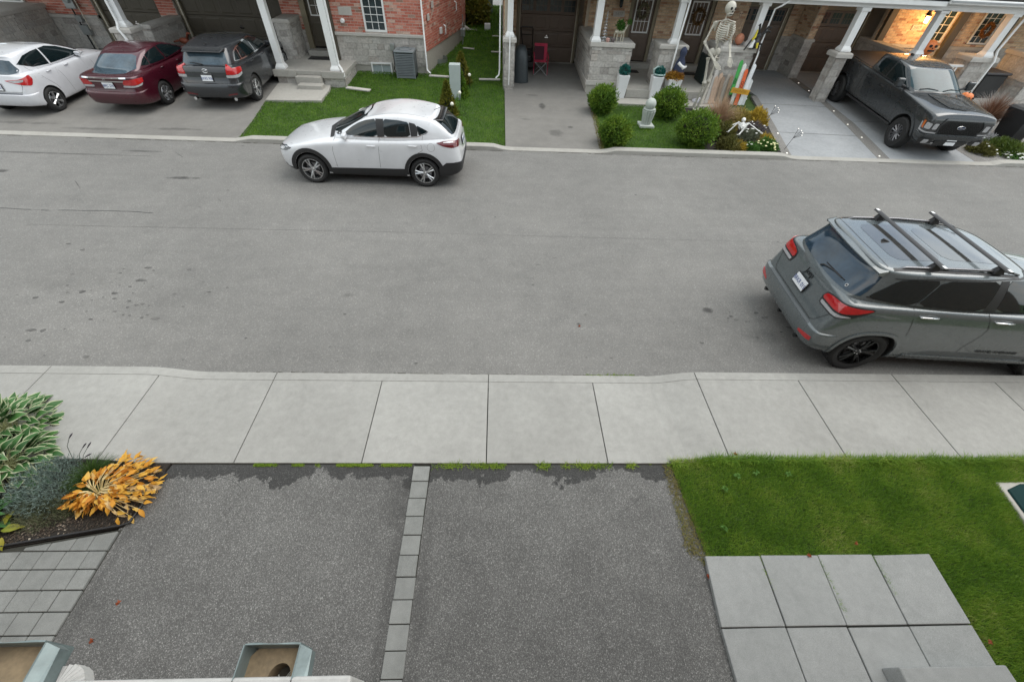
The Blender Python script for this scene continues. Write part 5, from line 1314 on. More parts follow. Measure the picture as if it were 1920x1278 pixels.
txt('T O Y O T A', .05, MT['chrome'], (p.x-.004, 0, p.z-.075), (PI/2, 0, -PI/2), root, 'badge', .003)
m = MB(); m.hex([(-.32, -.012, 1.56), (-.2, -.02, 1.57), (-.2, .02, 1.57), (-.32, .012, 1.56)], [(-.3, -.005, 1.6), (-.26, -.01, 1.6), (-.26, .01, 1.6), (-.3, .005, 1.6)]); m.build('antenna_fin', MT['black_plastic'], root, world=False)

# ============ burgundy saloon
PB = paint('burgundy_paint', (.06, .005, .014), .25, .3)
root = thing('parked_car', 'burgundy four-door sedan parked nose-in between the white hatchback and the dark grey wagon', 'car', (-11.22, 14.7, .1), 0)
root.rotation_euler = (0, -R(2.6), PI/2-R(.5))
sp = dict(cw=.875, x0=-1.0, x1=3.5, zt=1.43, wb=2.67, R=.32, rr=.21, tyre_w=.2, track=1.53, spokes=7, rim_mat=MT['alloy'], style='cover', paint=PB, arch=.365,
    rear_prof=lin((.2, .1), (.35, .02), (.5, -.02), (.62, -.01), (.68, .05), (.9, .03), (1.0, .0)),
    front_prof=lin((.2, -.12), (.45, 0), (.7, 0), (.9, -.15)),
    stations=[(-1.0, .6, .3, .97, 1.0, -1), (-.98, .72, .28, .985, 1.01, -1), (-.87, .82, .24, 1.0, 1.03, -.8), (-.5, .872, .2, 1.0, 1.05, -.3), (0, .878, .18, .985, 1.03, 0), (.8, .875, .17, .96, 1.0, 0), (1.6, .87, .17, .93, 1.0, 0),
        (2.2, .87, .17, .9, .97, 0), (2.7, .86, .18, .86, .93, 0), (3.1, .82, .2, .8, .87, .5), (3.4, .7, .25, .72, .78, 1), (3.5, .5, .3, .68, .72, 1)],
    green=[(.92, .95, .97, 2.45, -.62, .72, .80, .68, .16, .08), (.96, 1.0, 1.03, 2.3, -.5, .72, .80, .68, .16, .08), (1.15, 1.2, 1.17, 1.85, -.22, .66, .735, .64, .13, .07), (1.3, 1.37, 1.31, 1.42, .08, .58, .655, .58, .1, .05), (1.33, 1.415, 1.345, 1.3, .2, .53, .60, .53, .08, .04), (1.345, 1.435, 1.36, 1.15, .3, .4, .44, .4, .06, .02)])
c = Car(sp, root)
for sd in (1, -1):
    dlo = [(-.22, 1.09), (.0, 1.2), (.3, 1.30), (.7, 1.345), (1.1, 1.34), (1.5, 1.24), (2.05, 1.0), (1.0, 1.02), (.1, 1.045)]
    c.patch('window', [(-.2, 1.09), (.02, 1.2), (.16, 1.25), (.1, 1.05)], 'side', MT['car_glass'], .005, sd)
    c.patch('window', [(.13, 1.05), (.19, 1.26), (.4, 1.315), (.78, 1.345), (.8, 1.03)], 'side', MT['car_glass'], .005, sd)
    c.patch('window', [(.86, 1.03), (.84, 1.345), (1.1, 1.33), (1.5, 1.23), (2.0, 1.02)], 'side', MT['car_glass'], .005, sd)
    c.seam([(.1, 1.04), (.2, .8), (.34, .6)], 'side', sd); c.seam([(.83, 1.03), (.9, .6), (.88, .3)], 'side', sd); c.seam([(2.1, .98), (2.15, .6), (2.1, .35)], 'side', sd)
    c.patch('tail_light', [(78, .93), (72, .83), (40, .80), (2, .80), (2, .86), (12, .935), (45, .95)], 'rc', MT['red_lens'], .012, sd, 1, skirt=.03)
    c.patch('reversing_light', [(68, .82), (60, .77), (30, .745), (-2, .745), (-2, .795), (40, .79)], 'rc', MT['clear_lens'], .014, sd, 1)
c.patch('rear_window', [(-.62, 1.03), (.62, 1.03), (.5, 1.305), (-.5, 1.305)], 'rear', MT['pale_sky_glass'], .004, 1, 1)
c.patch('windshield', [(-.66, 1.02), (.66, 1.02), (.52, 1.33), (-.52, 1.33)], 'front', MT['car_glass'], .004, 1, 1)
c.seam([(.6, .985), (-.6, .985)], 'rear', 1, .022, MT['chrome'], 'lid_spoiler', .014)
c.seam([(.5, .895), (-.5, .895)], 'rear', 1, .03, MT['chrome'], 'chrome_strip', .012)
c.seam([(-.6, 1.0), (-.66, .85), (-.4, .68), (.4, .68), (.66, .85), (.6, 1.0)], 'rear', 1, .008, None, 'boot_seam')
c.handle(.38, .93, .18); c.handle(1.25, .9, .18); c.mirror(1.85, 1.0, .2, .14)
c.bumper(.3, .63, .04, th1=74)
c.plate('rear', 0, .79, 'BPJC 274', .3, .15)
p = near('rear', .02, .955, .008); txt('H', .1, MT['chrome'], (p.x, .02, p.z), (PI/2, 0, -PI/2), root, 'badge', .004)

# ============ white hatchback at the left edge
PH = paint('white_paint', (.62, .63, .66), .03, .3)
root = thing('parked_car', 'small white hatchback parked nose-in at the left edge of the photo', 'car', (-13.96, 13.9, .07), 0)
root.rotation_euler = (0, -R(2.6), PI/2-R(1.0))
sp = dict(cw=.85, x0=-.6, x1=3.3, zt=1.5, wb=2.51, R=.31, rr=.205, tyre_w=.19, track=1.485, spokes=6, rim_mat=MT['alloy'], style='cover', paint=PH, arch=.35,
    rear_prof=lin((.2, .1), (.35, .0), (.6, -.03), (.72, 0), (.9, .04), (1.05, .07)),
    front_prof=lin((.2, -.12), (.45, 0), (.7, 0), (.95, -.2)),
    stations=[(-.6, .6, .3, 1.03, 1.05, -1), (-.58, .7, .28, 1.04, 1.06, -1), (-.5, .79, .25, 1.05, 1.08, -.8), (-.3, .835, .2, 1.045, 1.08, -.4), (.1, .85, .18, 1.03, 1.07, 0), (.8, .85, .17, .99, 1.04, 0), (1.5, .845, .17, .95, 1.02, 0),
        (2.0, .845, .17, .92, 1.0, 0), (2.5, .84, .18, .87, .95, 0), (2.9, .79, .22, .8, .88, .5), (3.15, .68, .26, .72, .8, 1), (3.25, .5, .3, .66, .72, 1)],
    green=[(.93, .96, 1.0, 2.3, -.46, .70, .78, .69, .16, .03), (.97, 1.01, 1.07, 2.2, -.42, .70, .775, .68, .16, .04), (1.2, 1.25, 1.28, 1.75, -.32, .64, .71, .64, .13, .05), (1.36, 1.43, 1.4, 1.3, -.26, .56, .64, .59, .1, .05), (1.4, 1.475, 1.44, 1.2, -.30, .52, .59, .54, .08, .04), (1.42, 1.5, 1.46, 1.05, -.28, .4, .44, .4, .06, .02)])
c = Car(sp, root)
for sd in (1, -1):
    c.patch('window', [(-.22, 1.24), (.1, 1.37), (.42, 1.40), (.66, 1.4), (.62, 1.05), (.12, 1.1)], 'side', MT['car_glass'], .005, sd)
    c.patch('window', [(.68, 1.05), (.71, 1.4), (1.0, 1.39), (1.35, 1.3), (1.95, 1.03), (1.9, 1.0)], 'side', MT['car_glass'], .005, sd)
    c.seam([(.62, 1.04), (.74, .7), (.8, .3)], 'side', sd); c.seam([(-.1, 1.16), (.1, .85), (.3, .62), (.36, .5)], 'side', sd); c.seam([(1.95, .98), (2.05, .6), (2.0, .3)], 'side', sd)
    c.patch('tail_light', [(72, 1.02), (76, .92), (60, .79), (30, .85), (0, .90), (-14, .935), (10, .945), (35, .96)], 'rc', MT['red_lens'], .012, sd, 1, skirt=.03)
    c.patch('reversing_light', [(48, .955), (44, .90), (20, .885), (-4, .92), (14, .935)], 'rc', MT['clear_lens'], .018, sd, 1)
    c.patch('bumper_vent', [(sd*.8, .42), (sd*.66, .35), (sd*.84, .34)], 'rear', MT['black_plastic'], .006, 1)
c.patch('rear_window', [(-.62, 1.06), (.62, 1.06), (.64, 1.13), (.53, 1.36), (-.53, 1.36), (-.64, 1.13)], 'rear', MT['pale_sky_glass'], .004, 1, 1)
c.patch('windshield', [(-.64, 1.03), (.64, 1.03), (.5, 1.38), (-.5, 1.38)], 'front', MT['car_glass'], .004, 1, 1)
c.patch('bumper_cladding', [(-.7, .28), (.7, .28), (.7, .33), (-.7, .33)], 'rear', MT['black_plastic'], .006)
c.patch('bumper_step', [(-.55, .595), (.55, .595), (.6, .64), (-.6, .64)], 'rear', M('grey_trim', (.12, .13, .15), .5, var=.05), .008)
c.seam([(-.66, 1.05), (-.68, .8), (-.6, .66), (.6, .66), (.68, .8), (.66, 1.05)], 'rear', 1, .008, None, 'hatch_seam')
c.handle(.36, .95, .18); c.handle(1.05, .93, .18); c.mirror(1.72, 1.0, .2, .14)
c.bumper(.3, .60, .035, th1=66)
c.plate('rear', 0, .78, 'BSMA 651', .3, .15)

# ============ grey pickup facing the street
PT = paint('magnetic_grey_paint', (.028, .032, .035), .35, .28)
root = thing('parked_pickup_truck', 'dark grey crew cab pickup truck with black mesh grille parked facing the street', 'pickup truck', (13.56, 17.17, .22), 0); root.scale = (1, .95, 1)
root.rotation_euler = (0, R(2.6), -PI/2-R(3.8))
sp = dict(cw=1.0, x0=-1.2, x1=4.95, zt=1.98, wb=3.95, R=.42, rr=.24, tyre_w=.29, track=1.75, spokes=12, rim_mat=MT['grey_alloy'], style='spoke', paint=PT, arch=.5,
    rear_prof=lin((.4, .05), (.6, 0), (1.3, .02)),
    front_prof=lin((.45, -.1), (.6, .0), (1.1, .02), (1.2, -.02), (1.3, -.08)),
    stations=[(-1.2, .9, .55, 1.37, 1.37, -1), (-1.15, .98, .52, 1.38, 1.38, -1), (-.6, 1.0, .5, 1.39, 1.39, 0), (0, 1.0, .48, 1.39, 1.39, 0), (1.1, .99, .46, 1.37, 1.38, 0), (1.9, .985, .46, 1.34, 1.36, 0),
        (2.6, .985, .46, 1.33, 1.36, 0), (3.2, .99, .46, 1.33, 1.38, 0), (3.6, .995, .46, 1.31, 1.38, 0), (4.1, 1.0, .46, 1.27, 1.345, .05), (4.5, .99, .46, 1.25, 1.33, .3), (4.72, .975, .47, 1.23, 1.31, .7), (4.81, .95, .48, 1.215, 1.29, 1), (4.84, .92, .5, 1.205, 1.28, 1), (4.845, .88, .51, 1.20, 1.275, 1)],
    green=[(1.28, 1.3, 1.3, 3.45, .92, .86, .94, .92, .14, .02), (1.34, 1.36, 1.38, 3.34, .92, .86, .93, .91, .14, .02), (1.55, 1.58, 1.57, 2.95, .98, .82, .88, .86, .13, .02), (1.74, 1.80, 1.77, 2.58, 1.04, .77, .82, .80, .1, .02), (1.79, 1.85, 1.82, 2.49, 1.07, .74, .785, .76, .09, .02), (1.815, 1.875, 1.84, 2.38, 1.14, .65, .69, .67, .07, .01)])
c = Car(sp, root)
GR = M('grille_black', (.012, .012, .013), .35, var=0, metal=.3)
for sd in (1, -1):
    c.patch('window', [(1.2, 1.42), (1.24, 1.74), (1.95, 1.78), (1.95, 1.40)], 'side', MT['car_glass'], .005, sd)
    c.patch('window', [(2.02, 1.39), (2.02, 1.78), (2.42, 1.76), (2.62, 1.70), (3.06, 1.45), (3.12, 1.37)], 'side', MT['car_glass'], .005, sd)
    c.seam([(1.02, 1.36), (1.05, .55)], 'side', sd, .02); c.seam([(1.98, 1.36), (2.02, .9), (1.98, .55)], 'side', sd); c.seam([(3.25, 1.3), (3.3, .55)], 'side', sd)
    c.seam([(1.0, 1.385), (1.98, 1.36), (3.2, 1.34)], 'side', sd, .014, MT['black_plastic'], 'window_trim')
    m = MB(); m.box(.62, 3.38, sd*.86-.09, sd*.86+.09, .42, .48); m.build('running_board', MT['black_plastic'], root, bevel=.02, world=False)
    for ax in (0, 3.95):
        c.patch('arch_lip', arc(ax, .44, .575, -5, 185)+arc(ax, .44, .503, 185, -5), 'side', PT, .022, sd, grid=.05, skirt=.03)
    c.patch('headlight', [(12, 1.08), (45, 1.08), (80, 1.12), (80, 1.02), (70, .84), (40, .80), (14, .84)], 'fc', MT['headlamp'], .014, sd, 0, skirt=.03)
    for (a0, z0_) in ((52, .95), (30, .95)): c.patch('headlight_lens', [(a0-8, z0_-.07), (a0+8, z0_-.07), (a0+8, z0_+.08), (a0-8, z0_+.08)], 'fc', MT['clear_lens'], .02, sd, 1)
    c.patch('turn_signal', [(66, 1.05), (62, .86), (70, .88), (74, 1.04)], 'fc', MT['orange_lens'], .02, sd)
    c.patch('headlight_bar', [(12, .80), (70, .82), (76, 1.0), (81, 1.0), (75, .79), (12, .765)], 'fc', MT['clear_lens'], .02, sd)
    c.patch('fog_light', [(sd*.86, .63), (sd*.70, .63), (sd*.70, .55), (sd*.86, .55)], 'front', MT['clear_lens'], .085, 1, 1)
    c.patch('bumper_vent', [(sd*.93, .66), (sd*.6, .66), (sd*.56, .54), (sd*.90, .54)], 'front', MT['black_plastic'], .076, 1, 1)
c.patch('tonneau_cover', [(-1.12, -.84), (.94, -.84), (.94, .84), (-1.12, .84)], 'top', MT['black_plastic'], .01, 1, 0)
c.patch('windshield', [(-.80, 1.39), (0, 1.40), (.80, 1.39), (.70, 1.78), (-.70, 1.78)], 'front', MT['truck_glass'], .005, 1, 1)
c.patch('cowl', [(3.36, -.8), (3.52, 0), (3.36, .8), (3.28, .78), (3.4, 0), (3.28, -.78)], 'top', MT['black_plastic'], .004)
c.patch('grille', [(-.62, .98), (-.52, 1.12), (.52, 1.12), (.62, .98), (.56, .78), (-.56, .78)], 'front', GR, .012, 1, 0, skirt=.03)
gp = [(-.66, .98), (-.55, 1.15), (.55, 1.15), (.66, .98), (.6, .75), (-.6, .75)]
for a, b in zip(gp, gp[1:]+gp[:1]): c.seam([a, ((a[0]+b[0])/2, (a[1]+b[1])/2), b], 'front', 1, .04, PT, 'grille_frame', .03)
ms = MB()
for k in range(-20, 21):
    for s_ in (1, -1):
        x0 = k*.065; a = (x0, .79); b = (x0+s_*.31, 1.10)
        def inside(p): return abs(p[0]) < .5+ (.1 if p[1] < 1.03 else .0)
        n = 6; pr = None
        for i in range(n+1):
            p = (a[0]+(b[0]-a[0])*i/n, a[1]+(b[1]-a[1])*i/n)
            if inside(p):
                q = near('front', p[0], p[1], .016)
                if pr is not None: ms.tube([pr, q], .006, 3)
                pr = q
            else: pr = None
tag(ms.build('grille_mesh', MT['dark_alloy'], root, world=False), kind='stuff')
q = near('front', 0, .96, .03); m = MB(); m.lathe([(1, -.012), (1, .004), (.94, .01)], (0, 0, 0), 32, 'x'); m.lathe([(.86, .011), (.84, .013)], (0, 0, 0), 32, 'x', 1)
o = m.build('badge', [MT['chrome'], M('badge_dark_blue', (.01, .02, .06), .2, var=0)], root, world=False); o.location = q; o.scale = (1, .125, .052)
txt('Ford', .075, MT['chrome'], (q.x+.016, 0, q.z), (PI/2, 0, PI/2), root, 'badge', .002, shear=.4)
c.bumper(.5, .74, .07, 'f')
c.patch('skid_plate', [(-.5, .62), (.5, .62), (.46, .5), (-.46, .5)], 'front', MT['black_plastic'], .085, 1, 1)
m = MB(); q = near('front', 0, .56, .1); m.box(q.x-.01, q.x+.006, -.15, .15, .48, .63); m.build('plate_holder', MT['plate'], root, world=False)
# bonnet bulge and vents
c.patch('hood_bulge', [(3.45, -.5), (3.45, .5), (4.5, .42), (4.62, .0), (4.5, -.42)], 'top', PT, .018, 1, 2, skirt=.022)
for sd in (1, -1):
    for k in range(7): c.seam([(3.75+.07*k, sd*.56), (3.82+.07*k, sd*.68)], 'top', 1, .018, MT['black_plastic'], 'hood_vent', .004)
c.handle(1.35, 1.2, .24, MT['black_plastic']); c.handle(2.2, 1.18, .24, MT['black_plastic'])
for sd in (1, -1):
    m = MB(); m.obox((2.98, sd*1.13, 1.5), (.13, .22, .24)); o = m.build('wing_mirror', PT, root, bevel=.04, seg=3, world=False, auto=60)
    m = MB(); m.tube([(2.98, sd*.84, 1.38), (2.98, sd*1.05, 1.45)], .035, 8); m.build('mirror_arm', MT['black_plastic'], o, world=False)
m = MB(); 
for s_, y0 in ((1, -.6), (1, .1)): m.tube([near('front', y0, 1.41, .02), near('front', y0+.25, 1.44, .02), near('front', y0+.55, 1.42, .015)], [.012, .01, .007], 5)
m.build('wiper', MT['black_plastic'], root, world=False)
m = MB(); m.obox((1.35, 0, 1.87), (.16, .05, .05), (0, 0, 0)); m.build('antenna_fin', MT['black_plastic'], root, bevel=.015, world=False)
# ------------------------------------------------------------------ plants
GRASS = leafmat('grass_blades', [(0, (.06, .14, .014)), (.3, (.115, .23, .02)), (.58, (.18, .31, .03)), (.8, (.27, .37, .05)), (1, (.44, .42, .17))], trans=.3)
GRASS2 = leafmat('far_grass_blades', [(0, (.045, .11, .01)), (.4, (.08, .18, .014)), (.75, (.125, .24, .02)), (1, (.2, .3, .04))], trans=.3)
rng = np.random.default_rng(5)
def inpoly(px_, py_, poly):
    r = np.zeros(len(px_), bool); n = len(poly)
    for i in range(n):
        x1, y1 = poly[i]; x2, y2 = poly[(i+1) % n]
        c = ((y1 > py_) != (y2 > py_)) & (px_ < (x2-x1)*(py_-y1)/((y2-y1)+1e-12)+x1)
        r ^= c
    return r
def blades(name, poly, dens, h, w, mat, zf, holes=(), lean=.6, label=None, patch=True, thin=.0, clump=0):
    P = np.array(poly); x0, y0 = P.min(0); x1, y1 = P.max(0); n = int((x1-x0)*(y1-y0)*dens)
    x = rng.uniform(x0, x1, n); y = rng.uniform(y0, y1, n)
    k = inpoly(x, y, poly)
    for q in holes: k &= ~inpoly(x, y, q)
    if clump: k &= rng.random(len(x)) < np.clip(.5+1.3*np.sin(x*3.1+1)*np.sin(x*7.7+2)+.5*np.sin(x*23), 0, 1)
    x, y = x[k], y[k]; n = len(x)
    tuft = .5+.5*np.sin(x*7.1+np.sin(y*5.3)*2)*np.sin(y*6.7+np.sin(x*4.1)*2); 
    hh = h*(.45+.5*rng.random(n)+.45*tuft*rng.random(n)); a = rng.uniform(0, 2*np.pi, n); ln = hh*lean*rng.uniform(.3, 1.5, n); b = a+rng.normal(0, .5, n)
    z = zf(x, y); ww = w*rng.uniform(.6, 1.3, n)
    dx, dy = np.cos(a), np.sin(a); px_, py_ = -np.sin(b)*ww/2, np.cos(b)*ww/2
    V = np.empty((n, 5, 3)); 
    V[:, 0] = np.stack([x-px_, y-py_, z], 1); V[:, 1] = np.stack([x+px_, y+py_, z], 1)
    mx, my, mz = x+dx*ln*.4, y+dy*ln*.4, z+hh*.6
    V[:, 2] = np.stack([mx+px_*.8, my+py_*.8, mz], 1); V[:, 3] = np.stack([mx-px_*.8, my-py_*.8, mz], 1)
    V[:, 4] = np.stack([x+dx*ln, y+dy*ln, z+hh*.95], 1)
    base = np.arange(n)[:, None]*5
    F = np.concatenate([base+np.array([[0, 1, 2]]), base+np.array([[0, 2, 3]]), base+np.array([[3, 2, 4]])], 0)
    return tag(npmesh(name, V.reshape(-1, 3), F, mat, 3), kind='stuff')
gzv = lambda x, y: np.maximum(0, (y-12.3)*SLOPE)
swzv = lambda x: .02+.1*(lambda t: t*t*(3-2*t))(np.clip((x-2.3)/.65, 0, 1))
near = [(2.2, 2.46), (2.30, 1.36), (2.26, 1.3), (4.72, 1.33), (4.84, 1.1), (4.86, .4), (4.72, -.4), (9, -.4), (9, 2.46), (2.3, 2.48)]
lawn_near = [(2.22, 2.47), (2.3, 1.33), (4.80, 1.345), (4.82, 1.3), (4.765, .7), (4.735, .2), (4.71, -.3), (8.6, -.3), (8.6, 2.47)]
def znear(x, y):
    a = np.clip((x-2.25)/.6, 0, 1); b = np.clip((y-1.38)/1.0, 0, 1); a = a*a*(3-2*a); b = b*b*(3-2*b)
    return .0+.095*a*b+.03*a*np.clip((x-4.8)/1.5, 0, 1)*(1-b)
ls = MB(); gx_ = [2.2, 2.35, 2.5, 2.65, 2.85, 4.8, 5.3, 6.3, 9]; gy_ = [-.4, 1.38, 1.6, 1.8, 2.0, 2.2, 2.42]; ls.add([(x, y, float(znear(np.array([x]), np.array([y]))[0])-.012) for x in gx_ for y in gy_], [(i*7+j, i*7+7+j, i*7+8+j, i*7+1+j) for i in range(8) for j in range(6)]); struct(ls.build('lawn', MT['soil']))
padh = [[(6.13, 1.2), (7.5, 1.2), (7.5, 2.13), (6.23, 2.13)]]
blades('grass', lawn_near, 17000, .055, .0042, GRASS, znear, padh)
blades('grass', [(2.2, 2.40), (9, 2.40), (9, 2.44), (2.25, 2.44)], 26000, .085, .005, GRASS, lambda x, y: swzv(x)-.02, lean=1.2)
# weeds, moss along the sidewalk edge and in joints
MOSS = leafmat('moss_and_weeds', [(0, (.07, .14, .01)), (.5, (.16, .25, .015)), (1, (.3, .36, .05))])
blades('moss', [(-2.9, 2.385), (-1.0, 2.385), (-1.0, 2.42), (-2.9, 2.42)], 60000, .014, .008, MOSS, lambda x, y: np.full(len(x), .005), lean=1.5, clump=1)
blades('moss', [(-.75, 2.36), (2.2, 2.36), (2.2, 2.42), (-.75, 2.42)], 12000, .03, .006, MOSS, lambda x, y: np.full(len(x), .005), lean=1.8, clump=1)
blades('moss', [(1.35, 3.83), (2.1, 3.83), (2.1, 3.86), (1.35, 3.86)], 9000, .025, .006, MOSS, lambda x, y: np.full(len(x), .005), lean=1.5)
blades('weeds', [(2.12, 1.4), (2.32, 1.2), (2.33, 1.5), (2.24, 2.42), (2.12, 2.42)], 7000, .035, .006, leafmat('dry_weeds', [(0, (.12, .11, .03)), (.5, (.2, .17, .06)), (1, (.1, .15, .02))]), lambda x, y: np.full(len(x), .0), lean=1.6)
for (xa, ya, yb) in [(2.893, 1.0, 1.33), (3.52, .8, 1.33), (4.15, .95, 1.33)]:
    blades('weeds', [(xa-.008, ya), (xa+.008, ya), (xa+.008, yb), (xa-.008, yb)], 30000, .03, .004, GRASS, lambda x, y: np.full(len(x), .035), lean=1.2)
# broadleaf weeds in the near lawn
wl = MB()
for (cx, cy) in [(2.75, 2.05), (3.2, 2.25), (2.6, 1.62), (2.95, 2.2), (3.6, 2.22)]:
    for k in range(9):
        a = random.uniform(0, 6.28); l = random.uniform(.03, .055); z = float(znear(np.array([cx]), np.array([cy]))[0])+.03; c, s_ = math.cos(a), math.sin(a)
        wl.add([(cx, cy, z), (cx+c*l*.5-s_*.012, cy+s_*l*.5+c*.012, z+.03), (cx+c*l, cy+s_*l, z+.015), (cx+c*l*.5+s_*.012, cy+s_*l*.5-c*.012, z+.03)], [(0, 1, 2, 3)])
tag(wl.build('weeds', leafmat('weed_leaf', [(0, (.07, .17, .03)), (1, (.13, .25, .05))])), kind='stuff')
# fallen leaves
LEAFR = leafmat('fallen_leaf_red', [(0, (.25, .04, .02)), (1, (.32, .1, .04))]); 
spots_ = [(3.05, 2.50, .13, 'on the sidewalk edge of the near lawn'), (3.25, 2.3, .07, 'in the near lawn closest to the sidewalk'), (5.35, 2.12, .08, 'in the near lawn toward the utility box'), (4.02, 1.45, .07, 'in the near lawn just above the patio slabs'), (3.42, 1.33, .07, 'at the far edge of the patio slabs'), (2.26, 1.15, .03, 'beside the corner of the patio slabs on the driveway'), (-3.6, .98, .012, 'on the left dark driveway'), (-3.65, .68, .012, 'on the left dark driveway nearest the camera'), (4.8, .55, .07, 'pale at the right edge of the patio slabs'), (1.4, 4.9, .01, 'lying on the middle of the road')]
for i, (x, y, z, wh) in enumerate(spots_):
    m = MB(); n = 10; l = .026; a0 = random.uniform(0, 6)
    m.add([(x+l*math.cos(a0+2*PI*k/n)*(1 if k % 2 else .55), y+l*math.sin(a0+2*PI*k/n)*(1 if k % 2 else .6), z+.012*math.sin(k*2.)) for k in range(n)]+[(x, y, z+.008)], [(k, (k+1) % n, n) for k in range(n)])
    tag(m.build('fallen_leaf', LEAFR), 'small reddish fallen leaf '+wh, 'leaf', 'fallen leaves')
# far lawns
holesL = [[(-8.0, 15.1), (-5.86, 15.25), (-5.86, 16.3), (-5.4, 16.8), (-5.4, 18.6), (-2.76, 18.5), (-1.68, 23.5), (-1.68, 32), (-12, 32), (-8, 17)]]
blades('grass', [(-7.36, 12.3), (.2, 12.3), (.2, 17.1), (.14, 22), (-6, 22), (-7.9, 16.6), (-7.66, 15.2), (-7.45, 13.6)], 2000, .042, .012, GRASS2, gzv, holesL)
blades('grass', [(-3, 22), (.14, 22), (.3, 31.1), (-3, 31.1)], 700, .08, .02, GRASS2, gzv, holesL)
blades('grass', [(3.08, 12.3), (6.3, 12.3), (6.35, 14.0), (6.6, 16.0), (3.3, 16.0), (3.2, 14.5)], 2600, .035, .010, GRASS2, gzv)
blades('weeds', [(2.98, 12.3), (3.12, 12.3), (3.28, 14.5), (3.26, 15.9), (3.16, 15.9), (3.1, 14.3)], 2500, .05, .012, bpy.data.materials['dry_weeds'], gzv, lean=1.3)
blades('weeds', [(3.3, 12.28), (6.3, 12.28), (6.3, 12.4), (3.3, 12.4)], 1500, .06, .012, bpy.data.materials['dry_weeds'], gzv, lean=1.3)

def leafcloud(c, rad, n, size, aspect=1., power=.45, up=.2, droop=0, squash=1., zmin=None, noise=.12, seed=0, shape='ball', long=1.6):
    g_ = np.random.default_rng(seed+11)
    d = g_.normal(size=(n, 3)); d /= np.linalg.norm(d, axis=1)[:, None]
    if shape == 'dome': d[:, 2] = np.abs(d[:, 2])
    r = g_.random(n)**power
    lump = 1+noise*np.sin(d[:, 0]*5+seed)*np.sin(d[:, 1]*6+seed*2)*np.sin(d[:, 2]*5)+noise*.6*g_.normal(size=n)*.5
    p = d*r[:, None]*lump[:, None]*np.array(rad)
    if shape == 'cone':
        t = g_.random(n)**1.5; a = g_.uniform(0, 2*np.pi, n); rr = np.sqrt(g_.random(n))**.6*(1-t)**.8*(1+.12*g_.normal(size=n)); p = np.stack([np.cos(a)*rr*rad[0], np.sin(a)*rr*rad[1], (t-.5)*2*rad[2]], 1); d = np.stack([np.cos(a), np.sin(a), .6+0*a], 1)
    o = d*.8+g_.normal(size=(n, 3))*.55; o[:, 2] += up-droop; o /= np.linalg.norm(o, axis=1)[:, None]
    s_ = np.cross(o, g_.normal(size=(n, 3))); s_ /= np.linalg.norm(s_, axis=1)[:, None]
    sz = size*g_.uniform(.6, 1.3, n)[:, None]; P = p+np.array(c)
    if zmin is not None: P[:, 2] = np.maximum(P[:, 2], zmin)
    V = np.stack([P-s_*sz*.4*aspect, P+s_*sz*.4*aspect, P+o*sz*long+s_*sz*.12*aspect, P+o*sz*long-s_*sz*.12*aspect], 1)
    return V.reshape(-1, 3), np.arange(n*4).reshape(n, 4)
def foliage(name, mat, parent, *args, **k):
    V, F = leafcloud(*args, **k); return npmesh(name, V, F, mat, 4, parent)
CEDAR = leafmat('cedar_sprays', [(0, (.03, .075, .008)), (.4, (.08, .16, .014)), (.75, (.155, .25, .025)), (1, (.25, .33, .04))], trans=.2)
CORE = M('dark_twig_core', (.018, .02, .008), .95, var=.3)
def globe(label, x, y, r, hz, group='round clipped cedar shrubs', dz=0):
    z = gz(y)+dz; b = thing('cedar_shrub', label, 'shrub', (x, y, z), group=group); sd_ = int(x*10+y)
    MB().ball((x, y, z+hz*.95), 1, 14, sq=(r*.74, r*.74, hz*.78)).build('twig_core', CORE, b, smooth=True)
    foliage('foliage', CEDAR, b, (x, y, z+hz), (r, r, hz), 8000, .032, power=.16, up=.15, seed=int(x*10), zmin=z+.01, noise=.17)
    foliage('foliage', CEDAR, b, (x+.1*r, y-.05*r, z+hz*1.05), (r*1.06, r*1.02, hz*1.04), 700, .045, power=.06, up=.5, seed=sd_, zmin=z+.01, noise=.2)
    return b
globe('round clipped cedar shrub against the porch walkway at the right of the middle driveway', 3.47, 15.25, .43, .39)
globe('round clipped cedar shrub at the kerb corner beside the middle driveway', 3.45, 12.75, .44, .38)
globe('round clipped cedar shrub between the ball fountain and the giant skeleton', 5.65, 15.0, .48, .43)
globe('largest round clipped cedar shrub at the kerb in front of the flower bed', 5.93, 12.95, .56, .46)
def conifer(label, x, y, r, h, mat=CEDAR):
    z = gz(y); b = thing('cedar_shrub', label, 'shrub', (x, y, z), group='small pointed cedars by the grey pedestal')
    m = MB(); m.tube([(x, y, z), (x, y, z+h*.9)], [.03, .01], 6); m.build('trunk', CORE, b)
    m = MB(); m.lathe([(r*.7, z+.05), (r*.65, z+h*.35), (r*.3, z+h*.75), (.01, z+h*.9)], (x, y, 0), 10); m.build('twig_core', CORE, b, smooth=True)
    foliage('foliage', mat, b, (x, y, z+h/2), (r, r, h/2), 3000, .05, shape='cone', up=.5, seed=int(y*7))
YCED = leafmat('yellowing_cedar', [(0, (.06, .08, .01)), (.5, (.14, .15, .02)), (1, (.27, .22, .04))])
conifer('small pointed cedar with yellowing foliage in front of the grey pedestal behind the white crossover', -1.62, 14.5, .3, .95, YCED)
conifer('small pointed cedar just behind the grey pedestal on the strip lawn', -1.35, 16.3, .28, .8)
conifer('small pointed cedar farthest back on the strip lawn', -1.38, 17.6, .36, .95, YCED)
b = thing('yellow_shrub', 'golden yellow bush at the far back corner of the red brick house', 'shrub', (-1.35, 26.8, gz(26.8)))
foliage('foliage', YCED, b, (-1.3, 26.8, gz(26.8)+.5), (.75, .9, .75), 2500, .12, power=.3, seed=4, zmin=.6)

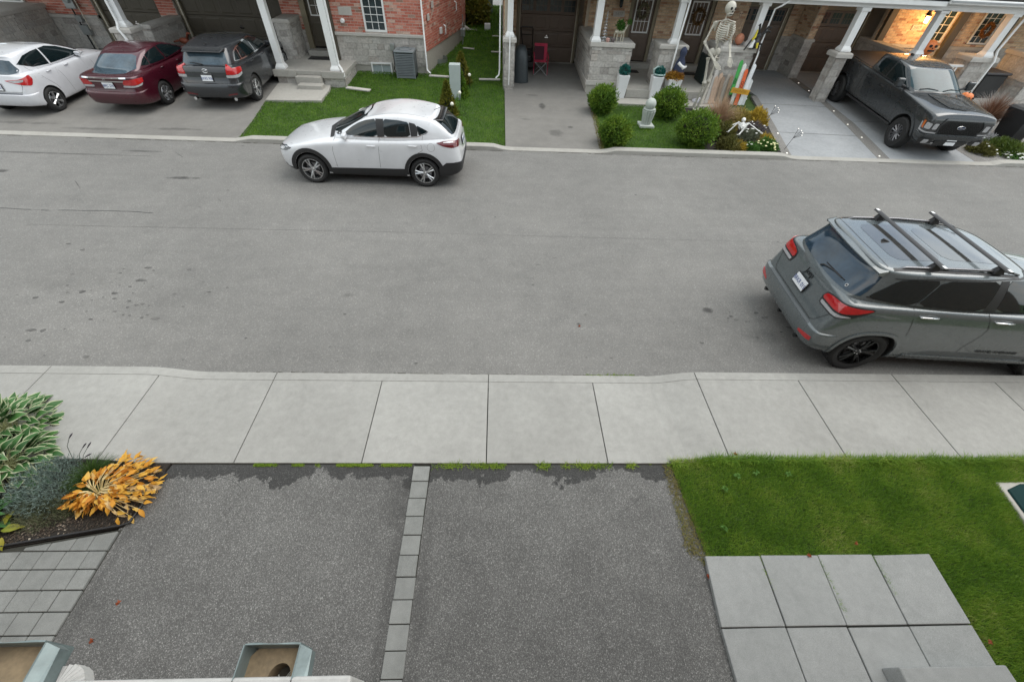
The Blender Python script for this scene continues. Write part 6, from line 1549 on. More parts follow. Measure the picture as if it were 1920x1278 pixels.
# hosta on the left: single variegated leaves
def leaf_mesh(name, L_, Wd, mats, cup=.25, edge=True, curl=.5):
    v = []; f = []; mi = []; n = 6; prof = [.12, .62, .95, 1., .78, .42, .03]
    for i in range(n+1):
        t = i/n; w = Wd/2*prof[i]; x = L_*t; z = L_*curl*(.55*t-t*t*.9)
        for q in (-1, -.72, 0, .72, 1): v.append((x, w*q, z+abs(q)*w*cup+(math.sin(i*2.3+q*3)*.004 if abs(q) == 1 else 0)))
    for i in range(n):
        for j in range(4):
            f.append((i*5+j, i*5+j+1, i*5+6+j, i*5+5+j)); mi.append(1 if (edge and j in (0, 3)) else 0)
    me = bpy.data.meshes.new(name); me.from_pydata(v, [], f)
    for m in mats: me.materials.append(m)
    me.polygons.foreach_set('material_index', mi); me.shade_smooth(); return me
HG = leafmat('hosta_green', [(0, (.035, .10, .03)), (.5, (.06, .16, .045)), (1, (.10, .22, .06))], rough=.45, trans=.2)
HW = leafmat('hosta_cream_edge', [(0, (.42, .47, .28)), (1, (.62, .63, .45))], rough=.5, trans=.25)
HY = leafmat('hosta_yellow', [(0, (.3, .25, .02)), (.6, (.22, .25, .03)), (1, (.42, .33, .05))], rough=.5)
hl = [leaf_mesh('leaf', .19, .115, [HG, HW]), leaf_mesh('leaf', .17, .10, [HG, HW], .35, curl=.8), leaf_mesh('leaf', .2, .12, [HG, HW], .2, curl=.3)]
hp = [leaf_mesh('leaf', .2, .12, [HG, HG], .25)]
hy = [leaf_mesh('leaf', .18, .1, [HY, HY], .2)]
def rosette(name, label, cat, c, R0, nleaf, meshes, h=.3, zb=0., group=None, squash=1., tilt=(10, 60), stems=None, name2='leaf', sc=(.75, 1.2)):
    b = thing(name, label, cat, (c[0], c[1], zb), group=group)
    for k in range(nleaf):
        t = math.sqrt((k+.5)/nleaf); a = k*2.39996+random.uniform(-.3, .3); r = R0*t
        x, y = r*math.cos(a), r*math.sin(a)*squash; z = h*(1-t*t*.75)+random.uniform(-.02, .03)
        o = bpy.data.objects.new(name2, random.choice(meshes)); COL.objects.link(o); o.parent = b
        tl = tilt[0]+(tilt[1]-tilt[0])*(1-t)+random.uniform(-18, 18)
        o.location = (x*.8, y*.8, z); o.rotation_euler = Euler((random.uniform(-.5, .5), -R(tl), a+random.uniform(-.55, .55))); q = random.uniform(*sc); o.scale = (q, q*random.uniform(.85, 1.1), q)
    if stems:
        m = MB()
        for k in range(nleaf//2):
            t = math.sqrt((k+.5)/(nleaf//2)); a = k*2.39996; r = R0*t; m.tube([(c[0], c[1], zb+.0), (c[0]+r*.4*math.cos(a), c[1]+r*.4*math.sin(a)*squash, zb+h*.7), (c[0]+r*.8*math.cos(a), c[1]+r*.8*math.sin(a)*squash, zb+h*(1-t*t*.75))], .004, 4)
        tag(m.build('stems', stems, b), kind='stuff')
    return b
PST = M('pale_leaf_stem', (.45, .47, .25), .6)
rosette('hosta', 'green hosta with cream edged leaves at the left edge overhanging the sidewalk corner', 'hosta', (-5.92, 2.74), .52, 190, hl, .40, .0, 'variegated hostas', tilt=(5, 60), stems=PST)
rosette('hosta', 'green hosta with cream edged leaves lower at the left edge beside the silvery lavender', 'hosta', (-5.58, 2.3), .50, 150, hl, .32, .0, 'variegated hostas', tilt=(0, 55), stems=PST)
rosette('hosta', 'plain dark green hosta at the left edge nearest the paver path', 'hosta', (-5.45, 1.72), .3, 34, hp, .14, .0, None, tilt=(-5, 40))
rosette('hosta', 'two yellowing hosta leaves clump low by the mulch at the left edge', 'hosta', (-5.17, 1.62), .13, 7, hy, .07, .02, None, tilt=(-10, 20))
# orange autumn perennial: leaves all swept outward
OR = leafmat('autumn_orange_leaf', [(0, (.26, .12, .05)), (.2, (.52, .2, .03)), (.45, (.68, .33, .04)), (.7, (.74, .46, .08)), (.88, (.62, .46, .26)), (1, (.34, .22, .12))], rough=.6, trans=.3)
olm = [leaf_mesh('leaf', .10, .042, [OR, OR], .3, False, .5), leaf_mesh('leaf', .115, .045, [OR, OR], .1, False, -.2), leaf_mesh('leaf', .085, .042, [OR, OR], .5, False, .9)]
ob_ = thing('hosta', 'orange and yellow withered hosta sprawling at the corner of the left driveway', 'hosta', (-4.25, 2.07, .02))
ctr = Vector((-4.42, 2.02, .03)); stem = MB()
for k in range(340):
    a = random.gauss(.35, 1.05) if k > 70 else random.uniform(-2.6, -.3)
    rr = random.uniform(.12, .56)**.9
    reach = {True: 1., False: .48}[abs(a-.35) < 1.2]
    x = ctr.x+rr*reach*1.0*math.cos(a); y = ctr.y+rr*reach*.72*math.sin(a)+.02
    z = .05+.13*math.sin(PI*min(1, rr/.6))+random.uniform(0, .05)
    if y > 2.52 or x > -3.80 or x < -4.66: continue
    o = bpy.data.objects.new('leaf', random.choice(olm)); COL.objects.link(o); o.parent = ob_
    o.location = Vector((x, y, z))-ob_.location; o.rotation_euler = (random.uniform(-1.1, 1.1), -R(random.uniform(-50, 30)), a+random.uniform(-.6, .6)); q = random.uniform(.7, 1.15); o.scale = (q, q, q)
    if k % 3 == 0: stem.tube([tuple(ctr), ((ctr.x+x)/2, (ctr.y+y)/2, z*.6+.06), (x, y, z)], .004, 4)
tag(stem.build('stems', M('straw_stem', (.62, .5, .25), .6), ob_), kind='stuff')
# silvery lavender, dark tuft, grey ground cover
LAV = leafmat('silvery_leaf', [(0, (.10, .14, .12)), (.5, (.17, .23, .2)), (1, (.28, .36, .33))], trans=.1)
b = thing('lavender', 'silvery blue green lavender beside the hostas', 'lavender', (-4.98, 2.1, 0))
foliage('foliage', LAV, b, (-5.0, 2.1, .12), (.34, .34, .24), 9000, .013, aspect=.5, power=.4, up=.8, seed=3, zmin=.01, long=2.2)
m = MB()
for (x, y, dx, dy, h) in [(-4.9, 2.4, .1, .1, .45), (-4.8, 2.36, .12, .08, .35), (-4.75, 2.33, .1, .12, .33), (-4.85, 2.3, .22, .05, .3), (-4.6, 2.35, .1, .06, .3)]:
    m.tube([(x, y, .15), (x+dx*.5, y+dy*.5, h*.8), (x+dx, y+dy, h)], .003, 4)
m.build('flower_stem', M('lavender_stem', (.12, .15, .13), .7), b)
m = MB()
for (x, y, dx, dy, h) in [(-4.9, 2.4, .1, .1, .45), (-4.8, 2.36, .12, .08, .35), (-4.75, 2.33, .1, .12, .33), (-4.85, 2.3, .22, .05, .3)]:
    m.tube([(x+dx, y+dy, h), (x+dx*1.25, y+dy*1.25, h+.03), (x+dx*1.4, y+dy*1.4, h+.045)], [.005, .009, .003], 6)
m.build('seed_head', M('lavender_seed_head', (.05, .045, .06), .8), b)
b = thing('grass_tuft', 'dark green grassy tuft between the lavender and the orange hosta', 'ornamental grass', (-4.62, 2.22, 0))
TG = leafmat('dark_tuft', [(0, (.02, .05, .01)), (.6, (.05, .1, .015)), (1, (.12, .17, .03))])
def tuft(name, mat, parent, c, n, h, spread, w=.006, seed=0, droop=.35, ax=None):
    g_ = np.random.default_rng(seed); a = g_.uniform(0, 2*np.pi, n); s_ = g_.random(n)**.7; hh = h*g_.uniform(.6, 1.1, n); sp_ = spread*s_
    segs = 4; V = []; 
    for k in range(segs+1):
        t = k/segs; r = sp_*(t**1.5)+.02*g_.random(n); z = hh*(t-droop*s_*t**2.4); ww = w*(1-t*.85)
        x = c[0]+r*np.cos(a); y = c[1]+r*np.sin(a)
        V.append(np.stack([x-np.sin(a)*ww, y+np.cos(a)*ww, c[2]+z], 1)); V.append(np.stack([x+np.sin(a)*ww, y-np.cos(a)*ww, c[2]+z], 1))
    V = np.stack(V, 1); m_ = 2*(segs+1); base = np.arange(n)[:, None]*m_
    F = np.concatenate([base+np.array([[2*k, 2*k+1, 2*k+3, 2*k+2]]) for k in range(segs)], 0)
    return npmesh(name, V.reshape(-1, 3), F, mat, 4, parent)
tuft('blades', TG, b, (-4.62, 2.22, .0), 500, .26, .3, .006, 2, .5)
b = thing('ground_cover', 'grey green mounded ground cover at the front of the left bed', 'ground cover plant', (-4.9, 1.82, 0))
GC = leafmat('grey_green_needles', [(0, (.05, .06, .03)), (.5, (.10, .12, .06)), (1, (.2, .2, .12))], trans=.1)
foliage('foliage', GC, b, (-4.95, 1.82, .03), (.36, .2, .12), 5500, .014, aspect=.4, power=.5, up=.7, seed=8, zmin=.02, long=2.)
foliage('foliage', GC, b, (-4.62, 1.92, .03), (.22, .16, .11), 3000, .014, aspect=.4, power=.5, up=.7, seed=9, zmin=.02, long=2.)
# mulch chips
V = []; F = []; n = 5000; x = rng.uniform(-5.8, -3.95, n); y = rng.uniform(1.45, 2.4, n); k = y > 1.66+(x+3.98)*.19+.03; x, y = x[k], y[k]; n = len(x)
a = rng.uniform(0, 6.28, n); l = rng.uniform(.003, .011, n); w_ = l*rng.uniform(.3, .8, n); z = .024+rng.uniform(0, .01, n)
V = np.stack([np.stack([x+np.cos(a)*l*p-np.sin(a)*w_*q, y+np.sin(a)*l*p+np.cos(a)*w_*q, z+rng.uniform(-.004, .006, n)], 1) for p, q in ((-1, -1), (1, -1), (1, 1), (-1, 1))], 1)
tag(npmesh('mulch_chips', V.reshape(-1, 3), np.arange(n*4).reshape(n, 4), leafmat('mulch_chip', [(0, (.02, .015, .01)), (.75, (.07, .05, .035)), (.93, (.2, .16, .12)), (1, (.4, .35, .28))], trans=0), 4), kind='stuff')

# far flower bed beside the concrete driveway
def clump(name, label, cat, x, y, r, h, mat, n=1500, size=.05, seed=0, flowers=None, fcol=None, shape='dome', aspect=.8, long=1.6):
    z = gz(y); b = thing(name, label, cat, (x, y, z)); foliage('foliage', mat, b, (x, y, z+.02), (r, r, h), n, size, aspect=aspect, power=.4, up=.4, seed=seed, shape=shape, zmin=z, long=long)
    if flowers:
        m = MB(); g_ = random.Random(seed)
        for k in range(flowers):
            a = g_.uniform(0, 6.28); q = math.sqrt(g_.random()); xx, yy = x+r*q*math.cos(a), y+r*q*math.sin(a); zz = z+h*math.sqrt(max(0, 1-q*q*.9))+.02
            m.lathe([(.004, zz-.03), (.035, zz), (.03, zz+.012), (.005, zz+.016)], (xx, yy, 0), 7)
        tag(m.build('flowers', fcol, b), kind='stuff')
    return b
YG_ = leafmat('golden_foliage', [(0, (.2, .14, .02)), (.5, (.42, .3, .04)), (1, (.6, .42, .06))]); OC = leafmat('ochre_foliage', [(0, (.16, .13, .03)), (.5, (.3, .24, .06)), (1, (.42, .34, .1))])
TW = leafmat('purple_grey_foliage', [(0, (.05, .04, .045)), (.6, (.12, .1, .1)), (1, (.22, .2, .2))]); BR = leafmat('brown_green_foliage', [(0, (.05, .05, .015)), (.6, (.12, .12, .03)), (1, (.2, .17, .06))])
GN = leafmat('fresh_green_foliage', [(0, (.03, .09, .015)), (.6, (.07, .17, .03)), (1, (.13, .25, .05))])
FW = M('white_flower', (.75, .75, .7), .6, var=.05); FY = M('pale_yellow_flower', (.75, .72, .4), .6, var=.05)
TAN = leafmat('tan_grass_plume', [(0, (.25, .16, .1)), (.5, (.38, .26, .17)), (1, (.5, .37, .26))])
b = thing('ornamental_grass', 'feathery tan ornamental grass behind the largest round cedar', 'ornamental grass', (6.9, 14.2, .1)); tuft('blades', TAN, b, (7.05, 14.1, gz(14)), 900, 1.0, .7, .01, 3, .3)
clump('yellow_shrub', 'orange yellow shrub at the driveway edge of the flower bed', 'shrub', 8.55, 14.55, .34, .5, YG_, 1500, .06, 1)
clump('yellow_shrub', 'olive and yellow shrub beside the tan ornamental grass', 'shrub', 7.95, 14.6, .42, .42, OC, 1600, .06, 2)
clump('perennial', 'purple grey twiggy perennial in the middle of the flower bed', 'perennial', 8.2, 13.9, .45, .3, TW, 1400, .04, 3, 6, FW)
clump('perennial', 'grey green bushy perennial below the purple twigs in the flower bed', 'perennial', 7.9, 13.35, .42, .3, leafmat('sage_foliage', [(0, (.07, .08, .05)), (1, (.2, .22, .15))]), 1400, .04, 4, 8, FW)
clump('yellow_grass', 'bright yellow low grass clump near the driveway strip', 'ornamental grass', 8.25, 13.1, .26, .24, YG_, 1100, .045, 5, aspect=.4, long=2.4)
clump('flowering_plant', 'green mound dotted with pale yellow flowers at the kerb end of the bed', 'flowers', 8.15, 12.72, .32, .28, GN, 1300, .045, 6, 22, FY)
clump('flowering_plant', 'small bright green mound at the kerb beside the yellow flowers', 'flowers', 7.6, 12.62, .26, .2, GN, 900, .04, 7, 3, FW)
clump('yellow_grass', 'small yellow tuft at the kerb left of the green mounds', 'ornamental grass', 7.22, 12.6, .2, .22, YG_, 700, .045, 8, aspect=.4, long=2.4)
clump('brown_shrub', 'brownish green shrub spilling over the kerb beside the largest cedar', 'shrub', 6.95, 12.65, .36, .32, BR, 1500, .05, 9)
clump('brown_shrub', 'brownish green upright shrub behind the little reclining skeleton', 'shrub', 7.0, 13.35, .34, .5, BR, 1300, .05, 10)
clump('yellow_shrub', 'ochre low plant in the middle left of the flower bed', 'shrub', 7.45, 14.0, .26, .25, OC, 700, .05, 12)
# right bed behind the pickup
b = thing('ornamental_grass', 'tall brown and purple ornamental grass beside the pickup front', 'ornamental grass', (16.4, 14.6, .1))
tuft('blades', leafmat('bronze_grass', [(0, (.06, .03, .02)), (.5, (.16, .08, .05)), (1, (.34, .22, .15))]), b, (16.5, 14.7, gz(14.7)), 1100, 1.15, .85, .011, 5, .35)
b = thing('ornamental_grass', 'pale grey ornamental grass plumes behind the bronze grass', 'ornamental grass', (17.2, 15.5, .14))
tuft('blades', leafmat('grey_plumes', [(0, (.2, .18, .16)), (1, (.42, .4, .38))]), b, (17.3, 15.5, gz(15.5)), 600, 1.1, .8, .01, 6, .35)
clump('silver_plant', 'silver white low plant beside the pickup bumper', 'plant', 15.9, 13.9, .5, .25, leafmat('silver_foliage', [(0, (.2, .2, .2)), (1, (.5, .5, .52))]), 1300, .05, 13)
clump('juniper', 'spreading olive green juniper at the right kerb', 'shrub', 16.1, 13.2, .62, .3, leafmat('juniper_foliage', [(0, (.03, .06, .01)), (.5, (.08, .12, .02)), (1, (.16, .19, .04))]), 3000, .05, 14)
clump('juniper', 'smaller green low shrub nearest the pickup bumper', 'shrub', 15.25, 13.05, .4, .24, BR, 1500, .05, 15, 6, FW)
clump('flowering_plant', 'dense low mat of small white flowers at the right kerb', 'flowers', 16.2, 12.62, .5, .14, GN, 900, .035, 16, 70, FW)
# rhubarb: background hedge far
# ------------------------------------------------------------------ things on the lawns and porches
def bones(mb, pts, r=.02, knob=1.6, n=6):
    for a, b in zip(pts, pts[1:]):
        a, b = Vector(a), Vector(b); mb.tube([a, a.lerp(b, .12), a.lerp(b, .5), a.lerp(b, .88), b], [r*knob, r, r*.8, r, r*knob], n)
def skeleton(label, loc, rz, H, pose, mat, rest=None, ribs=10, group=None):
    """pose: dict of joint positions in units of body height (x right, y forward(-), z up)"""
    t = thing('skeleton', label, 'skeleton', loc, rz, group)
    P = {k: Vector(v)*H for k, v in pose.items()}; u = H/1.75
    m = MB(); hc = P['head']; m.ball(hc, 1, 14, sq=(.085*u, .10*u, .095*u)); m.ball(hc+Vector((0, -.03, -.075))*u, 1, 10, sq=(.055*u, .06*u, .045*u))
    sk = m.build('skull', mat, t, smooth=True, world=False)
    m = MB(); 
    for s_ in (-1, 1): m.ball(hc+Vector((s_*.032, -.082, .0))*u, 1, 8, sq=(.022*u, .02*u, .024*u))
    m.ball(hc+Vector((0, -.09, -.04))*u, 1, 6, sq=(.01*u, .012*u, .018*u)); m.box(hc.x-.035*u, hc.x+.035*u, hc.y-.093*u, hc.y-.07*u, hc.z-.083*u, hc.z-.073*u)
    m.build('eye_sockets', MT['dark'], sk, world=False)
    neck, pel = P['neck'], P['pelvis']; m = MB(); n = 16
    for i in range(n+1):
        q = neck.lerp(pel, i/n); m.ball(q, .019*u, 6)
    m.tube([neck+Vector((0, 0, .09*u)), neck, pel], .012*u, 6); m.build('spine', mat, t, world=False)
    ax = (pel-neck).normalized(); sidev = (P['shL']-P['shR']).normalized(); fw = ax.cross(sidev).normalized()
    if fw.y > 0: fw = -fw
    m = MB()
    for i in range(ribs):
        f = i/(ribs-1); c = neck+ax*(.03+.27*f)*u; w = (.085+.075*math.sin(PI*min(1, .25+f*.75)))*u; d = (.07+.05*math.sin(PI*min(1, .3+.7*f)))*u
        for s_ in (-1, 1):
            pts = [c+sidev*s_*w*math.sin(a)+fw*(d*(1-math.cos(a)))*.95+ax*(.05*u*math.sin(a*.5)) for a in np.linspace(.0, 2.75 if f < .75 else 2.0, 9)]
            m.tube(pts, .0085*u, 5)
    m.tube([neck+ax*.05*u+fw*.135*u, neck+ax*.22*u+fw*.19*u], .016*u, 6); m.build('ribcage', mat, t, world=False)
    m = MB()
    for s_, a in ((1, P['shL']), (-1, P['shR'])):
        bones(m, [neck+fw*.06*u, a], .009*u); m.hex([a+Vector((0, .02, -.02))*u, a+Vector((0, .03, -.02))*u, a+Vector((-s_*.07, .05, -.14))*u, a+Vector((-s_*.08, .04, -.14))*u], [a+Vector((-s_*.1, .04, 0))*u, a+Vector((-s_*.1, .05, 0))*u, a+Vector((-s_*.09, .06, -.13))*u, a+Vector((-s_*.09, .05, -.13))*u])
    m.build('shoulder_bones', mat, t, world=False)
    m = MB()
    for s_ in (-1, 1):
        c = pel+sidev*s_*.06*u; m.ball(c+Vector((0, .01*u, .03*u)), 1, 10, sq=(.065*u, .03*u, .07*u)); m.tube([c+Vector((0, 0, -.02))*u, pel+fw*.05*u+Vector((0, 0, -.09))*u], .018*u, 6)
    m.build('pelvis', mat, t, smooth=True, world=False)
    for s_, S_ in ((1, 'L'), (-1, 'R')):
        m = MB(); e, w = P['el'+S_], P['wr'+S_]; bones(m, [P['sh'+S_], e], .02*u)
        off = Vector((.012*u, 0, 0)); bones(m, [e+off, w+off], .012*u); bones(m, [e-off, w-off], .012*u)
        hd = (w-e).normalized(); sd_ = hd.orthogonal().normalized() if abs(hd.z) < .5 else Vector((1, 0, 0))
        for k in range(5):
            b0 = w+sd_*(k-2)*.012*u; ln = (.17, .19, .2, .185, .13)[k]*u*.9; b1 = b0+hd*ln*.5+sd_*(k-2)*.01*u; b2 = b0+hd*ln+sd_*(k-2)*.014*u+Vector((0, -.02*u, 0))
            bones(m, [b0, b1, b2], .007*u, 1.5, 5)
        m.build('arm', mat, t, world=False)
        m = MB(); bones(m, [P['hip'+S_], P['kn'+S_]], .026*u, 1.7); off = Vector((.014*u, 0, 0)); bones(m, [P['kn'+S_]+off, P['an'+S_]+off], .018*u); bones(m, [P['kn'+S_]-off*1.4, P['an'+S_]-off*1.4], .007*u)
        a = P['an'+S_]
        for k in range(5): bones(m, [a+Vector((0, .02*u, -.02*u)), a+Vector(((k-2)*.014*u, -.08*u, -.045*u)), a+Vector(((k-2)*.018*u, -.15*u, -.055*u))], .007*u, 1.4, 5)
        m.build('leg', mat, t, world=False)
    return t
BONE = M('bone_plastic', (.46, .44, .38), .5, var=.12, scale=8); BONE2 = M('bone_plastic_tan', (.45, .33, .24), .5, var=.15, scale=8)
stand = dict(head=(.0, -.02, .93), neck=(0, 0, .84), pelvis=(0, .0, .54), shL=(.11, 0, .815), shR=(-.11, 0, .815), elL=(.15, .01, .64), wrL=(.13, -.1, .53), elR=(-.15, .01, .64), wrR=(-.04, -.1, .5), hipL=(.055, 0, .51), hipR=(-.055, 0, .51), knL=(.04, .0, .29), knR=(-.02, -.02, .28), anL=(.03, .03, .035), anR=(-.03, .02, .035))
sk = skeleton('giant pale skeleton standing on the lawn in front of the porches', (6.95, 15.75, .155), R(12), 3.05, stand, BONE)
sk2 = skeleton('tan skeleton sitting on the stone block behind the giant skeleton', (8.35, 17.9, 1.22), 0, 1.5, dict(stand, knL=(.08, -.2, .42), knR=(-.06, -.2, .42), anL=(.08, -.2, .2), anR=(-.06, -.2, .2)), BONE2)
recl = dict(head=(-.05, -.3, .22), neck=(-.03, -.2, .2), pelvis=(.0, .05, .14), shL=(.08, -.17, .2), shR=(-.14, -.17, .2), elL=(.22, -.12, .14), wrL=(.34, -.2, .1), elR=(-.28, -.1, .14), wrR=(-.42, -.02, .08), hipL=(.05, .07, .14), hipR=(-.05, .07, .14), knL=(.2, .12, .26), knR=(.0, .2, .28), anL=(.36, .2, .08), anR=(.14, .34, .08))
skeleton('small white skeleton sprawling over the flower bed plants', (7.45, 13.2, .3), R(170), 1.25, recl, M('white_bone_plastic', (.72, .72, .7), .5))

def lin3(*p): return p
# tall tapered white planters
PLW = M('white_planter', (.72, .73, .74), .35, var=.04)
def planter(label, x, y, zb, h=.72, w0=.13, w1=.19, group='tapered white planters on the porch edge'):
    t = thing('planter', label, 'planter', (x, y, zb), group=group)
    m = MB(); m.hex([(x-w0, y-w0, zb), (x+w0, y-w0, zb), (x+w0, y+w0, zb), (x-w0, y+w0, zb)], [(x-w1, y-w1, zb+h), (x+w1, y-w1, zb+h), (x+w1, y+w1, zb+h), (x-w1, y+w1, zb+h)]); m.build('pot', PLW, t, bevel=.008)
    return t, (x, y, zb+h)
TEAL = leafmat('teal_leaf_ball', [(0, (.01, .08, .07)), (.5, (.02, .15, .13)), (1, (.06, .26, .22))])
pl, c = planter('tapered white planter nearest the stone block, holding a teal ball', 4.42, 16.75, .2)
b = thing('topiary_ball', 'teal green leafy ball in the planter nearest the stone block', 'topiary ball', (c[0], c[1], c[2]), group='teal topiary balls'); foliage('foliage', TEAL, b, (c[0], c[1], c[2]+.12), (.17, .17, .17), 1500, .028, power=.15, seed=2); MB().ball((c[0], c[1], c[2]+.12), .14, 10).build('core', MT['dark'], b)
pl, c = planter('tapered white planter in the middle of the porch, with a pale ribboned teal ball', 5.62, 16.72, .2)
b = thing('topiary_ball', 'teal ball wrapped in pale ribbon in the middle planter', 'topiary ball', (c[0], c[1], c[2]), group='teal topiary balls'); foliage('foliage', TEAL, b, (c[0]+.05, c[1], c[2]+.12), (.17, .17, .16), 1400, .028, power=.15, seed=3)
m = MB(); m.tube([(c[0]+.05+.18*math.cos(a), c[1]+.18*math.sin(a), c[2]+.06) for a in np.linspace(0, 5.9, 16)], .025, 6); m.tube([(c[0]-.15, c[1], c[2]+.05), (c[0]-.2, c[1]-.02, c[2]+.2), (c[0]-.08, c[1], c[2]+.28), (c[0]+.08, c[1], c[2]+.25)], .025, 6); m.build('ribbon', M('pale_teal_ribbon', (.4, .52, .5), .6), b)
pl, c = planter('short white planter with golden mums in front of the middle stone pier', 6.3, 16.9, .47, .36, .2, .24)
b = thing('potted_mums', 'golden orange mums in the short white planter', 'flowers', (c[0], c[1], c[2])); foliage('foliage', leafmat('rust_mums', [(0, (.2, .08, .01)), (.5, (.38, .2, .03)), (1, (.5, .3, .05))]), b, (c[0], c[1], c[2]+.06), (.3, .26, .16), 1500, .04, power=.3, seed=4)
# wrapped figure decoration on that planter
t = thing('halloween_figure', 'dark blue hooded halloween figure with a white cloth behind the mums', 'halloween decoration', (6.42, 17.0, .8))
m = MB(); m.lathe([(.02, 1.75), (.1, 1.68), (.12, 1.58), (.08, 1.45), (.16, 1.3), (.2, 1.05), (.2, .85)], (6.42, 17.02, 0), 12); m.build('robe', M('navy_cloth', (.03, .04, .08), .8), t, smooth=True)
m = MB(); m.tube([(6.3, 16.9, 1.3), (6.5, 16.88, 1.15), (6.62, 16.9, 1.2)], [.05, .07, .03], 8); m.build('cloth', MT['white_paint'], t, smooth=True)
# ball fountain
t = thing('ball_fountain', 'grey stone ball on a fluted pedestal standing on the small lawn', 'garden ornament', (4.8, 14.25, gz(14.25)))
STG = M('cast_stone_grey', (.42, .45, .42), .8, var=.15, scale=8); z = gz(14.25)
m = MB(); m.box(4.57, 5.03, 14.02, 14.48, z-.02, z+.06); m.build('base', STG, t, bevel=.01)
m = MB(); 
for k in range(14):
    a = 2*PI*k/14; m.tube([(4.8+.12*math.cos(a), 14.25+.12*math.sin(a), z+.06), (4.8+.17*math.cos(a), 14.25+.17*math.sin(a), z+.46)], [.03, .04], 6)
m.lathe([(.12, z+.06), (.17, z+.46), (.19, z+.48), (.19, z+.51), (.1, z+.51)], (4.8, 14.25, 0), 20); m.build('pedestal', STG, t)
m = MB(); m.ball((4.8, 14.25, z+.64), .165, 20); m.build('ball', STG, t, smooth=True)
# picket boards
t = thing('halloween_picket_fence', 'leaning weathered halloween boards painted green, white and orange with a yellow banner board', 'picket boards', (8.3, 16.3, .2))
PIC = [((.56, .52, .46), 7.30, .9, 0, 8), ((.55, .53, .50), 7.48, 1.05, 0, 9), ((.5, .36, .27), 7.62, .85, 0, 3), ((.55, .4, .3), 7.72, .95, 0, 6), ((.3, .22, .16), 7.86, .85, 0, 2), ((.42, .38, .33), 7.98, .95, 0, 7), ((.28, .2, .13), 8.1, .9, 0, 4), ((.06, .36, .08), 8.25, 1.35, .0, 5), ((.75, .75, .73), 8.40, 1.25, 0, 6), ((.7, .13, .04), 8.55, 1.1, 0, 4), ((.72, .74, .76), 8.70, 1.25, 0, 8), ((.6, .62, .63), 8.83, .8, 0, 6)]
pm = {}
for i, (cl, x, h, _, tl) in enumerate(PIC):
    mt_ = M('picket_paint', cl, .75, var=.2, scale=15)
    o = MB(); w = .06; o.add([(-w, -.01, 0), (w, -.01, 0), (w, -.01, h-.06), (0, -.01, h), (-w, -.01, h-.06), (-w, .01, 0), (w, .01, 0), (w, .01, h-.06), (0, .01, h), (-w, .01, h-.06)], [(0, 1, 2, 3, 4), (9, 8, 7, 6, 5), (0, 5, 6, 1), (1, 6, 7, 2), (2, 7, 8, 3), (3, 8, 9, 4), (4, 9, 5, 0)])
    q = o.build('board', mt_, t, world=False); q.location = (x-8.3, random.uniform(-.05, .05)-(.05 if i in (7, 9) else 0), .02); q.rotation_euler = (-R(6), R(tl-4), 0)
    if i in (7, 9): txt('BOO' if i == 9 else 'EEK', .12, MT['dark'], (0, -.014, h*.55), (PI/2, -PI/2, 0), q, 'lettering', .001)
    if i == 7: MB().box(-.058, .058, -.0125, -.0105, 0, .32).build('painted_band', MT['dark'], q, world=False)
o = MB().box(-.33, .33, -.012, .012, -.08, .08).build('banner_board', M('banner_yellow', (.62, .33, .03), .6, var=.15), t, world=False); o.location = (.2, -.12, .48); o.rotation_euler = (0, R(6), 0)
txt('HAUNTED', .11, M('banner_lettering', (.35, .16, .01), .6, var=0), (0, -.014, 0), (PI/2, 0, 0), o, 'lettering', .001)
# black witch figure tied to the post
t = thing('witch_figure', 'black witch figure with yellow and black limbs hugging the white post above the stone block', 'halloween decoration', (8.95, 17.15, 1.8))
m = MB(); m.ball((8.9, 17.15, 2.12), 1, 10, sq=(.12, .1, .1)); m.tube([(8.9, 17.15, 2.1), (8.85, 17.1, 1.9), (8.88, 17.08, 1.78)], [.1, .12, .16], 10); m.build('body', MT['black_plastic'], t, smooth=True)
m = MB()
for (a, b, c_) in [((8.85, 17.1, 2.15), (8.62, 17.0, 2.0), (8.48, 16.98, 1.72)), ((8.95, 17.1, 2.15), (9.1, 17.0, 2.3), (9.18, 17.0, 2.25)), ((8.9, 17.1, 1.95), (9.05, 17.0, 1.9), (9.06, 17.0, 1.72)), ((8.85, 17.1, 2.2), (8.78, 17.1, 2.45), (8.74, 17.1, 2.4)), ((9.0, 17.12, 2.2), (9.1, 17.1, 2.38), (9.2, 17.05, 2.36))]: m.tube([a, b, c_], [.035, .03, .02], 6)
m.build('limb', MT['black_plastic'], t)
m = MB(); m.tube([(8.74, 17.04, 2.3), (8.72, 17.02, 2.1), (8.6, 17.0, 1.95)], [.02, .045, .02], 6); m.tube([(8.86, 16.96, 1.95), (8.88, 16.94, 1.8)], .035, 6); m.build('scarf', M('yellow_scarf', (.6, .5, .03), .6), t)
t = tag(MB().hex([(8.6, 16.98, 1.78), (8.95, 16.98, 1.78), (8.9, 17.2, 1.78), (8.62, 17.2, 1.78)], [(8.7, 17.04, 2.02), (8.86, 17.04, 2.02), (8.85, 17.15, 2.02), (8.7, 17.15, 2.02)]).build('ghost_lantern', MT['white_paint'], bevel=.03), 'small white ghost shape standing under the witch on the stone cap', 'halloween decoration')
m = MB(); m.ball((8.45, 17.5, 1.95), 1, 14, sq=(.15, .14, .17)); tag(m.build('pumpkin', M('pale_orange_plastic', (.55, .22, .13), .6), smooth=True), 'pale orange round pumpkin on the stone block beside the sitting skeleton', 'pumpkin')
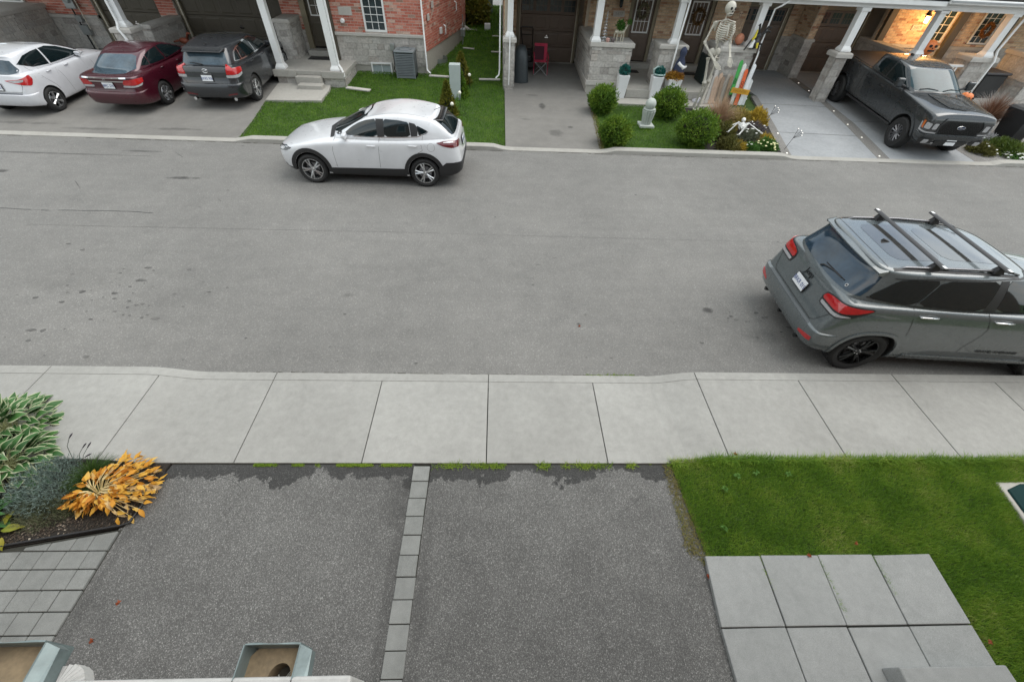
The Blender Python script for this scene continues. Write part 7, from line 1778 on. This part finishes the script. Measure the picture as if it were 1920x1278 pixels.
m = MB(); m.hex([(7.85, 17.3, 1.775), (8.15, 17.25, 1.775), (8.2, 17.5, 1.775), (7.9, 17.55, 1.775)], [(7.95, 17.35, 1.9), (8.08, 17.33, 1.93), (8.1, 17.45, 1.88), (7.97, 17.48, 1.9)]); tag(m.build('tombstone', MT['cap']), 'small grey tombstone piece lying on the stone block cap', 'halloween decoration')
m = MB(); m.box(7.66, 7.74, 17.7, 18.5, .48, 1.35); tag(m.build('bin', M('dark_green_plastic', (.012, .03, .03), .5, var=.1), bevel=.02), 'dark green tall bin tucked beside the stone block on the porch', 'bin')
m = MB(); m.lathe([(.22, .19), (.24, .25), (.1, .3), (.04, .34)], (7.3, 16.55, 0), 14); tag(m.build('skull_hat', M('pale_cloth', (.6, .6, .66), .7), smooth=True), 'pale crumpled cloth heap on the porch step left of the boards', 'cloth')
# carved pumpkins
def pumpkin(label, x, y, z, r, lit=False):
    t = thing('pumpkin', label, 'pumpkin', (x, y, z), group='orange pumpkin decorations'); m = MB()
    OP = bpy.data.materials.get('pumpkin_orange') or M('pumpkin_orange', (.68, .19, .05), .5, var=.12)
    for k in range(9):
        a = 2*PI*k/9; m.ball((x+.38*r*math.cos(a), y+.38*r*math.sin(a), z+r*.85), 1, 10, sq=(r*.62, r*.62, r*.85))
    m.build('shell', OP, t, smooth=True); m = MB()
    for s_ in (-1, 1): m.lathe([(r*.16, y-r*1.05), (r*.16, y-r*.85)], (x+s_*r*.35, 0, z+r*1.1), 8, 'y')
    m.box(x-r*.4, x+r*.4, y-r*1.04, y-r*.85, z+r*.5, z+r*.68); m.lathe([(r*.09, y-r*1.06), (r*.09, y-r*.85)], (x, 0, z+r*.88), 3, 'y'); m.build('carved_face', MT['dark'], t)
    MB().tube([(x, y, z+r*1.6), (x+r*.05, y, z+r*1.95)], r*.1, 6).build('stem', M('pumpkin_stem', (.12, .1, .03), .8) if 'pumpkin_stem' not in bpy.data.materials else bpy.data.materials['pumpkin_stem'], t)
pumpkin('orange grinning pumpkin standing on the porch wall behind the pickup cab', 15.2, 17.35, 1.76, .26)
pumpkin('orange pumpkin hidden in the bronze grass at the pickup mirror', 15.95, 15.4, .75, .2)
# plant on the ledge by the railing
clump('potted_plant', 'leafy white flowered plant on the porch by the white railing', 'plant', 15.75, 16.9, .35, .3, GN, 900, .06, 31, 14, FW).location.z += 0
for o in list(bpy.data.objects['potted_plant'].children): o.location.z += .95
# bins
t = thing('wheeled_bin', 'black wheeled bin with a white label at the right edge', 'bin', (16.9, 13.95, .07))
m = MB(); m.hex([(16.75, 13.75, .1), (17.3, 13.85, .1), (17.2, 14.4, .1), (16.65, 14.3, .1)], [(16.66, 13.66, 1.0), (17.4, 13.8, 1.0), (17.28, 14.5, 1.0), (16.55, 14.4, 1.0)]); m.build('bin_body', MT['black_plastic'], t, bevel=.03, seg=2)
m = MB(); m.hex([(16.63, 13.62, 1.005), (17.43, 13.77, 1.005), (17.31, 14.54, 1.005), (16.51, 14.42, 1.005)], [(16.7, 13.72, 1.07), (17.36, 13.84, 1.07), (17.26, 14.46, 1.09), (16.6, 14.36, 1.09)]); m.build('lid', MT['black_plastic'], t, bevel=.02, seg=2)
o = MB().box(-.12, .12, -.004, .004, -.09, .09).build('bin_label', MT['plate'], t, world=False); o.location = (.0, -.235, .72); o.rotation_euler = (R(6), 0, R(11)); 
o2 = MB().box(-.06, .05, -.007, -.0045, -.04, .05).build('label_print', MT['dark'], o, world=False)
m = MB(); m.hex([(17.25, 12.95, .1), (17.9, 12.95, .1), (17.9, 13.6, .1), (17.25, 13.6, .1)], [(17.2, 12.9, .55), (17.95, 12.9, .55), (17.95, 13.65, .55), (17.2, 13.65, .55)]); tag(m.build('storage_box', M('dark_teal_plastic', (.02, .05, .05), .5), bevel=.03), 'low dark teal storage box at the right edge beside the bin', 'box')
t = thing('garden_bin', 'large dark bin standing between the stone piers behind the bronze grass', 'bin', (18.2, 17.4, .25))
m = MB(); m.box(17.95, 18.85, 17.2, 18.0, .25, 1.25); m.build('bin_body', MT['black_plastic'], t, bevel=.03); m = MB(); m.box(17.9, 18.9, 17.15, 18.05, 1.255, 1.33); m.build('lid', M('dark_grey_lid', (.05, .05, .055), .5), t, bevel=.02)
# porch lamps: one lit, two dark; wall number
def lamp(label, x, y, z, lit):
    t = thing('wall_lantern', label, 'wall lamp', (x, y, z), group='porch wall lanterns')
    m = MB(); m.box(x-.05, x+.05, y-.04, y, z+.08, z+.3); m.tube([(x, y-.03, z+.25), (x, y-.12, z+.3), (x, y-.12, z+.2)], .012, 6); m.lathe([(.02, z+.22), (.09, z+.14), (.085, z+.13)], (x, y-.12, 0), 8); m.lathe([(.06, z-.09), (.055, z-.1), (.02, z-.13)], (x, y-.12, 0), 8); m.build('lantern_frame', MT['black_metal'], t)
    m = MB(); m.lathe([(.075, z+.13), (.06, z-.09)], (x, y-.12, 0), 8); m.build('lantern_glass', M('lit_lantern_glass', (1, .62, .25), .3, em=7, var=0) if lit else MT['house_glass'], t)
    if lit:
        l = bpy.data.lights.new('lantern_light', 'POINT'); l.energy = 55; l.color = (1, .52, .17); l.shadow_soft_size = .08; lo = bpy.data.objects.new('lantern_light', l); COL.objects.link(lo); lo.parent = t; lo.location = (.1, -.9, -.05)
lamp('lit warm porch lantern on the tan brick wall above the pickup', 16.72, 20.0, 2.42, True)
lamp('unlit black lantern on the tan brick beside the first brown door', 4.6, 20.0, 2.5, False)
lamp('unlit black lantern on the tan brick at the far right', 20.6+.6, 20.0, 2.35, False)
for (s_, x) in (('5477', 4.6), ('5469', 16.6)):
    t = MB().box(x-.22, x+.22, 19.96, 19.985, 2.08, 2.26).build('number_plaque', MT['cap']); tag(t, 'stone house number plaque %s on the tan brick wall' % ('beside the first brown door' if x < 10 else 'under the lit lantern'), 'house number', 'house number plaques')
    q = txt(s_, .15, M('number_metal', (.3, .29, .27), .5) if x < 10 else bpy.data.materials['number_metal'], (x, 19.955, 2.17), (PI/2, 0, 0), t, 'house_number', .004)
# wreaths
def wreath(label, x, y, z, r, mat):
    t = thing('wreath', label, 'wreath', (x, y, z), group='wreaths on the brown doors'); rr = np.random.default_rng(int(x*10)); V = []; n = 900
    a = rr.uniform(0, 6.28, n); q = r*(.75+.3*rr.random(n)); P = np.stack([x+q*np.cos(a), y-.02-.06*rr.random(n), z+q*1.15*np.sin(a)], 1); d = rr.normal(size=(n, 3)); d[:, 1] -= .6; d /= np.linalg.norm(d, axis=1)[:, None]; s_ = np.cross(d, rr.normal(size=(n, 3))); s_ /= np.linalg.norm(s_, axis=1)[:, None]
    V = np.stack([P-s_*.012, P+s_*.012, P+d*.07+s_*.004, P+d*.07-s_*.004], 1); npmesh('wreath_leaves', V.reshape(-1, 3), np.arange(4*n).reshape(n, 4), mat, 4, t)
wreath('pale leafy wreath on the first brown door', 5.52, 19.98, 2.3, .19, leafmat('pale_wreath', [(0, (.15, .14, .08)), (1, (.5, .48, .36))]))
wreath('twiggy tan wreath on the second brown door', 7.72, 19.98, 2.2, .22, leafmat('tan_wreath', [(0, (.14, .08, .03)), (1, (.4, .27, .14))]))
wreath('round orange wreath in the window under the porch at the right', 19.4, 19.92, 2.2, .2, leafmat('orange_wreath', [(0, (.2, .06, .02)), (1, (.5, .25, .08))]))
for (x0, y0, lb) in [(4.98, 19.0, 'first'), (7.35, 19.0, 'second')]:
    tag(MB().box(x0, x0+.62, y0, y0+.4, .473, .485).build('doormat', MT['black_plastic']), 'black doormat in front of the %s brown door' % lb, 'doormat', 'doormats at the brown doors')
# reindeer, small tree and little pots on the first stone cap
t = thing('reindeer_figure', 'pale reindeer figure with a green leafy head on the first stone cap', 'decoration', (4.15, 17.4, 1.75)); zc = 1.75
m = MB(); m.tube([(3.98, 17.4, zc+.27), (4.3, 17.4, zc+.27)], .055, 8)
for x in (3.98, 4.08, 4.22, 4.3): m.tube([(x, 17.4, zc+.25), (x+.0, 17.4, zc)], .018, 6)
m.tube([(4.28, 17.4, zc+.28), (4.38, 17.4, zc+.48), (4.44, 17.38, zc+.5)], [.04, .03, .025], 8); m.build('body', M('birch_wood', (.45, .42, .33), .7), t)
foliage('leafy_head', GN, t, (4.15, 17.4, zc+.45), (.13, .1, .13), 260, .05, seed=5)
foliage('leafy_head', GN, t, (4.42, 17.38, zc+.55), (.07, .06, .06), 90, .04, seed=6)
t = thing('wire_tree', 'small silver wire tree on the first stone cap by the white post', 'decoration', (3.6, 17.35, 1.75)); m = MB()
for k in range(9): z = 1.78+.085*k; r = .11*(1-k/9.5); m.tube([(3.62+r*math.cos(a), 17.35+r*math.sin(a), z+.02*math.sin(3*a)) for a in np.linspace(0, 5.7, 12)], .009, 4, closed=True)
m.tube([(3.62, 17.35, 1.75), (3.62, 17.35, 2.58)], .012, 5); m.build('wire_coils', MT['alloy'], t)
for (x, col, lb) in [(3.74, (.5, .3, .26), 'pinkish'), (3.92, (.12, .1, .1), 'dark')]:
    m = MB(); m.lathe([(.045, 1.752), (.065, 1.8), (.07, 1.85), (.05, 1.87)], (x, 17.22, 0), 12); tag(m.build('small_pot', M('small_pot_glaze', col, .4)), 'tiny %s pot on the first stone cap' % lb, 'pot')
# garage alcove: covered grill, mower, folding chair
t = thing('covered_grill', 'barbecue under a dark grey cover beside the leftmost townhouse pillar', 'barbecue', (.75, 18.3, .27)); z = gz(18.3)
m = MB(); n = 20; prof = [(.30, .42, 0), (.27, .40, .3), (.25, .38, .7), (.22, .33, .95), (.14, .24, 1.08), (.05, .1, 1.12)]
v = []
for (a, b, h) in prof:
    for k in range(n):
        an = 2*PI*k/n; c_, s_ = math.cos(an), math.sin(an); q = (abs(c_)**4+abs(s_)**4)**.25; w = 1+.05*math.sin(an*7)*(1-h); v.append((.82+a*c_/q*w, 18.2+b*s_/q*w, z+h))
f = [(i*n+k, i*n+(k+1) % n, (i+1)*n+(k+1) % n, (i+1)*n+k) for i in range(len(prof)-1) for k in range(n)]+[tuple((len(prof)-1)*n+k for k in range(n))]
m.add(v, f); m.build('cover', M('grey_vinyl_cover', (.04, .05, .055), .45, var=.2, scale=8, bump=.3, bscale=12), t, smooth=True)
t = thing('lawn_mower', 'black push lawn mower with a tall handle beside the garage door', 'lawn mower', (1.2, 19.9, .34)); z = gz(19.9)
m = MB(); m.tube([(1.0, 19.5, z+.35), (.86, 20.3, z+1.2), (.88, 20.32, z+1.25), (1.32, 20.32, z+1.25), (1.34, 20.3, z+1.2), (1.3, 19.5, z+.35)], .02, 6); m.tube([(.9, 20.15, z+1.03), (1.3, 20.15, z+1.03)], .015, 6); m.build('handle', MT['black_metal'], t)
m = MB(); m.box(.95, 1.4, 19.2, 19.75, z+.12, z+.3); m.lathe([(.13, z+.3), (.13, z+.46), (.08, z+.5)], (1.17, 19.45, 0), 14); m.box(1.0, 1.35, 19.75, 20.1, z+.15, z+.6); m.build('deck', MT['black_plastic'], t, bevel=.02)
for (x, y) in [(.92, 19.25), (1.43, 19.25), (.92, 19.7), (1.43, 19.7)]:
    m = MB(); m.lathe([(.09, x-.02), (.1, x), (.09, x+.02)], (0, y, z+.1), 14, 'x'); m.build('wheel', MT['rubber'], t)
t = thing('folding_chair', 'red folding camping chair in front of the brown garage door', 'camping chair', (1.6, 19.0, .3)); CX = -.15; z = gz(19.0); RC = M('magenta_red_fabric', (.42, .02, .06), .7, var=.15)
m = MB(); m.hex([(1.38, 18.82, z+.44), (1.88, 18.82, z+.44), (1.88, 19.22, z+.38), (1.38, 19.22, z+.38)], [(1.38, 18.82, z+.46), (1.88, 18.82, z+.46), (1.88, 19.22, z+.40), (1.38, 19.22, z+.40)]); m.build('seat', RC, t)
m = MB(); m.hex([(1.38, 19.22, z+.40), (1.88, 19.22, z+.40), (1.88, 19.25, z+.40), (1.38, 19.25, z+.40)], [(1.38, 19.36, z+.95), (1.88, 19.36, z+.95), (1.88, 19.38, z+.95), (1.38, 19.38, z+.95)]); m.build('backrest', RC, t)
m = MB(); m.hex([(1.38, 19.205, z+.44), (1.76, 19.205, z+.44), (1.76, 19.21, z+.44), (1.38, 19.21, z+.44)], [(1.38, 19.325, z+.86), (1.76, 19.325, z+.86), (1.76, 19.33, z+.86), (1.38, 19.33, z+.86)]); m.build('back_panel', M('dark_maroon_mesh', (.06, .01, .02), .8), t)
for a, b in [((1.38, 18.8, z), (1.88, 18.85, z+.45)), ((1.88, 18.8, z), (1.38, 18.85, z+.45)), ((1.38, 19.3, z), (1.88, 19.25, z+.45)), ((1.88, 19.3, z), (1.38, 19.25, z+.45)), ((1.38, 18.8, z), (1.38, 19.25, z+.45)), ((1.88, 18.8, z), (1.88, 19.25, z+.45))]:
    m = MB(); m.tube([a, b], .011, 6); m.build('leg', MT['steel'], t)
for x in (1.36, 1.9):
    m = MB(); m.tube([(x, 18.8, z+.6), (x, 19.3, z+.66)], .022, 6); m.tube([(x, 18.84, z+.02), (x, 18.82, z+.6)], .011, 6); m.build('armrest', RC, t)
tag(MB().box(2.15, 2.4, 18.95, 19.15, z, z+.04).build('white_box', MT['white_paint']), 'small white carton on the garage alcove floor by the camping chair', 'box') if False else None
# air conditioner
t = thing('air_conditioner', 'grey outdoor air conditioner with horizontal louvres against the stone base', 'air conditioner', (-3.45, 18.15, .27)); z = .3; AC = M('ac_grey_metal', (.16, .18, .19), .5, var=.08)
x0, x1, y0, y1 = -3.8, -3.1, 17.78, 18.4
MB().box(x0+.05, x1-.05, y0+.05, y1-.05, z+.05, z+.76).build('coil', M('ac_dark_coil', (.03, .035, .035), .7), t)
for k in range(13):
    zz = z+.08+k*.052; m = MB()
    m.hex([(x0, y0, zz), (x1, y0, zz), (x1, y0+.03, zz+.012), (x0, y0+.03, zz+.012)], [(x0, y0, zz+.024), (x1, y0, zz+.024), (x1, y0+.03, zz+.036), (x0, y0+.03, zz+.036)])
    m.hex([(x1-.03, y0+.03, zz+.012), (x1, y0+.001, zz), (x1, y1, zz), (x1-.03, y1, zz+.012)], [(x1-.03, y0+.03, zz+.036), (x1, y0+.001, zz+.024), (x1, y1, zz+.024), (x1-.03, y1, zz+.036)])
    m.build('louvre', AC, t)
m = MB(); m.box(x0-.01, x1+.01, y0-.01, y1+.01, z+.765, z+.83); m.build('top_panel', AC, t, bevel=.03, seg=2)
m = MB(); m.lathe([(.25, z+.831), (.25, z+.85), (.2, z+.855), (.2, z+.833), (.02, z+.833)], (-3.45, 18.09, 0), 24); m.build('fan_guard', AC, t); 
for x in (x0+.02, x1-.02): MB().box(x-.02, x+.02, y0+.01, y1, z-.03, z+.76).build('corner_post', AC, t)
MB().box(x0, x1, y0+.02, y1, z-.02, z+.06).build('base_pan', AC, t)
t = thing('disconnect_box', 'small grey electrical box with a black cable beside the air conditioner', 'electrical box', (-3.95, 18.4, 1.1))
MB().box(-4.03, -3.88, 18.36, 18.49, 1.0, 1.22).build('box_body', MT['steel'], t, bevel=.006)
m = MB(); m.tube([(-3.95, 18.42, 1.0), (-3.95, 18.42, .55), (-3.97, 18.35, .42), (-3.9, 18.2, .38), (-3.8, 18.15, .4)], .02, 6); m.build('cable', MT['black_plastic'], t)
# utility pedestal and cable boxes
m = MB(); z = gz(16.2); m.hex([(-1.68, 16.0, z-.05), (-1.32, 16.0, z-.05), (-1.32, 16.3, z-.05), (-1.68, 16.3, z-.05)], [(-1.66, 16.0, z+1.0), (-1.30, 16.0, z+1.0), (-1.30, 16.28, z+1.0), (-1.66, 16.28, z+1.0)]); tag(m.build('utility_pedestal', M('pale_grey_green_metal', (.38, .43, .42), .5, var=.06), bevel=.012, seg=2), 'pale grey utility pedestal among small cedars on the strip lawn', 'utility box')
for (x, y, w, h, c_, lb) in [(-.95, 29.3, .3, .85, (.05, .08, .07), 'darker left'), (-.58, 29.2, .38, 1.0, (.13, .19, .15), 'taller green')]:
    m = MB(); z = gz(y); m.box(x-w/2, x+w/2, y, y+.4, z-.05, z+h); tag(m.build('utility_pedestal', M('green_utility_metal', c_, .5), bevel=.02), lb+' utility box of the far pair by the back road', 'utility box', 'far utility boxes')
m = MB(); m.hex([(-1.9, 25.2, .58), (-1.1, 25.3, .58), (-1.1, 25.7, .58), (-1.9, 25.7, .58)], [(-1.85, 25.25, .8), (-1.5, 25.3, .62), (-1.5, 25.6, .62), (-1.85, 25.6, .8)]); tag(m.build('splash_block', MT['cap']), 'pinkish stone splash block by the golden bush at the back corner', 'splash block')
MBx = MB().box(-.75, -.45, 25.5, 25.7, .55, .85); tag(MBx.build('yard_box', MT['white_paint'], bevel=.02), 'small white box on the grass beyond the golden bush', 'box')
# splash boards
def board(label, pts, w=.06):
    m = MB(); (xa, ya), (xb, yb) = pts; d = Vector((xb-xa, yb-ya)).normalized(); n = Vector((-d.y, d.x))*w
    P = [(xa-n.x, ya-n.y), (xb-n.x, yb-n.y), (xb+n.x, yb+n.y), (xa+n.x, ya+n.y)]; m.prism(P, .03, .07, 0, hgt); return tag(m.build('downspout_extension', MT['cap'], bevel=.006), label, 'drain channel', 'pale drain channels lying on the grass')
board('pale drain channel on the grass beside the porch corner of the red brick house', [(-5.35, 16.55), (-4.5, 16.35)], .09)
board('pale drain channel on the grass at the corner under the white downspout', [(-2.65, 18.15), (-1.9, 18.1)])
board('pale drain channel on the grass left of the leftmost townhouse pillar', [(-.75, 17.95), (.05, 18.0)])
board('pale drain channel far back on the grass beside the red brick side wall', [(-1.6, 22.0), (-1.1, 21.9)], .04)
board('pale drain channel far back on the grass beside the townhouse wall', [(-.35, 21.6), (.1, 21.6)], .04); board('pale drain channel farthest back on the grass beside the townhouse wall', [(-.35, 24.2), (.1, 24.2)], .04)
# small ball lights by the cedars
for i, (x, y, lb) in enumerate([(-1.28, 15.2, 'in front of the pedestal'), (-1.05, 17.0, 'right of the farthest cedar'), (-1.45, 14.2, 'on the yellowing cedar')]):
    t = thing('globe_light', 'small white globe garden light '+lb, 'garden light', (x, y, gz(y)), group='small white globe garden lights'); m = MB(); m.tube([(x, y, gz(y)), (x, y, gz(y)+.42)], .008, 5); m.build('stake', MT['black_metal'], t)
    MB().ball((x, y, gz(y)+.45), .055, 12).build('globe', M('frosted_globe', (.8, .78, .68), .3, var=0) if i == 0 else bpy.data.materials['frosted_globe'], t, smooth=True)
for i, (x, y, lb) in enumerate([(9.15, 14.55, 'farther from the road'), (9.05, 12.75, 'nearer to the road')]):
    t = thing('firefly_light', 'thin black wire garden light with white bulbs leaning over the driveway, '+lb, 'garden light', (x-.3, y, gz(y)), group='wire bulb lights by the concrete driveway'); m = MB(); n = MB()
    for k in range(4):
        a = .3+k*.45; p = (x-.05+.22*math.cos(a)*(.5+.3*k), y+.15*math.sin(a), gz(y)+.42+.05*k); m.tube([(x-.3, y, gz(y)), (x-.2, y, gz(y)+.35), p], .006, 4); n.ball(p, .012, 8)
    m.build('wire', MT['black_metal'], t); tag(n.build('bulbs', bpy.data.materials['lit_led'], t, smooth=True), kind='stuff')
# red bird figure between the cars
t = thing('bird_ornament', 'reddish metal bird ornament between the burgundy car and the dark wagon', 'garden ornament', (-11.8, 18.9, .3)); m = MB(); RB = M('rusty_red_metal', (.3, .09, .05), .5, var=.2)
m.ball((-11.75, 18.9, .95), 1, 10, sq=(.2, .1, .1)); m.tube([(-11.62, 18.9, 1.0), (-11.5, 18.88, 1.2), (-11.4, 18.86, 1.18)], [.05, .04, .02], 6); m.tube([(-11.95, 18.9, .95), (-12.15, 18.9, .9)], [.04, .02], 6); m.build('body', RB, t, smooth=True)
m = MB(); m.tube([(-11.75, 18.9, .9), (-11.75, 18.9, .3)], .012, 5); m.build('leg', MT['black_metal'], t)

# ------------------------------------------------------------------ sheet metal boxes and ledge just below the camera
GM = M('grey_green_sheet_metal', (.2, .245, .245), .45, metal=.35, var=.25, scale=30, bump=.1, bscale=60); TANP = M('tan_plaster', (.22, .165, .10), .8, var=.4, scale=22, bump=.4, bscale=40)
HM = M('dusty_dark_hole', (.05, .045, .035), .9, var=.4, scale=30)
lz = 4.0
m = MB(); m.box(-1.5, -.196, -.3, .062, lz-.06, lz); m.build('x', MT['white_paint']) if False else None
o = MB().box(-.585, -.196, -.3, .0635, lz-.09, lz).build('window_ledge', M('ledge_white', (.46, .45, .43), .55, var=.15, scale=30), bevel=.004, seg=2); tag(o, 'white ledge at the bottom edge of the photo under the metal boxes', 'ledge')
def duct(label, x0, x1, ybk, zt, hole, skew=0.):
    t = thing('metal_duct_box', label, 'duct box', ((x0+x1)/2, 0, zt-.05), group='open sheet metal boxes at the bottom edge')
    th = .0016; yf = -.12; d = .055; fl = .014
    # back wall, slightly wavy rim
    n = 9; v = []
    for i in range(n):
        q = i/(n-1); x = x0+(x1-x0)*q; zz = zt+.0022*math.sin(q*7+x0*40); v += [(x, ybk, zt-d), (x, ybk+th, zt-d), (x, ybk+th+.001*math.sin(q*9), zz), (x, ybk, zz)]
    f = [(4*i+j, 4*i+(j+1) % 4, 4*i+4+(j+1) % 4, 4*i+4+j) for i in range(n-1) for j in range(4)]+[(0, 1, 2, 3), (4*n-1, 4*n-2, 4*n-3, 4*n-4)]
    m = MB(); m.add(v, f); m.build('back_wall', GM, t)
    for sx, x in ((-1, x0), (1, x1)):
        m = MB(); m.hex([(x-.0008+skew, yf, zt-d), (x+.0008+skew, yf, zt-d), (x+.0008, ybk, zt-d), (x-.0008, ybk, zt-d)], [(x-.0008+skew, yf, zt), (x+.0008+skew, yf, zt), (x+.0008, ybk, zt), (x-.0008, ybk, zt)]); m.build('side_wall', GM, t)
    xo = x1+.001
    m = MB(); m.hex([(xo+skew, yf, zt-.03), (xo+.03+skew, yf, zt-.034), (xo+fl*.9, ybk-.006, zt-.034), (xo, ybk, zt-.03)], [(xo+skew, yf, zt-.0005), (xo+.03+skew, yf, zt-.012), (xo+fl*1.0, ybk-.006, zt-.012), (xo, ybk, zt-.0005)]); m.build('flange', GM, t)
    m = MB(); hx, hy, hr = hole; k = 28; bx = [(x0+.001, ybk-.001), (x0+.001+skew, yf), (x1-.001+skew, yf), (x1-.001, ybk-.001)]
    ring = [(hx+hr*math.cos(2*PI*i/k), hy+hr*math.sin(2*PI*i/k)) for i in range(k)]
    def proj(a):
        dx, dy = math.cos(a), math.sin(a); best = 9
        for i in range(4):
            (ax_, ay), (bx_, by) = bx[i], bx[(i+1) % 4]; ex, ey = bx_-ax_, by-ay; den = dx*ey-dy*ex
            if abs(den) < 1e-9: continue
            tt = ((ax_-hx)*ey-(ay-hy)*ex)/den; ss = ((ax_-hx)*dy-(ay-hy)*dx)/den
            if tt > 0 and -.001 <= ss <= 1.001: best = min(best, tt)
        return (hx+dx*best, hy+dy*best)
    outr = [proj(2*PI*i/k) for i in range(k)]; zf_ = zt-.03
    m.add([(x, y, zf_) for x, y in ring]+[(x, y, zf_) for x, y in outr]+[(x, y, zf_-.03) for x, y in ring], [(i, (i+1) % k, k+(i+1) % k, k+i) for i in range(k)]+[(i, 2*k+i, 2*k+(i+1) % k, (i+1) % k) for i in range(k)]); m.build('inner_floor', TANP, t)
    m = MB(); m.lathe([(hr*1.1, 0), (hr*1.1, .001)], (hx, hy, zf_-.031), 24); m.build('hole_bottom', HM, t)
    m = MB()
    for q in range(4): m.tube([(hx-.004+q*.003, hy-.006, zf_-.026), (hx+.008+q*.002, hy+.012, zf_-.024)], .0006, 4)
    m.tube([(hx-.01, hy+.004, zf_-.022), (hx-.003, hy-.01, zf_-.022)], .0009, 5); m.build('wires', M('pale_wire', (.5, .5, .45), .5) if 'pale_wire' not in bpy.data.materials else bpy.data.materials['pale_wire'], t)
    return t
duct('open grey sheet metal box with a round hole, the right one at the bottom edge', -.359, -.279, .100, 4.0, (-.308, .066, .0155), .004)
duct('open grey sheet metal box with a round hole, cut off by the bottom left corner', -.76, -.640, .107, 4.0, (-.70, .03, .035), .012)
t = thing('vent_cap', 'white ribbed fan shaped vent cap beside the left sheet metal box', 'vent cap', (-.60, .03, 3.98)); m = MB(); n = 26; v = [(-.618, .055, 3.968)]
for i in range(n+1):
    a = R(-70+190*i/n); r = .030+(.0012 if i % 2 else 0); v.append((-.618+r*math.cos(a), .055+r*math.sin(a), 3.955+(.003 if i % 2 else 0)))
m.add(v, [(0, i+1, i+2) for i in range(n)]); v2 = [(x, y, z-.02) for x, y, z in v[1:]]; m.add(v[1:]+v2, [(i, i+1, n+2+i, n+1+i) for i in range(n)]); m.build('ribbed_cap', bpy.data.materials['ledge_white'], t)
